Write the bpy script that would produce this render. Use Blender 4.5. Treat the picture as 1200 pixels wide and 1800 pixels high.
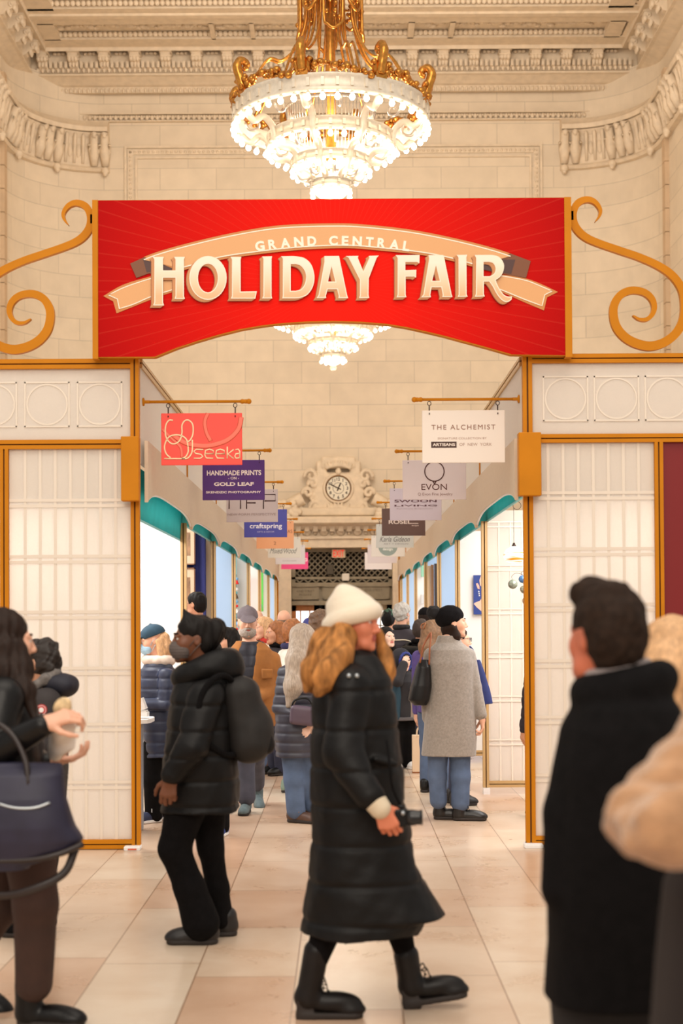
import bpy, math, random
import numpy as np
from mathutils import Vector, Matrix, noise

SC = bpy.context.scene
COL = SC.collection
for _o in list(bpy.data.objects):
    bpy.data.objects.remove(_o)
random.seed(7)
PI = math.pi

# ------------------------------------------------------------------ camera
F = 2500.0                      # focal length in pixels of the 1200x1800 frame (50 mm lens)
CAM_H = 1.6
PITCH, ROLL = math.radians(1.0), math.radians(-0.33)
SHIFT = 1090 - 900 - F * math.tan(PITCH)
RC = (Matrix.Rotation(PI / 2 + PITCH, 3, 'X') @ Matrix.Rotation(ROLL, 3, 'Z'))
cd = bpy.data.cameras.new('camera')
cd.sensor_fit = 'VERTICAL'
cd.sensor_height = 36.0
cd.sensor_width = 24.0
cd.lens = 50.0
cd.shift_y = SHIFT / 1800.0
cd.clip_end = 200
cd.dof.use_dof = True
cd.dof.focus_distance = 13.0
cd.dof.aperture_fstop = 2.4
cam = bpy.data.objects.new('camera', cd)
cam.matrix_world = Matrix.Translation((0, 0, CAM_H)) @ RC.to_4x4()
COL.objects.link(cam)
SC.camera = cam


def P(px, py, Y):
    """world point that the photograph shows at pixel (px, py), at the distance Y from the camera"""
    d = RC @ Vector(((px - 600) / F, (900 - py + SHIFT) / F, -1.0))
    t = Y / d.y
    return Vector((d.x * t, Y, CAM_H + d.z * t))


# ------------------------------------------------------------------ world, lights, exposure
SC.view_settings.view_transform = 'Standard'
SC.view_settings.look = 'None'
SC.view_settings.exposure = 0.60
SC.view_settings.gamma = 1.0
SC.view_settings.use_curve_mapping = False
W = bpy.data.worlds.new('hall_air')
SC.world = W
W.use_nodes = True
W.node_tree.nodes['Background'].inputs[0].default_value = (1.0, 0.94, 0.87, 1)
W.node_tree.nodes['Background'].inputs[1].default_value = 0.40
try:
    SC.cycles.max_bounces = 6
    SC.cycles.diffuse_bounces = 3
    SC.cycles.glossy_bounces = 3
    SC.cycles.transmission_bounces = 4
    SC.cycles.caustics_reflective = False
    SC.cycles.caustics_refractive = False
    SC.cycles.sample_clamp_indirect = 4.0
    SC.cycles.use_denoising = True
except Exception:
    pass


def area_light(name, loc, target, size, power, color, size_y=None):
    l = bpy.data.lights.new(name, 'AREA')
    l.shape = 'RECTANGLE'
    l.size, l.size_y = size, size_y or size
    l.energy = power
    l.color = color
    o = bpy.data.objects.new(name, l)
    o.location = loc
    o.rotation_euler = (Vector(target) - Vector(loc)).to_track_quat('-Z', 'Y').to_euler()
    COL.objects.link(o)
    return o


WARM = (1.0, 0.89, 0.76)
area_light('hall_fill', (0, 3.0, 14.0), (0, 8, 0), 12, 700, WARM, 9)  # added overhead room fill, stands in for the hall's chandeliers
area_light('hall_fill', (-1.0, -7, 9.0), (0, 12, 2.5), 8, 720, WARM, 5)  # added front fill behind the camera, brightens banner and booth fronts
area_light('hall_fill', (0, 22, 13.0), (0, 34, 9.0), 9, 450, WARM, 5)  # added fill lamp aimed at the far wall to brighten it

# ------------------------------------------------------------------ materials
MATS = {}


def lin(c):
    out = []
    for v in c[:3]:
        v = v / 255.0
        out.append(v / 12.92 if v <= 0.04045 else ((v + 0.055) / 1.055) ** 2.4)
    return tuple(out) + (1.0,)


def mat(name, rgb, rough=0.6, metal=0.0, var=0.0, vscale=20.0, bump=0.0, bscale=60.0, emit=0.0, spec=0.5, stretch=(1, 1, 1), sheen=0.0, sampled=False):
    """procedural principled material; var mixes two tones by noise, bump is a noise bump"""
    if name in MATS:
        return MATS[name]
    m = bpy.data.materials.new(name)
    m.use_nodes = True
    nt = m.node_tree
    b = nt.nodes['Principled BSDF']
    c = lin(rgb)
    b.inputs['Base Color'].default_value = c
    b.inputs['Roughness'].default_value = rough
    b.inputs['Metallic'].default_value = metal
    b.inputs['Specular IOR Level'].default_value = spec
    if sheen:
        b.inputs['Sheen Weight'].default_value = sheen
    tc = nt.nodes.new('ShaderNodeTexCoord')
    mp = nt.nodes.new('ShaderNodeMapping')
    mp.inputs['Scale'].default_value = stretch
    nt.links.new(tc.outputs['Object'], mp.inputs[0])
    if var:
        n = nt.nodes.new('ShaderNodeTexNoise')
        n.inputs['Scale'].default_value = vscale
        n.inputs['Detail'].default_value = 4
        r = nt.nodes.new('ShaderNodeValToRGB')
        r.color_ramp.elements[0].position = 0.3
        r.color_ramp.elements[1].position = 0.7
        r.color_ramp.elements[0].color = tuple(max(0, v * (1 - var)) for v in c[:3]) + (1,)
        r.color_ramp.elements[1].color = tuple(min(1, v * (1 + var)) for v in c[:3]) + (1,)
        nt.links.new(mp.outputs[0], n.inputs['Vector'])
        nt.links.new(n.outputs[0], r.inputs[0])
        nt.links.new(r.outputs[0], b.inputs['Base Color'])
    if bump:
        n2 = nt.nodes.new('ShaderNodeTexNoise')
        n2.inputs['Scale'].default_value = bscale
        n2.inputs['Detail'].default_value = 3
        bp = nt.nodes.new('ShaderNodeBump')
        bp.inputs['Strength'].default_value = bump
        bp.inputs['Distance'].default_value = 0.01
        nt.links.new(mp.outputs[0], n2.inputs['Vector'])
        nt.links.new(n2.outputs[0], bp.inputs['Height'])
        nt.links.new(bp.outputs[0], b.inputs['Normal'])
    if emit:
        b.inputs['Emission Color'].default_value = c
        b.inputs['Emission Strength'].default_value = emit
        try:
            m.cycles.emission_sampling = 'AUTO' if sampled else 'NONE'
        except Exception:
            pass
    MATS[name] = m
    return m


def nodes_of(m):
    nt = m.node_tree
    return nt, nt.nodes['Principled BSDF']


# ------------------------------------------------------------------ objects
def tag(o, label=None, cat=None, group=None, kind=None):
    if label: o['label'] = label
    if cat: o['category'] = cat
    if group: o['group'] = group
    if kind: o['kind'] = kind
    return o


def empty(name, loc, label=None, cat=None, group=None):
    o = bpy.data.objects.new(name, None)
    o.empty_display_size = 0.1
    o.location = loc
    COL.objects.link(o)
    return tag(o, label, cat, group)


def link(name, me, m=None, parent=None, loc=None):
    o = bpy.data.objects.new(name, me)
    if m is not None and not me.materials:
        for k in (m if isinstance(m, (list, tuple)) else [m]):
            me.materials.append(k)
    COL.objects.link(o)
    if loc is not None:
        o.location = loc
    if parent is not None:
        o.parent = parent
    return o


def copy_tree(o, parent=None):
    c = o.copy()
    COL.objects.link(c)
    if parent is not None:
        c.parent = parent
    for ch in [x for x in KIDS.get(o.name, [])]:
        copy_tree(ch, c)
    return c


KIDS = {}


def note_kids():
    KIDS.clear()
    for o in bpy.data.objects:
        if o.parent:
            KIDS.setdefault(o.parent.name, []).append(o)


class MB:
    """collects simple solids into one mesh"""

    def __init__(s):
        s.v, s.f, s.m, s.sm = [], [], [], []
        s.cur, s.smooth = 0, False

    def add(s, vs, fs, smooth=None):
        n = len(s.v)
        s.v += [tuple(x) for x in vs]
        for f in fs:
            s.f.append(tuple(i + n for i in f))
            s.m.append(s.cur)
            s.sm.append(s.smooth if smooth is None else smooth)
        return s

    def box(s, lo, hi, rot=None, piv=None):
        x0, y0, z0 = lo
        x1, y1, z1 = hi
        vs = [Vector(q) for q in ((x0, y0, z0), (x1, y0, z0), (x1, y1, z0), (x0, y1, z0), (x0, y0, z1), (x1, y0, z1), (x1, y1, z1), (x0, y1, z1))]
        if rot is not None:
            pv = Vector(piv) if piv is not None else sum(vs, Vector()) / 8
            vs = [rot @ (q - pv) + pv for q in vs]
        return s.add(vs, [(0, 3, 2, 1), (4, 5, 6, 7), (0, 1, 5, 4), (1, 2, 6, 5), (2, 3, 7, 6), (3, 0, 4, 7)], False)

    def bbox(s, lo, hi, b=0.004):
        """box with chamfered vertical and horizontal edges (three crossing slabs hull)"""
        x0, y0, z0 = lo
        x1, y1, z1 = hi
        b = min(b, (x1 - x0) / 3, (y1 - y0) / 3, (z1 - z0) / 3)
        pts = []
        ring = lambda z, i: [(x0 + i, y0 + i + b, z), (x0 + i + b, y0 + i, z), (x1 - i - b, y0 + i, z), (x1 - i, y0 + i + b, z), (x1 - i, y1 - i - b, z), (x1 - i - b, y1 - i, z), (x0 + i + b, y1 - i, z), (x0 + i, y1 - i - b, z)]
        rs = [ring(z0, b * .6), ring(z0 + b, 0), ring(z1 - b, 0), ring(z1, b * .6)]
        for r in rs: pts += r
        fs = [tuple(reversed(range(8))), tuple(range(24, 32))]
        for k in range(3):
            for i in range(8):
                j = (i + 1) % 8
                fs.append((k * 8 + i, k * 8 + j, k * 8 + 8 + j, k * 8 + 8 + i))
        return s.add(pts, fs, False)

    def tube(s, pts, r, n=8, closed=False, cap=True, smooth=True, flat=None):
        """swept tube; r number or list; flat=(nx,ny,nz),k squashes along a direction"""
        pts = [Vector(p) for p in pts]
        N = len(pts)
        rr = [r] * N if not hasattr(r, '__len__') else r
        vs, fs = [], []
        up = None
        for i in range(N):
            a = pts[(i - 1) % N] if (closed or i > 0) else pts[i]
            b = pts[(i + 1) % N] if (closed or i < N - 1) else pts[i]
            t = (b - a)
            if t.length < 1e-9: t = Vector((0, 0, 1))
            t.normalize()
            if up is None:
                up = Vector((0, 0, 1)) if abs(t.z) < 0.9 else Vector((1, 0, 0))
            u = (up - t * up.dot(t))
            if u.length < 1e-6: u = t.orthogonal()
            u.normalize()
            up = u
            w = t.cross(u)
            for k in range(n):
                ang = 2 * PI * k / n
                o = (u * math.cos(ang) + w * math.sin(ang)) * rr[i]
                if flat is not None:
                    fd = Vector(flat[0])
                    o = o - fd * o.dot(fd) * (1 - flat[1])
                vs.append(pts[i] + o)
        M = N if closed else N - 1
        for i in range(M):
            for k in range(n):
                a, b = i * n + k, i * n + (k + 1) % n
                c, d = ((i + 1) % N) * n + (k + 1) % n, ((i + 1) % N) * n + k
                fs.append((a, b, c, d))
        if cap and not closed:
            fs.append(tuple(reversed(range(n))))
            fs.append(tuple((N - 1) * n + k for k in range(n)))
        return s.add(vs, fs, smooth)

    def cyl(s, a, b, r0, r1=None, n=12, smooth=True):
        return s.tube([a, b], [r0, r0 if r1 is None else r1], n, smooth=smooth)

    def lathe(s, prof, c=(0, 0, 0), n=24, axis='Z', smooth=True, a0=0, a1=2 * PI):
        """prof list of (radius, height)"""
        vs, fs = [], []
        full = abs(a1 - a0 - 2 * PI) < 1e-6
        m = n if full else n + 1
        for (r, h) in prof:
            for k in range(m):
                a = a0 + (a1 - a0) * k / n
                if axis == 'Z': q = (c[0] + r * math.cos(a), c[1] + r * math.sin(a), c[2] + h)
                else: q = (c[0] + r * math.cos(a), c[1] - h, c[2] + r * math.sin(a))
                vs.append(q)
        for i in range(len(prof) - 1):
            for k in range(n):
                a, b = i * m + k, i * m + (k + 1) % m
                fs.append((a, b, b + m, a + m))
        return s.add(vs, fs, smooth)

    def ball(s, c, r, n=10, sc=(1, 1, 1)):
        prof = []
        k = max(4, n // 2)
        vs, fs = [], []
        for i in range(k + 1):
            th = PI * i / k
            for j in range(n):
                ph = 2 * PI * j / n
                vs.append((c[0] + r * sc[0] * math.sin(th) * math.cos(ph), c[1] + r * sc[1] * math.sin(th) * math.sin(ph), c[2] - r * sc[2] * math.cos(th)))
        for i in range(k):
            for j in range(n):
                a, b = i * n + j, i * n + (j + 1) % n
                fs.append((a, b, b + n, a + n))
        return s.add(vs, fs, True)

    def prism(s, poly, axis, a, b, smooth=False):
        """poly of 2D points extruded along axis from a to b (axis X: (y,z); Y: (x,z); Z: (x,y)); convex or sweep profile"""
        n = len(poly)
        mk = {'X': lambda p, t: (t, p[0], p[1]), 'Y': lambda p, t: (p[0], t, p[1]), 'Z': lambda p, t: (p[0], p[1], t)}[axis]
        vs = [mk(p, a) for p in poly] + [mk(p, b) for p in poly]
        fs = [tuple(range(n)), tuple(reversed(range(n, 2 * n)))]
        for i in range(n):
            j = (i + 1) % n
            fs.append((i, i + n, j + n, j))
        return s.add(vs, fs, smooth)

    def mesh(s, name):
        me = bpy.data.meshes.new(name)
        me.from_pydata(s.v, [], s.f)
        me.polygons.foreach_set('use_smooth', s.sm)
        me.polygons.foreach_set('material_index', s.m)
        import bmesh
        bm = bmesh.new()
        bm.from_mesh(me)
        bmesh.ops.recalc_face_normals(bm, faces=bm.faces)
        bm.to_mesh(me)
        bm.free()
        return me

    def build(s, name, m, parent=None, loc=None):
        me = s.mesh(name)
        return link(name, me, m, parent, loc)


def curve_mesh(name, loops, off=0.0, ext=0.001):
    """filled 2D outlines with holes, in the x,y plane of the curve; returns mesh"""
    cu = bpy.data.curves.new(name, 'CURVE')
    cu.dimensions = '2D'
    cu.fill_mode = 'BOTH'
    cu.extrude = ext
    cu.offset = off
    for lp in loops:
        sp = cu.splines.new('POLY')
        sp.points.add(len(lp) - 1)
        for i, q in enumerate(lp):
            sp.points[i].co = (q[0], q[1], 0, 1)
        sp.use_cyclic_u = True
    o = bpy.data.objects.new(name, cu)
    COL.objects.link(o)
    dg = bpy.context.evaluated_depsgraph_get()
    me = bpy.data.meshes.new_from_object(o.evaluated_get(dg))
    bpy.data.objects.remove(o)
    bpy.data.curves.remove(cu)
    me.name = name
    me.materials.clear()
    return me


def text_mesh(name, txt, bold=0.0, spacing=1.0, shear=0.0, ext=0.0):
    cu = bpy.data.curves.new(name, 'FONT')
    cu.body = txt
    cu.size = 1.0
    cu.space_character = spacing
    cu.shear = shear
    cu.offset = bold
    cu.extrude = ext
    cu.resolution_u = 4
    cu.align_x = 'LEFT'
    o = bpy.data.objects.new(name, cu)
    COL.objects.link(o)
    dg = bpy.context.evaluated_depsgraph_get()
    me = bpy.data.meshes.new_from_object(o.evaluated_get(dg))
    bpy.data.objects.remove(o)
    bpy.data.curves.remove(cu)
    me.name = name
    me.materials.clear()
    return me


def co_of(me):
    a = np.empty(len(me.vertices) * 3, np.float32)
    me.vertices.foreach_get('co', a)
    return a.reshape(-1, 3).astype(np.float64)


def set_co(me, a):
    me.vertices.foreach_set('co', a.astype(np.float32).ravel())
    me.update()


def text_fit(name, txt, x0, x1, z0, z1, Y, m, parent, bold=0.0, spacing=1.0, shear=0.0, org=(0, 0, 0), thick=0.0015, keep=False):
    """flat lettering facing the camera side (-Y), fitted to the rectangle x0..x1, z0..z1 at the distance Y; relative to org"""
    me = text_mesh(name, txt, bold, spacing, shear, 0.5)
    a = co_of(me)
    lo, hi = a.min(0), a.max(0)
    sx = (x1 - x0) / (hi[0] - lo[0])
    sz = (z1 - z0) / (hi[1] - lo[1])
    out = np.empty_like(a)
    out[:, 0] = x0 + (a[:, 0] - lo[0]) * sx - org[0]
    out[:, 2] = z0 + (a[:, 1] - lo[1]) * sz - org[2]
    out[:, 1] = Y - a[:, 2] * thick - org[1]
    set_co(me, out)
    return link(name, me, m, parent)


def catmull(pts, n=6, closed=False):
    pts = [Vector(p) for p in pts]
    out = []
    N = len(pts)
    for i in range(N if closed else N - 1):
        p1, p2 = pts[i], pts[(i + 1) % N]
        p0 = pts[i - 1] if (i > 0 or closed) else p1 * 2 - p2
        p3 = pts[(i + 2) % N] if (i + 2 < N or closed) else p2 * 2 - p1
        for k in range(n):
            t = k / n
            out.append(0.5 * ((2 * p1) + (p2 - p0) * t + (2 * p0 - 5 * p1 + 4 * p2 - p3) * t * t + (3 * p1 - 3 * p2 + p3 - p0) * t ** 3))
    if not closed:
        out.append(pts[-1])
    return out


# ------------------------------------------------------------------ signed distance modelling (continuous organic surfaces)
QUALITY = 1.0


def rotm(yaw=0, pitch=0, roll=0):
    """3x3: yaw about Z (0 faces the camera, +90 faces picture right), pitch>0 looks down, roll tilts"""
    return np.array(Matrix.Rotation(math.radians(yaw), 3, 'Z') @ Matrix.Rotation(math.radians(pitch), 3, 'X') @ Matrix.Rotation(math.radians(roll), 3, 'Y'))


class SDF:
    def __init__(s):
        s.ops = []
        s.disp = None

    def _add(s, lo, hi, fn, k, sub):
        s.ops.append((np.array(lo, float), np.array(hi, float), fn, k, sub))
        return s

    def cone(s, a, b, ra, rb=None, k=0.02, sub=False):
        a, b = np.array(a, float), np.array(b, float)
        rb = ra if rb is None else rb
        ab = b - a
        L2 = max(float(ab @ ab), 1e-12)

        def fn(X, Y, Z):
            x, y, z = X - a[0], Y - a[1], Z - a[2]
            t = np.clip((x * ab[0] + y * ab[1] + z * ab[2]) / L2, 0, 1)
            return np.sqrt((x - t * ab[0]) ** 2 + (y - t * ab[1]) ** 2 + (z - t * ab[2]) ** 2) - (ra + (rb - ra) * t)
        R = max(ra, rb)
        return s._add(np.minimum(a, b) - R, np.maximum(a, b) + R, fn, k, sub)

    def chain(s, pts, rs, k=0.02, sub=False):
        for i in range(len(pts) - 1):
            s.cone(pts[i], pts[i + 1], rs[i], rs[i + 1], k, sub)
        return s

    def ell(s, c, r, R=None, k=0.02, sub=False):
        c, r = np.array(c, float), np.array(r, float)
        M = np.eye(3) if R is None else np.array(R).T

        def fn(X, Y, Z):
            x, y, z = X - c[0], Y - c[1], Z - c[2]
            u = (M[0, 0] * x + M[0, 1] * y + M[0, 2] * z) / r[0]
            v = (M[1, 0] * x + M[1, 1] * y + M[1, 2] * z) / r[1]
            w = (M[2, 0] * x + M[2, 1] * y + M[2, 2] * z) / r[2]
            k0 = np.sqrt(u * u + v * v + w * w)
            k1 = np.sqrt((u / r[0]) ** 2 + (v / r[1]) ** 2 + (w / r[2]) ** 2)
            return k0 * (k0 - 1) / np.maximum(k1, 1e-6)
        m = r.max()
        e = np.abs(M.T) @ r
        return s._add(c - e, c + e, fn, k, sub)

    def box(s, c, half, R=None, rnd=0.01, k=0.01, sub=False):
        c, h = np.array(c, float), np.array(half, float) - rnd
        M = np.eye(3) if R is None else np.array(R).T

        def fn(X, Y, Z):
            x, y, z = X - c[0], Y - c[1], Z - c[2]
            q = [np.abs(M[i, 0] * x + M[i, 1] * y + M[i, 2] * z) - h[i] for i in range(3)]
            o = np.sqrt(sum(np.maximum(t, 0) ** 2 for t in q))
            return o + np.minimum(np.maximum(np.maximum(q[0], q[1]), q[2]), 0) - rnd
        e = np.abs(M.T) @ (h + rnd)
        return s._add(c - e, c + e, fn, k, sub)

    def loft(s, rows, k=0.03, sub=False, cap=0.0, p=2.0):
        """rows (z, cx, cy, rx, ry)"""
        rows = sorted(rows)
        A = np.array(rows, float)

        def fn(X, Y, Z):
            zc = np.clip(Z, A[0, 0], A[-1, 0])
            cx, cy, rx, ry = (np.interp(zc, A[:, 0], A[:, i]) for i in (1, 2, 3, 4))
            u, v = np.abs(X - cx) / rx, np.abs(Y - cy) / ry
            if p == 2.0:
                k0 = np.sqrt(u * u + v * v)
            else:
                k0 = (u ** p + v ** p) ** (1 / p)
            k1 = np.sqrt((u / rx) ** 2 + (v / ry) ** 2)
            d = k0 * (k0 - 1) / np.maximum(k1, 1e-4)
            d = np.where(k0 < 0.3, -np.minimum(rx, ry) * 0.7, d)
            return np.maximum(d, np.maximum(Z - A[-1, 0], A[0, 0] - Z))
        lo = [(A[:, 1] - A[:, 3]).min(), (A[:, 2] - A[:, 4]).min(), A[0, 0]]
        hi = [(A[:, 1] + A[:, 3]).max(), (A[:, 2] + A[:, 4]).max(), A[-1, 0]]
        return s._add(lo, hi, fn, k, sub)

    def cut(s, n, d):
        """remove everything where p.n > d"""
        n = np.array(n, float)
        return s._add([-99] * 3, [99] * 3, lambda X, Y, Z: d - (X * n[0] + Y * n[1] + Z * n[2]), 1e-4, True)

    def mesh(s, name, h):
        h = h * QUALITY
        pos = [o for o in s.ops if not o[4]]
        lo = np.min([o[0] for o in pos], 0) - 0.03 - 2 * h
        hi = np.max([o[1] for o in pos], 0) + 0.03 + 2 * h
        n = np.ceil((hi - lo) / h).astype(int) + 1
        ax = [(lo[i] + h * np.arange(n[i])).astype(np.float32) for i in range(3)]
        f = np.full(tuple(n), 0.5, np.float32)
        for (a, b, fn, k, sub) in s.ops:
            mg = k + 3 * h + 0.012
            i0 = np.maximum(((a - mg - lo) / h).astype(int), 0)
            i1 = np.minimum(((b + mg - lo) / h).astype(int) + 2, n)
            if (i1 <= i0).any(): continue
            sl = tuple(slice(i0[i], i1[i]) for i in range(3))
            X = ax[0][sl[0]][:, None, None]
            Y = ax[1][sl[1]][None, :, None]
            Z = ax[2][sl[2]][None, None, :]
            d = fn(X, Y, Z)
            g = f[sl]
            k = max(k, 1e-4)
            if not sub:
                hh = np.maximum(k - np.abs(g - d), 0) / k
                f[sl] = np.minimum(g, d) - hh * hh * k * 0.25
            else:
                hh = np.maximum(k - np.abs(g + d), 0) / k
                f[sl] = np.maximum(g, -d) + hh * hh * k * 0.25
        if s.disp is not None:
            near = np.argwhere(np.abs(f) < 0.05)
            q = lo + near * h
            f[near[:, 0], near[:, 1], near[:, 2]] += s.disp(q).astype(np.float32)
        return nets_mesh(name, f, lo, h)


def nets_mesh(name, f, org, h):
    s = f < 0
    c = np.zeros(tuple(np.array(f.shape) - 1), np.int8)
    cr = [(i, j, k) for i in (0, 1) for j in (0, 1) for k in (0, 1)]
    nx, ny, nz = c.shape
    for (i, j, k) in cr:
        c += s[i:i + nx, j:j + ny, k:k + nz]
    act = (c > 0) & (c < 8)
    idx = np.argwhere(act)
    vid = np.full(c.shape, -1, np.int32)
    vid[act] = np.arange(len(idx))
    acc = np.zeros((len(idx), 3))
    cnt = np.zeros(len(idx))
    for a in cr:
        for ax in range(3):
            if a[ax] == 0:
                b = list(a); b[ax] = 1
                fa = f[idx[:, 0] + a[0], idx[:, 1] + a[1], idx[:, 2] + a[2]]
                fb = f[idx[:, 0] + b[0], idx[:, 1] + b[1], idx[:, 2] + b[2]]
                m = (fa < 0) != (fb < 0)
                t = fa[m] / (fa[m] - fb[m])
                p = np.repeat(np.array([a], float), m.sum(), 0)
                p[:, ax] += t
                acc[m] += p
                cnt[m] += 1
    v = org + h * (idx + acc / np.maximum(cnt, 1)[:, None])
    quads = []
    for ax in range(3):
        o1, o2 = (ax + 1) % 3, (ax + 2) % 3
        sl0 = [slice(None)] * 3; sl1 = [slice(None)] * 3
        sl0[ax] = slice(0, -1); sl1[ax] = slice(1, None)
        ch = s[tuple(sl0)] != s[tuple(sl1)]
        e = np.argwhere(ch)
        e = e[(e[:, o1] > 0) & (e[:, o2] > 0) & (e[:, o1] < c.shape[o1]) & (e[:, o2] < c.shape[o2])]
        d1 = np.zeros(3, int); d1[o1] = 1
        d2 = np.zeros(3, int); d2[o2] = 1
        g = lambda q: vid[q[:, 0], q[:, 1], q[:, 2]]
        q = np.stack([g(e - d1 - d2), g(e - d2), g(e), g(e - d1)], 1)
        ins = s[e[:, 0], e[:, 1], e[:, 2]]
        q[~ins] = q[~ins][:, ::-1]
        quads.append(q)
    q = np.concatenate(quads)
    q = q[(q >= 0).all(1)]
    me = bpy.data.meshes.new(name)
    me.vertices.add(len(v))
    me.vertices.foreach_set('co', v.astype(np.float32).ravel())
    me.loops.add(4 * len(q))
    me.loops.foreach_set('vertex_index', q.astype(np.int32).ravel())
    me.polygons.add(len(q))
    me.polygons.foreach_set('loop_start', np.arange(0, 4 * len(q), 4, dtype=np.int32))
    me.polygons.foreach_set('use_smooth', np.ones(len(q), bool))
    me.update(calc_edges=True)
    me.validate()
    return me


_rs = np.random.RandomState(3)
_ND = _rs.normal(size=(24, 3))
_ND /= np.linalg.norm(_ND, axis=1)[:, None]
_NP = _rs.uniform(0, 6.28, 24)


def wob(q, freq, n=9, st=(1, 1, 1), seed=0):
    """smooth pseudo noise in about -1..1"""
    q = q * np.array(st)
    out = 0
    for i in range(n):
        j = (i + seed) % 24
        out = out + np.sin((q @ _ND[j]) * freq * (0.7 + 0.12 * i) + _NP[j])
    return out / (n ** 0.5) * 0.7
# =================================================================== the hall
WALL_Y = 34.0


def stone_mat(name, rgb, bw, bh, mortar, tint=0.05, off=0.5, bump=0.15):
    m = mat(name, rgb, 0.75)
    nt, b = nodes_of(m)
    c = lin(rgb)
    tc = nt.nodes.new('ShaderNodeTexCoord')
    sx = nt.nodes.new('ShaderNodeSeparateXYZ')
    cx = nt.nodes.new('ShaderNodeCombineXYZ')
    ad = nt.nodes.new('ShaderNodeMath'); ad.operation = 'ADD'
    nt.links.new(tc.outputs['Object'], sx.inputs[0])
    nt.links.new(sx.outputs[0], ad.inputs[0]); nt.links.new(sx.outputs[1], ad.inputs[1])
    nt.links.new(ad.outputs[0], cx.inputs[0]); nt.links.new(sx.outputs[2], cx.inputs[1])
    br = nt.nodes.new('ShaderNodeTexBrick')
    br.offset = off
    br.inputs['Scale'].default_value = 1.0
    br.inputs['Brick Width'].default_value = bw
    br.inputs['Row Height'].default_value = bh
    br.inputs['Mortar Size'].default_value = mortar
    br.inputs['Mortar Smooth'].default_value = 0.2
    br.inputs['Color1'].default_value = tuple(v * (1 - tint) for v in c[:3]) + (1,)
    br.inputs['Color2'].default_value = tuple(min(1, v * (1 + tint)) for v in c[:3]) + (1,)
    br.inputs['Mortar'].default_value = tuple(v * 0.74 for v in c[:3]) + (1,)
    nt.links.new(cx.outputs[0], br.inputs['Vector'])
    nz = nt.nodes.new('ShaderNodeTexNoise')
    nz.inputs['Scale'].default_value = 2.5; nz.inputs['Detail'].default_value = 8
    nt.links.new(tc.outputs['Object'], nz.inputs['Vector'])
    mr = nt.nodes.new('ShaderNodeMapRange')
    mr.inputs[3].default_value = 0.86; mr.inputs[4].default_value = 1.10
    nt.links.new(nz.outputs[0], mr.inputs[0])
    mx = nt.nodes.new('ShaderNodeMix'); mx.data_type = 'RGBA'; mx.blend_type = 'MULTIPLY'
    mx.inputs[0].default_value = 1.0
    nt.links.new(br.outputs[0], mx.inputs[6]); nt.links.new(mr.outputs[0], mx.inputs[7])
    nt.links.new(mx.outputs[2], b.inputs['Base Color'])
    return m


M_WALL = stone_mat('caen_stone', (227, 210, 186), 1.35, 0.52, 0.008, 0.035)
M_TRIM = mat('carved_stone', (227, 208, 182), 0.7, var=0.08, vscale=6, bump=0.25, bscale=25)
M_DARKSTONE = mat('grey_stone', (150, 138, 116), 0.75, var=0.1, vscale=8, bump=0.2, bscale=30)

# floor: marble slabs in long rows running away from the camera
fm = mat('marble_floor', (214, 192, 168), 0.28)
nt, b = nodes_of(fm)
tc = nt.nodes.new('ShaderNodeTexCoord')
mp = nt.nodes.new('ShaderNodeMapping')
mp.inputs['Rotation'].default_value = (0, 0, PI / 2)
mp.inputs['Location'].default_value = (0.3, 0.215, 0)
nt.links.new(tc.outputs['Object'], mp.inputs[0])
br = nt.nodes.new('ShaderNodeTexBrick')
br.offset = 0.37; br.offset_frequency = 3; br.squash = 1.25; br.squash_frequency = 2
br.inputs['Scale'].default_value = 1.0
br.inputs['Brick Width'].default_value = 1.02
br.inputs['Row Height'].default_value = 0.454
br.inputs['Mortar Size'].default_value = 0.0035
br.inputs['Mortar Smooth'].default_value = 0.1
br.inputs['Bias'].default_value = -0.1
br.inputs['Color1'].default_value = lin((216, 200, 180))
br.inputs['Color2'].default_value = lin((198, 164, 138))
br.inputs['Mortar'].default_value = lin((150, 120, 95))
nt.links.new(mp.outputs[0], br.inputs['Vector'])
nz = nt.nodes.new('ShaderNodeTexNoise')
nz.inputs['Scale'].default_value = 1.7; nz.inputs['Detail'].default_value = 10; nz.inputs['Roughness'].default_value = 0.62; nz.inputs['Distortion'].default_value = 0.3
nt.links.new(tc.outputs['Object'], nz.inputs['Vector'])
rp = nt.nodes.new('ShaderNodeValToRGB')
rp.color_ramp.elements[0].position = 0.35; rp.color_ramp.elements[0].color = (0.90, 0.80, 0.72, 1)
rp.color_ramp.elements[1].position = 0.62; rp.color_ramp.elements[1].color = (1.06, 1.05, 1.04, 1)
nt.links.new(nz.outputs[0], rp.inputs[0])
mx = nt.nodes.new('ShaderNodeMix'); mx.data_type = 'RGBA'; mx.blend_type = 'MULTIPLY'; mx.inputs[0].default_value = 1
nt.links.new(br.outputs[0], mx.inputs[6]); nt.links.new(rp.outputs[0], mx.inputs[7])
nt.links.new(mx.outputs[2], b.inputs['Base Color'])
rr = nt.nodes.new('ShaderNodeMapRange'); rr.inputs[3].default_value = 0.25; rr.inputs[4].default_value = 0.31
nt.links.new(nz.outputs[0], rr.inputs[0]); nt.links.new(rr.outputs[0], b.inputs['Roughness'])
mb = MB(); mb.box((-9, -4, -0.2), (9, WALL_Y + 0.6, 0.0))
tag(mb.build('floor', fm), kind='structure')

# plan line of the far wall with its two concave corners
XC, RCN, XS = 5.5, 2.0, 7.5
CX0 = -0.1


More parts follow.
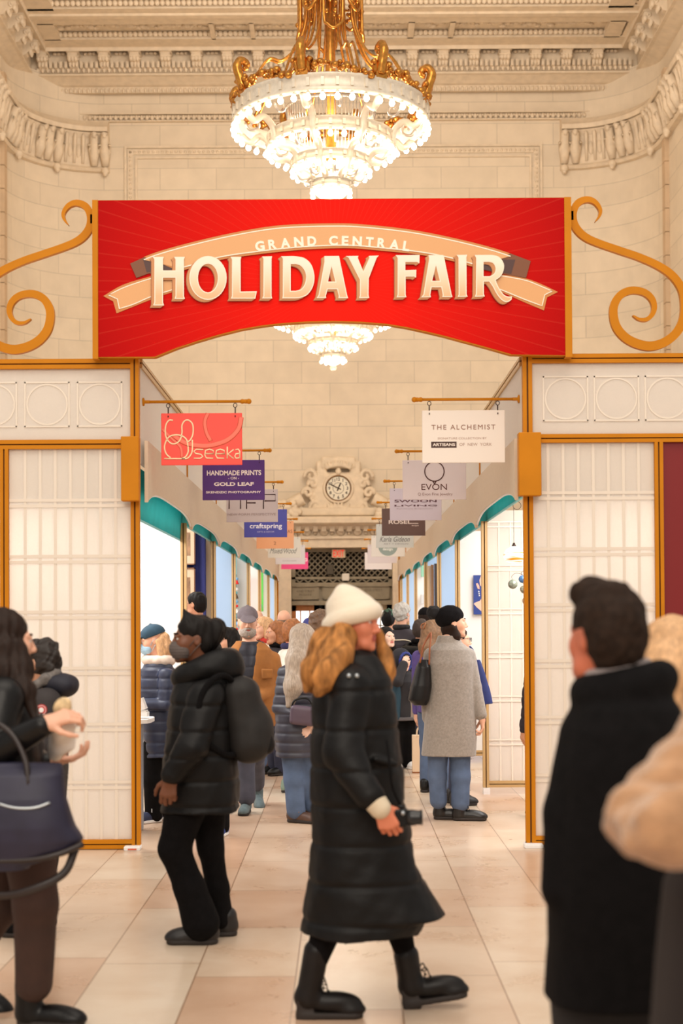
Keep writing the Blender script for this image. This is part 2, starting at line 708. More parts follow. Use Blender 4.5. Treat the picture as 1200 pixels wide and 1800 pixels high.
def wall_line(n=14, r_off=0.0, x_from=None):
    """right half of the wall plan, from the middle to the side wall (x relative to CX0)"""
    pts = [(0.0, WALL_Y - r_off)] if x_from is None else [(x_from, WALL_Y - r_off)]
    for i in range(n + 1):
        a = PI / 2 * i / n
        pts.append((XC + (RCN - r_off) * math.sin(a), 32.0 + (RCN - r_off) * math.cos(a)))
    return pts


def both(mb, line, prof_fn, close_ends=True, smooth=True):
    """sweeps a profile [(offset into the room, z)] along the right plan line and its mirror image"""
    for sgn in (1, -1):
        vs, fs = [], []
        prof = prof_fn
        m = len(prof)
        N = len(line)
        nrm = []
        for i in range(N):
            a, c = line[max(i - 1, 0)], line[min(i + 1, N - 1)]
            tx, ty = c[0] - a[0], c[1] - a[1]
            L = math.hypot(tx, ty) or 1
            nrm.append((ty / L, -tx / L))     # to the right of travel = into the room
        for i in range(N):
            for (o, z) in prof:
                vs.append((CX0 + sgn * (line[i][0] + nrm[i][0] * o), line[i][1] + nrm[i][1] * o, z))
        for i in range(N - 1):
            for k in range(m - 1):
                fs.append((i * m + k, (i + 1) * m + k, (i + 1) * m + k + 1, i * m + k + 1))
        if close_ends:
            fs.append(tuple(range(m))); fs.append(tuple((N - 1) * m + k for k in range(m)))
        mb.add(vs, fs, smooth)


Z_TOP = 14.6
# far wall: flat middle with a doorway cut, and the corner coves
DX0, DX1, DZ = P(511, 1000, WALL_Y).x, P(689, 1000, WALL_Y).x, P(600, 952, WALL_Y).z
mb = MB()
xa, xb = CX0 - XC, CX0 + XC
mb.box((xa, WALL_Y, 0), (DX0, WALL_Y + 0.5, Z_TOP))
mb.box((DX1, WALL_Y, 0), (xb, WALL_Y + 0.5, Z_TOP))
mb.box((DX0, WALL_Y, DZ), (DX1, WALL_Y + 0.5, Z_TOP))
tag(mb.build('wall_back', M_WALL), kind='structure')
for nm, sgn in (('wall_right', 1), ('wall_left', -1)):
    mb = MB()
    ln = wall_line(16)[1:] + [(XS, 18.0)]
    vs, fs = [], []
    for (x, y) in ln:
        nx, ny = (x - XC), (y - 32.0)
        if y < 32: nx, ny = 1, 0
        L = math.hypot(nx, ny) or 1
        ox, oy = x + nx / L * 0.4, y + ny / L * 0.4
        for q in ((x, y, 0), (x, y, Z_TOP), (ox, oy, Z_TOP), (ox, oy, 0)):
            vs.append((CX0 + sgn * q[0], q[1], q[2]))
    for i in range(len(ln) - 1):
        for k in range(4):
            fs.append((i * 4 + k, i * 4 + (k + 1) % 4, i * 4 + 4 + (k + 1) % 4, i * 4 + 4 + k))
    fs.append((0, 1, 2, 3)); e = 4 * (len(ln) - 1); fs.append((e, e + 1, e + 2, e + 3))
    mb.add(vs, fs, False)
    o = mb.build(nm, M_WALL)
    tag(o, kind='structure')
    # thin pilaster strip with darker blocks where the cove meets the side wall
    mb = MB()
    for k in range(26):
        z = 0.2 + k * 0.53
        mb.box((min(CX0 + sgn * 7.40, CX0 + sgn * 7.52), 31.72, z), (max(CX0 + sgn * 7.40, CX0 + sgn * 7.52), 31.98, z + 0.515))
    tag(mb.build('trim_pilaster', mat('pilaster_stone', (206, 178, 146), 0.8, var=0.08, vscale=3)), kind='structure')

# flat soffit band and main cornice: profile swept along the far wall, then along the side walls
cz = lambda py, off: P(600, py, WALL_Y - off).z
soff = [(-.02, cz(163, 0.0)), (0.10, cz(163, .1)), (0.22, cz(161, .22)), (0.25, cz(151, .25)), (0.30, cz(149, .3)), (0.34, cz(147, .34)),
        (0.42, cz(142, .42)), (0.58, cz(133, .58)), (0.66, cz(130, .66)), (0.66, cz(127, .66)), (0.60, cz(126, .6)), (0.60, cz(88, .6)),
        (1.02, cz(87, 1.02)), (1.04, cz(80, 1.04)), (1.12, cz(77, 1.12)), (1.12, 15.3), (0.0, 15.3)]
SIDE = 7.75
mb = MB()
vs, fs = [], []
m_ = len(soff)
path = [(-1, 18.0), (-1, WALL_Y), (1, WALL_Y), (1, 18.0)]
for i, (sx, y) in enumerate(path):
    for (o, z) in soff:
        if i in (0, 3): vs.append((CX0 + sx * (SIDE - o), y, z))
        else: vs.append((CX0 + sx * (SIDE - o), y - o, z))
for i in range(3):
    for k in range(m_ - 1):
        fs.append((i * m_ + k, (i + 1) * m_ + k, (i + 1) * m_ + k + 1, i * m_ + k + 1))
mb.add(vs, fs, False)
corn = mb.build('trim_cornice', M_TRIM)
tag(corn, kind='structure')
zb, zt = cz(88, .8), cz(116, .8)
# brackets (modillions) with a carved leaf under each
mod = MB()
mod.smooth = True
hz = zb - zt
mod.bbox((-0.15, -0.36, hz - 0.07), (0.15, 0, hz), .015)
mod.prism([(0, hz - 0.07), (-0.33, hz - 0.07), (-0.35, hz - 0.15), (-0.30, hz - 0.22), (-0.20, hz - 0.25), (-0.12, hz - 0.30), (-0.08, 0.02), (0, 0.0)], 'X', -0.11, 0.11)
for sx in (-0.075, 0, 0.075):
    mod.ball((sx, -0.30, hz - 0.20), 0.055, 8, (1, 1, 1.3))
    mod.ball((sx, -0.17, 0.10), 0.045, 8, (1, 1, 2.0))
for sx in (-0.115, 0.115):
    mod.tube([(sx, -0.26, hz - 0.15), (sx, -0.24, hz - 0.11), (sx, -0.2, hz - 0.12), (sx, -0.2, hz - 0.17), (sx, -0.25, hz - 0.2)], 0.025, 6)
mod_me = mod.mesh('modillion')
mod_me.materials.append(M_TRIM)
x = P(22, 100, 33.3).x
step = P(76, 100, 33.3).x - x
k = 0
while x < CX0 + SIDE - 0.9:
    o = link('modillion', mod_me, None, corn, (x, WALL_Y - 0.60, zt))
    x += step; k += 1
for sgn in (-1, 1):
    for k in range(4):
        o = link('modillion', mod_me, None, corn, (CX0 + sgn * (SIDE - 0.60), WALL_Y - 1.45 - k * step, zt))
        o.rotation_euler = (0, 0, -sgn * PI / 2)
# dentils, egg band, bead band, coffer rosettes: each band is one carved pattern
mb = MB()
x = CX0 - SIDE + 0.8
ds = step / 6
while x < CX0 + SIDE - 0.8:
    mb.box((x, WALL_Y - 0.74, zt + 0.02), (x + ds * 0.55, WALL_Y - 0.59, zt + 0.17))
    x += ds
mb.build('dentil_band', M_TRIM, corn)
mb = MB()
ez = cz(121, .62)
x = CX0 - SIDE + 0.75
while x < CX0 + SIDE - 0.7:
    mb.ball((x, WALL_Y - 0.63, ez), 0.062, 8, (0.8, 0.8, 1.15))
    mb.box((x + ds * .45, WALL_Y - 0.66, ez - 0.07), (x + ds * .55, WALL_Y - 0.6, ez + 0.07))
    x += ds
mb.build('egg_band', M_TRIM, corn)
mb = MB()
bz = cz(157, .25)
x = CX0 - SIDE + 0.3
while x < CX0 + SIDE - 0.3:
    mb.ball((x, WALL_Y - 0.25, bz), 0.055, 6, (0.7, 0.8, 1.2))
    x += 0.105
mb.build('bead_band', M_TRIM, corn)
mb = MB()
for k in range(24):
    xx = P(22, 100, 33.3).x + step * (k + 0.5)
    if xx > CX0 + SIDE - 1: break
    for sx in (-.1, 0, .1):
        mb.ball((xx + sx, WALL_Y - 0.66, cz(93, .62)), 0.05, 6, (1.2, 0.8, .8))
mb.build('rosette_band', M_TRIM, corn)

# ceiling: recessed plane with flat beams, framed panels and rope mouldings
CZ = 15.0
mb = MB()
mb.box((CX0 - SIDE, 20, CZ + 0.16), (CX0 + SIDE, WALL_Y - 0.9, CZ + 0.4))
ceil = mb.build('ceiling', M_TRIM)
tag(ceil, kind='structure')
mb = MB()
cY = lambda py: next(Y for Y in [33.4 - i * 0.01 for i in range(600)] if P(600, py, Y).z < CZ)
yA1, yA0 = cY(67), cY(41)
mb.box((CX0 - SIDE, yA1, CZ), (CX0 + SIDE, WALL_Y - 1.0, CZ + 0.2))
yB0 = cY(13)
mb.box((CX0 - SIDE, yB0, CZ), (CX0 + SIDE, yA0, CZ + 0.2))
mb.box((CX0 - SIDE, yB0 + 0.25, CZ - 0.05), (CX0 + SIDE, yB0 + 0.42, CZ + 0.2))
for (a, c) in ((75, 103), (370, 378), (440, 448), (716, 727), (788, 797), (1064, 1092)):
    mb.box((P(a, 55, 32.3).x, yA0 - 0.05, CZ), (P(c, 55, 32.3).x, yA1 + 0.05, CZ + 0.2))
for (a, c) in ((45, 95), (1068, 1112)):
    mb.box((P(a, 0, 31).x, 27, CZ), (P(c, 0, 31).x, yB0 + .1, CZ + 0.2))
mb.build('coffer_beams', M_TRIM, ceil)
mb = MB()
rnd = random.Random(2)
x = CX0 - SIDE + 1.0
while x < CX0 + SIDE - 1.0:
    mb.ball((x, yA1 - 0.07, CZ + 0.09), 0.055, 6, (1.3, 1, 1.2))
    mb.ball((x + .03, yB0 - 0.10, CZ + 0.08), 0.055, 6, (1.2, 1, 1.2))
    x += 0.115
mb.build('rope_moulding', M_TRIM, ceil)
mb = MB()
x = CX0 - SIDE + 1.0
while x < CX0 + SIDE - 1.0:
    pxx = 600 + x * F / 32.4
    if not any(a - 4 < pxx < c + 4 for a, c in ((75, 103), (370, 378), (440, 448), (716, 727), (788, 797), (1064, 1092))):
        mb.ball((x, (yA0 + yA1) / 2 + rnd.uniform(-.12, .12), CZ + 0.15), rnd.uniform(.05, .09), 6, (1.3, 1, .7))
    x += 0.10
mb.build('coffer_carving', M_TRIM, ceil)

# leaf band at the foot of the plain frieze, turning up into the corners
mb = MB()
fz = P(600, 204, WALL_Y - .1).z
x0b = P(45, 200, WALL_Y).x; x1b = P(1120, 200, WALL_Y).x
mb.box((x0b + .8, WALL_Y - 0.10, fz - 0.10), (x1b - .8, WALL_Y + 0.05, fz - 0.075))
mb.box((x0b + .8, WALL_Y - 0.10, fz + 0.075), (x1b - .8, WALL_Y + 0.05, fz + 0.10))
x = x0b + .8
while x < x1b - .8:
    mb.ball((x, WALL_Y - 0.05, fz), 0.07, 6, (0.8, 0.9, 1))
    mb.ball((x + .06, WALL_Y - 0.05, fz + 0.03), 0.035, 6)
    x += 0.125
for sgn, xe in ((-1, x0b + .8), (1, x1b - .8)):
    for k in range(8):
        t = k / 7
        mb.ball((xe + sgn * t * .95, WALL_Y - 0.06, fz + 0.16 * t * t), 0.07 * (1 - .6 * t), 6)
tag(mb.build('trim_leaf_band', M_TRIM), kind='structure')

# raised wall panel frame behind the banner
mb = MB()
a, c = P(219, 258, WALL_Y), P(952, 258, WALL_Y)
for (i, w, d) in ((0.0, 0.05, .05), (0.08, 0.12, .03), (0.26, 0.045, .05)):
    mb.box((a.x + i, WALL_Y - d, a.z - i - w), (c.x - i, WALL_Y + .02, a.z - i))
    mb.box((a.x + i, WALL_Y - d, 4.8 + i), (a.x + i + w, WALL_Y + .02, a.z - i - w))
    mb.box((c.x - i - w, WALL_Y - d, 4.8 + i), (c.x - i, WALL_Y + .02, a.z - i - w))
x = a.x + .14
while x < c.x - .14:
    mb.ball((x, WALL_Y - .03, a.z - .14), .035, 6); x += .11
z = a.z - .14
while z > 5:
    mb.ball((a.x + .14, WALL_Y - .03, z), .035, 6); mb.ball((c.x - .14, WALL_Y - .03, z), .035, 6); z -= .11
tag(mb.build('trim_wall_panel', M_TRIM), kind='structure')

# carved capital band on each corner cove: abacus, acanthus leaves and flutes, astragal
zb, zt = P(1000, 290, WALL_Y).z, P(1000, 236, WALL_Y).z
xs0 = P(984, 290, WALL_Y).x - CX0
for nm, sgn in (('trim_capital_right', 1), ('trim_capital_left', -1)):
    mb = MB()
    line = [(xs0, WALL_Y)] + [(xs0 + (XC - xs0) * k / 3, WALL_Y) for k in (1, 2)] + wall_line(14)[1:] + [(XS, 31.2), (XS, 29.5), (XS, 26.0)]

    def strip(prof, ln=line):
        vs, fs = [], []
        m = len(prof); N = len(ln)
        for i in range(N):
            p, q = ln[max(i - 1, 0)], ln[min(i + 1, N - 1)]
            tx, ty = q[0] - p[0], q[1] - p[1]; L = math.hypot(tx, ty)
            for (o, z) in prof:
                vs.append((CX0 + sgn * (ln[i][0] + ty / L * o), ln[i][1] - tx / L * o, z))
        for i in range(N - 1):
            for k in range(m - 1):
                fs.append((i * m + k, i * m + m + k, i * m + m + k + 1, i * m + k + 1))
        fs.append(tuple(range(m))); fs.append(tuple((N - 1) * m + k for k in range(m)))
        mb.add(vs, fs, False)
    strip([(0, zt), (.34, zt + .02), (.36, zt + .12), (.28, zt + .2), (.20, zt + .30), (0, zt + .36)])
    strip([(0, zb - .02), (.10, zb - .02), (.12, zb + .04), (.16, zb + .2), (.20, zt - .12), (.30, zt), (0, zt)])
    strip([(0, zb - .14), (.12, zb - .13), (.17, zb - .08), (.12, zb - .02), (0, zb - .02)])
    # walk along the line placing leaves and flutes
    acc = 0; idx = 0
    seg = []
    for i in range(len(line) - 1):
        p, q = line[i], line[i + 1]
        L = math.hypot(q[0] - p[0], q[1] - p[1])
        n = max(1, int(L / 0.05))
        for k in range(n):
            t = k / n
            seg.append((p[0] + (q[0] - p[0]) * t, p[1] + (q[1] - p[1]) * t, (q[0] - p[0]) / L, (q[1] - p[1]) / L, acc + L * t))
        acc += L
    nxt = 0.06
    for (x, y, tx, ty, s_) in seg:
        if s_ < nxt: continue
        nx, ny = ty, -tx
        leaf = (idx % 6) in (0, 1, 5)
        pos = lambda o, z, u=0: (CX0 + sgn * (x + nx * o + tx * u), y + ny * o + ty * u, z)
        H = zt - zb
        if leaf:
            mb.tube([pos(.12, zb), pos(.22, zb + H * .3), pos(.25, zb + H * .65), pos(.34, zb + H * .92), pos(.42, zb + H * .9), pos(.40, zb + H * .78)], [.09, .12, .11, .10, .07, .03], 7)
            for u in (-.09, .09):
                mb.tube([pos(.14, zb + .05, u * .6), pos(.22, zb + H * .4, u), pos(.30, zb + H * .62, u * 1.25), pos(.33, zb + H * .55, u * 1.4)], [.04, .05, .04, .02], 6)
            nxt = s_ + 0.26
        else:
            mb.tube([pos(.13, zb + .03), pos(.2, zb + H * .5), pos(.26, zb + H * .85), pos(.28, zb + H * .95)], [.035, .045, .05, .03], 6)
            mb.ball(pos(.17, zb + H * .45, .11), .07, 8, (1, .6, 2.6))
            nxt = s_ + 0.22
        if idx % 5 == 0:
            mb.ball(pos(.14, zb - .12), .10, 8, (1, 1, 1.0)); mb.ball(pos(.15, zb - .2), .06, 8)
        idx += 1
    tag(mb.build(nm, M_TRIM), kind='structure')

# ------------------------------------------------------------------ doorway with pilasters, entablature and pediment under the clock
PD = WALL_Y
mb = MB()
for (a, c) in ((472, 512), (689, 728)):
    x0, x1 = P(a, 1000, PD).x, P(c, 1000, PD).x
    mb.box((x0, PD - .30, 0), (x1, PD, P(600, 952, PD).z))
    mb.box((x0 + .08, PD - .34, .3), (x1 - .08, PD - .28, P(600, 965, PD).z))
    mb.box((x0 - .04, PD - .38, 0), (x1 + .04, PD, .3))
z1, z2, z3 = P(600, 958, PD - .3).z, P(600, 945, PD - .3).z, P(600, 925, PD - .3).z
x0, x1 = P(470, 940, PD).x, P(730, 940, PD).x
mb.box((x0, PD - .34, z1 - .06), (x1, PD + .1, z2))
mb.box((x0 - .05, PD - .40, z2 - .03), (x1 + .05, PD, z2 + .03))
mb.box((x0, PD - .30, z2), (x1, PD + .1, z3))
z4, z5 = P(600, 921, PD - .6).z, P(600, 908, PD - .6).z
mb.prism([(PD, z3 - .1), (PD - .40, z3 - .08), (PD - .48, z3), (PD - .70, z4), (PD - .75, z4 + .02), (PD - .76, z5 - .05), (PD - .70, z5), (PD, z5 + .02)], 'X', x0 - .35, x1 + .35)
x = x0 + .1
while x < x1:
    mb.box((x, PD - .48, z3 - .13), (x + .11, PD - .3, z3 - .01)); x += .2
x = x0 + .15
while x < x1 - .1:
    mb.ball((x, PD - .32, (z2 + z3) / 2), .10, 8, (1.2, .6, 1)); mb.ball((x + .2, PD - .32, (z2 + z3) / 2 - .03), .05, 6); x += .4
# sloping curved pediment arms
for sgn in (1, -1):
    pts = []
    for (u, v) in ((.0, 903), (22, 900), (42, 893), (60, 882), (72, 876)):
        q = P(594 + sgn * (134 - u), v, PD - .4); pts.append(q)
    mb.tube(catmull(pts, 5), .16, 8)
    mb.tube([q + Vector((0, .1, -.22)) for q in catmull(pts, 5)], .13, 8)
    q = P(594 + sgn * 134, 885, PD - .3)
    # fern sprays beside the arms
    for k in range(26):
        rr = random.Random(k * 7 + sgn)
        c = P(594 + sgn * rr.uniform(70, 118), rr.uniform(882, 908), PD - .6)
        mb.ball(c, rr.uniform(.05, .12), 6, (1.2, .7, 1))
tag(mb.build('trim_portal', M_TRIM), kind='structure')

# doorway infill: grille, transom panels, doors
dz = lambda py: P(600, py, PD + .15).z
dx = lambda px: P(px, 1000, PD + .15).x
mb = MB()
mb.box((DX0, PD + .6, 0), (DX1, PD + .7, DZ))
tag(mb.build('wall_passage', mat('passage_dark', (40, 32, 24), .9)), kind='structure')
g = MB()
gz0, gz1 = dz(1016), dz(968)
gx0, gx1 = dx(519), dx(682)
for (a, c, z0_, z1_) in ((gx0 - .15, gx1 + .15, gz0 - .03, gz0 + .03), (gx0 - .15, gx1 + .15, gz1 - .03, gz1 + .1), (gx0 - .15, gx0, dz(1025), gz1), (gx1, gx1 + .15, dz(1025), gz1)):
    g.box((a, PD + .10, z0_), (c, PD + .2, z1_))
g.box((gx0 - .2, PD + .08, dz(1027)), (gx1 + .2, PD + .25, dz(1025)))
st = 0.125
H = gz1 - gz0; Wd = gx1 - gx0
for sgn in (1, -1):
    t = -H
    while t < Wd:
        p0 = [t, 0.0]; p1 = [t + H, H]
        a = max(0, -p0[0]); p0 = [p0[0] + a, p0[1] + a]
        b2 = max(0, p1[0] - Wd); p1 = [p1[0] - b2, p1[1] - b2]
        if p1[0] > p0[0] + .02:
            f = (lambda q: (gx0 + q[0], PD + .13, gz0 + q[1])) if sgn > 0 else (lambda q: (gx1 - q[0], PD + .14, gz0 + q[1]))
            g.tube([f(p0), f(p1)], .017, 4)
        t += st * 1.15
x = gx0
while x < gx1:
    g.tube([(x, PD + .14, gz0 - .02), (x + .1, PD + .14, dz(1024)), (x + .2, PD + .14, gz0 - .02)], .025, 5); x += .2
o = g.build('trim_grille', M_DARKSTONE); tag(o, kind='structure')
mb = MB()
tz0, tz1 = dz(1056), dz(1027)
mb.box((DX0, PD + .12, tz0), (DX1, PD + .4, tz1))
for (a, c) in ((512, 560), (567, 622), (628, 684)):
    mb.box((dx(a + 2), PD + .06, dz(1052)), (dx(c - 2), PD + .13, dz(1031)))
    for (i, s2) in ((0, .05),):
        mb.box((dx(a), PD + .03, dz(1053.5)), (dx(c), PD + .13, dz(1051.5)))
        mb.box((dx(a), PD + .03, dz(1032)), (dx(c), PD + .13, dz(1030)))
        mb.box((dx(a), PD + .03, dz(1053)), (dx(a + 2), PD + .13, dz(1031)))
        mb.box((dx(c - 2), PD + .03, dz(1053)), (dx(c), PD + .13, dz(1031)))
mb.box((DX0, PD + .02, tz1 - .05), (DX1, PD + .3, tz1 + .04))
mb.box((DX0, PD + .05, tz0 - .1), (DX1, PD + .3, tz0))
tr = mb.build('trim_transom', M_DARKSTONE); tag(tr, kind='structure')
m_ins = mat('incised_letters', (96, 84, 66), .9)
for (a, c, y0, y1, t) in ((521, 552, 1037, 1041, '42ND STREET'), (526, 547, 1043.5, 1047, 'PASSAGE'), (640, 671, 1036, 1040, '42ND STREET')):
    text_fit('lettering', t, dx(a), dx(c), dz(y1), dz(y0), PD + .058, m_ins, tr, thick=.004, spacing=1.15)
for i, (a, c, col) in enumerate(((511, 560, (172, 106, 44)), (566, 622, (150, 100, 52)), (628, 688, (168, 150, 120)))):
    d = MB()
    x0, x1, zt_ = dx(a), dx(c), tz0 - .1
    w = (x1 - x0)
    st_ = .12
    d.box((x0, PD + .2, 0), (x0 + st_, PD + .26, zt_)); d.box((x1 - st_, PD + .2, 0), (x1, PD + .26, zt_))
    d.box((x0, PD + .2, zt_ - .14), (x1, PD + .26, zt_)); d.box((x0, PD + .2, 0), (x1, PD + .26, .3)); d.box((x0, PD + .2, .95), (x1, PD + .26, 1.08))
    for k in (1, 2):
        d.box((x0 + w * k / 3 - .015, PD + .205, .3), (x0 + w * k / 3 + .015, PD + .255, zt_))
    for z in (1.45, 1.85):
        d.box((x0, PD + .205, z), (x1, PD + .255, z + .03))
    o = d.build('door_%d' % (i + 1), mat('door_wood_%d' % i, col, .5, var=.15, vscale=3, stretch=(6, 1, 1)))
    tag(o, kind='structure')
    gl = MB(); gl.box((x0 + .1, PD + .225, .3), (x1 - .1, PD + .235, zt_ - .1))
    m = mat('daylit_pane', (232, 236, 238), .3, emit=1.0)
    gl.build('pane', m, o)

# exit sign, speaker and wireless box on the grille
def px_box(px0, py0, px1, py1, Y, dep, name, m, parent=None, bev=.01):
    a, c = P(px0, py1, Y), P(px1, py0, Y)
    mb = MB(); mb.bbox((a.x, Y, a.z), (c.x, Y + dep, c.z), bev)
    return mb.build(name, m, parent)


YE = PD - .02
e = empty('exit_sign', P(595, 972, YE), 'lit exit sign with red letters mounted over the doorway grille', 'exit sign')
e0 = e.location.copy()


def child_box(e, px0, py0, px1, py1, Y, dep, name, m, bev=.01):
    a, c = P(px0, py1, Y), P(px1, py0, Y)
    mb = MB(); mb.bbox((a.x - e.location.x, Y - e.location.y, a.z - e.location.z), (c.x - e.location.x, Y + dep - e.location.y, c.z - e.location.z), bev)
    return mb.build(name, m, e)


child_box(e, 583, 965.5, 607, 980.5, YE, .1, 'housing', mat('exit_housing', (236, 216, 180), .5))
ra = P(585.5, 979, YE); rb = P(604.5, 967, YE)
text_fit('lettering', 'EXIT', ra.x, rb.x, ra.z, rb.z, YE - .003, mat('exit_red', (225, 16, 8), .5, emit=.7), e, bold=.0, org=e.location)
child_box(e, 593, 962, 597, 966, YE, .05, 'mount', M_DARKSTONE)
e = empty('loudspeaker', P(580, 1000, YE), 'small dark grey loudspeaker fixed on the doorway grille', 'speaker')
child_box(e, 573.5, 992, 586, 1010, YE, .12, 'cabinet', mat('speaker_grey', (78, 70, 58), .7))
child_box(e, 574.5, 993, 585, 1009, YE - .012, .02, 'front_grille', mat('speaker_front', (88, 80, 68), .9))
e = empty('wireless_box', P(607, 1015, YE), 'white square wireless box on the lower edge of the grille', 'electrical box')
child_box(e, 600.5, 1008, 614, 1021, YE, .06, 'case', mat('white_plastic', (226, 218, 204), .4), .03)

# ------------------------------------------------------------------ clock in its carved cartouche
YC = PD - .35
cl = empty('wall_clock', P(594.5, 906, YC), 'round clock in a carved stone cartouche above the doorway', 'clock')
co = Vector(cl.location)
cc = P(594.5, 858, YC) - co
sd = SDF()
ppm = F / YC
def cpt(px, py, dy=0.0):
    q = P(px, py, YC) - co
    return np.array((q.x, dy, q.z))
sd.box(cpt(594.5, 870, .25), (.62, .2, .55), rnd=.12, k=.05)
sd.box(cpt(594.5, 812, .22), (.40, .16, .14), rnd=.05, k=.05)
sd.box(cpt(565, 824, .24), (.13, .14, .2), rnd=.05, k=.05)
sd.box(cpt(624, 824, .24), (.13, .14, .2), rnd=.05, k=.05)
sd.box(cpt(594.5, 900, .15), (.95, .25, .10), rnd=.05, k=.08)
rg = random.Random(5)
for sgn in (1, -1):
    # scroll volutes at the shoulders
    for (ux, uy, r0) in ((48, 836, .16), (44, 850, .12), (54, 866, .13), (40, 890, .14)):
        c = cpt(594.5 + sgn * ux, uy, .12)
        pts = []
        for k in range(15):
            a = k * .5; rr_ = r0 * (1 - k / 18)
            pts.append(c + np.array((sgn * rr_ * math.cos(a), -.02 - .004 * k, rr_ * math.sin(a))))
        sd.chain(pts, [.05 - .0015 * k for k in range(15)], k=.02)
    for k in range(44):
        a = rg.uniform(-.2, 1.75 * PI / 2)
        rad = rg.uniform(27, 58)
        ux, uy = rad * math.cos(a * .9), 872 + rg.uniform(-36, 30)
        if (ux ** 2 + (uy - 858) ** 2) ** .5 < 30: continue
        if uy > 895 and ux > 60: continue
        c = cpt(594.5 + sgn * min(ux, 56), uy, .10 + rg.uniform(-.02, .05))
        an = rg.uniform(0, PI)
        d = np.array((math.cos(an), -.3, math.sin(an))) * rg.uniform(.06, .13)
        sd.cone(c - d, c + d * .6, rg.uniform(.035, .055), .015, k=.02)
for k in range(7):
    c = cpt(594.5 + (k - 3) * 5, 893 + abs(k - 3), .0)
    sd.cone(c, c + np.array(((k - 3) * .02, -.03, .14)), .05, .02, k=.03)
for k in range(9):
    u = (k - 4) / 4
    c = cpt(594.5 + 20 * u, 817 + 5 * u * u, .06)
    sd.cone(c, c + np.array((.05 * u, -.03, .10)), .045, .02, k=.02)
sd.ell(cpt(594.5, 829, .0), (.07, .06, .09), k=.03)
sd.cone(cpt(594.5, 858, -.08), cpt(594.5, 858, .3), .32, .32, k=.005, sub=True)
link('cartouche', sd.mesh('cartouche', .018), M_TRIM, cl)
mb = MB(); mb.lathe([(.300, -.10), (.300, .03), (.335, .055), (.37, .03), (.385, -.05), (.37, -.14)], (cc.x, .04, cc.z), 40, axis='Y')
mb.build('bezel_ring', M_TRIM, cl)
mb = MB(); mb.lathe([(.285, 0), (.285, .05), (.30, .06), (.308, .05), (.308, 0)], (cc.x, .05, cc.z), 40, axis='Y')
mb.build('rim', mat('bronze', (130, 92, 48), .4, .8), cl)
mb = MB(); mb.lathe([(0, .0), (.292, .0), (.292, -.05)], (cc.x, .03, cc.z), 40, axis='Y', smooth=False)
dial = mb.build('dial', mat('clock_dial', (238, 228, 206), .5), cl)
md = mat('clock_black', (70, 52, 36), .6)
mb = MB()
mb.lathe([(.125, .004), (.125, .008), (.133, .008), (.133, .004)], (cc.x, .03, cc.z), 36, axis='Y')
for k in range(60):
    a = k * PI / 30
    r0 = .272 if k % 5 else .262
    mb.tube([(cc.x + r0 * math.sin(a), .02, cc.z + r0 * math.cos(a)), (cc.x + .284 * math.sin(a), .02, cc.z + .284 * math.cos(a))], .0035, 4)
mb.build('minute_marks', md, dial)
for k in range(1, 13):
    a = k * PI / 6
    me = text_mesh('numeral', str(k), .02, 1, 0, .5)
    q = co_of(me); lo, hi = q.min(0), q.max(0); s_ = .075 / (hi[1] - lo[1])
    o2 = np.empty_like(q); o2[:, 0] = (q[:, 0] - (lo[0] + hi[0]) / 2) * s_ + cc.x + .215 * math.sin(a); o2[:, 2] = (q[:, 1] - (lo[1] + hi[1]) / 2) * s_ + cc.z + .215 * math.cos(a); o2[:, 1] = .022 - q[:, 2] * .004
    set_co(me, o2); link('numeral', me, md, dial)
for nm, ang, L, w in (('hour_hand', 24, .15, .012), ('minute_hand', -64, .25, .009)):
    a = math.radians(ang); mb = MB()
    mb.tube([(cc.x - .07 * math.sin(a), .012, cc.z - .07 * math.cos(a)), (cc.x + L * .7 * math.sin(a), .010, cc.z + L * .7 * math.cos(a)), (cc.x + L * math.sin(a), .010, cc.z + L * math.cos(a))], [w, w * 1.3, .002], 6)
    mb.build(nm, md, cl)
# =================================================================== the fair: gate, booths, banner, hanging signs
GD = 10.0
M_GOLD = mat('mustard_gold_paint', (198, 124, 12), .6, var=.06, vscale=4, spec=.2)
M_GOLD_D = mat('gold_groove', (104, 62, 16), .7)
M_FAB = mat('white_fabric', (240, 232, 222), .85, var=.02, vscale=120)
nt, b = nodes_of(M_FAB)
tr = nt.nodes.new('ShaderNodeBsdfTranslucent'); tr.inputs[0].default_value = lin((244, 238, 232))
ms = nt.nodes.new('ShaderNodeMixShader'); ms.inputs[0].default_value = .45
nt.links.new(b.outputs[0], ms.inputs[1]); nt.links.new(tr.outputs[0], ms.inputs[2])
nt.links.new(ms.outputs[0], nt.nodes['Material Output'].inputs[0])
M_PAT = mat('fabric_pattern', (231, 219, 204), .85)
M_VAL = mat('valance_fabric', (216, 196, 172), .9, var=.03, vscale=30)
M_TEAL = mat('teal_awning', (78, 190, 192), .8, var=.12, vscale=7)
nt, b = nodes_of(M_TEAL)
tr = nt.nodes.new('ShaderNodeBsdfTranslucent'); tr.inputs[0].default_value = lin((70, 190, 190))
ms = nt.nodes.new('ShaderNodeMixShader'); ms.inputs[0].default_value = .5
nt.links.new(b.outputs[0], ms.inputs[1]); nt.links.new(tr.outputs[0], ms.inputs[2])
nt.links.new(ms.outputs[0], nt.nodes['Material Output'].inputs[0])
M_TEALP = mat('pale_teal_edge', (150, 216, 222), .7)
M_WHITE = mat('white_board', (238, 236, 234), .6)
M_BLUEW = mat('pale_blue_board', (168, 196, 230), .6)
M_STRIPW = mat('cream_frame', (222, 206, 180), .5)
SIGNX = P(930, 1090, GD).x, P(238, 1090, GD).x
Z_TOPR = P(0, 628, GD).z
XL, XR = P(245, 1090, GD).x, P(922, 1090, GD).x        # corridor edges
zp = lambda py, Y=GD: P(600, py, Y).z


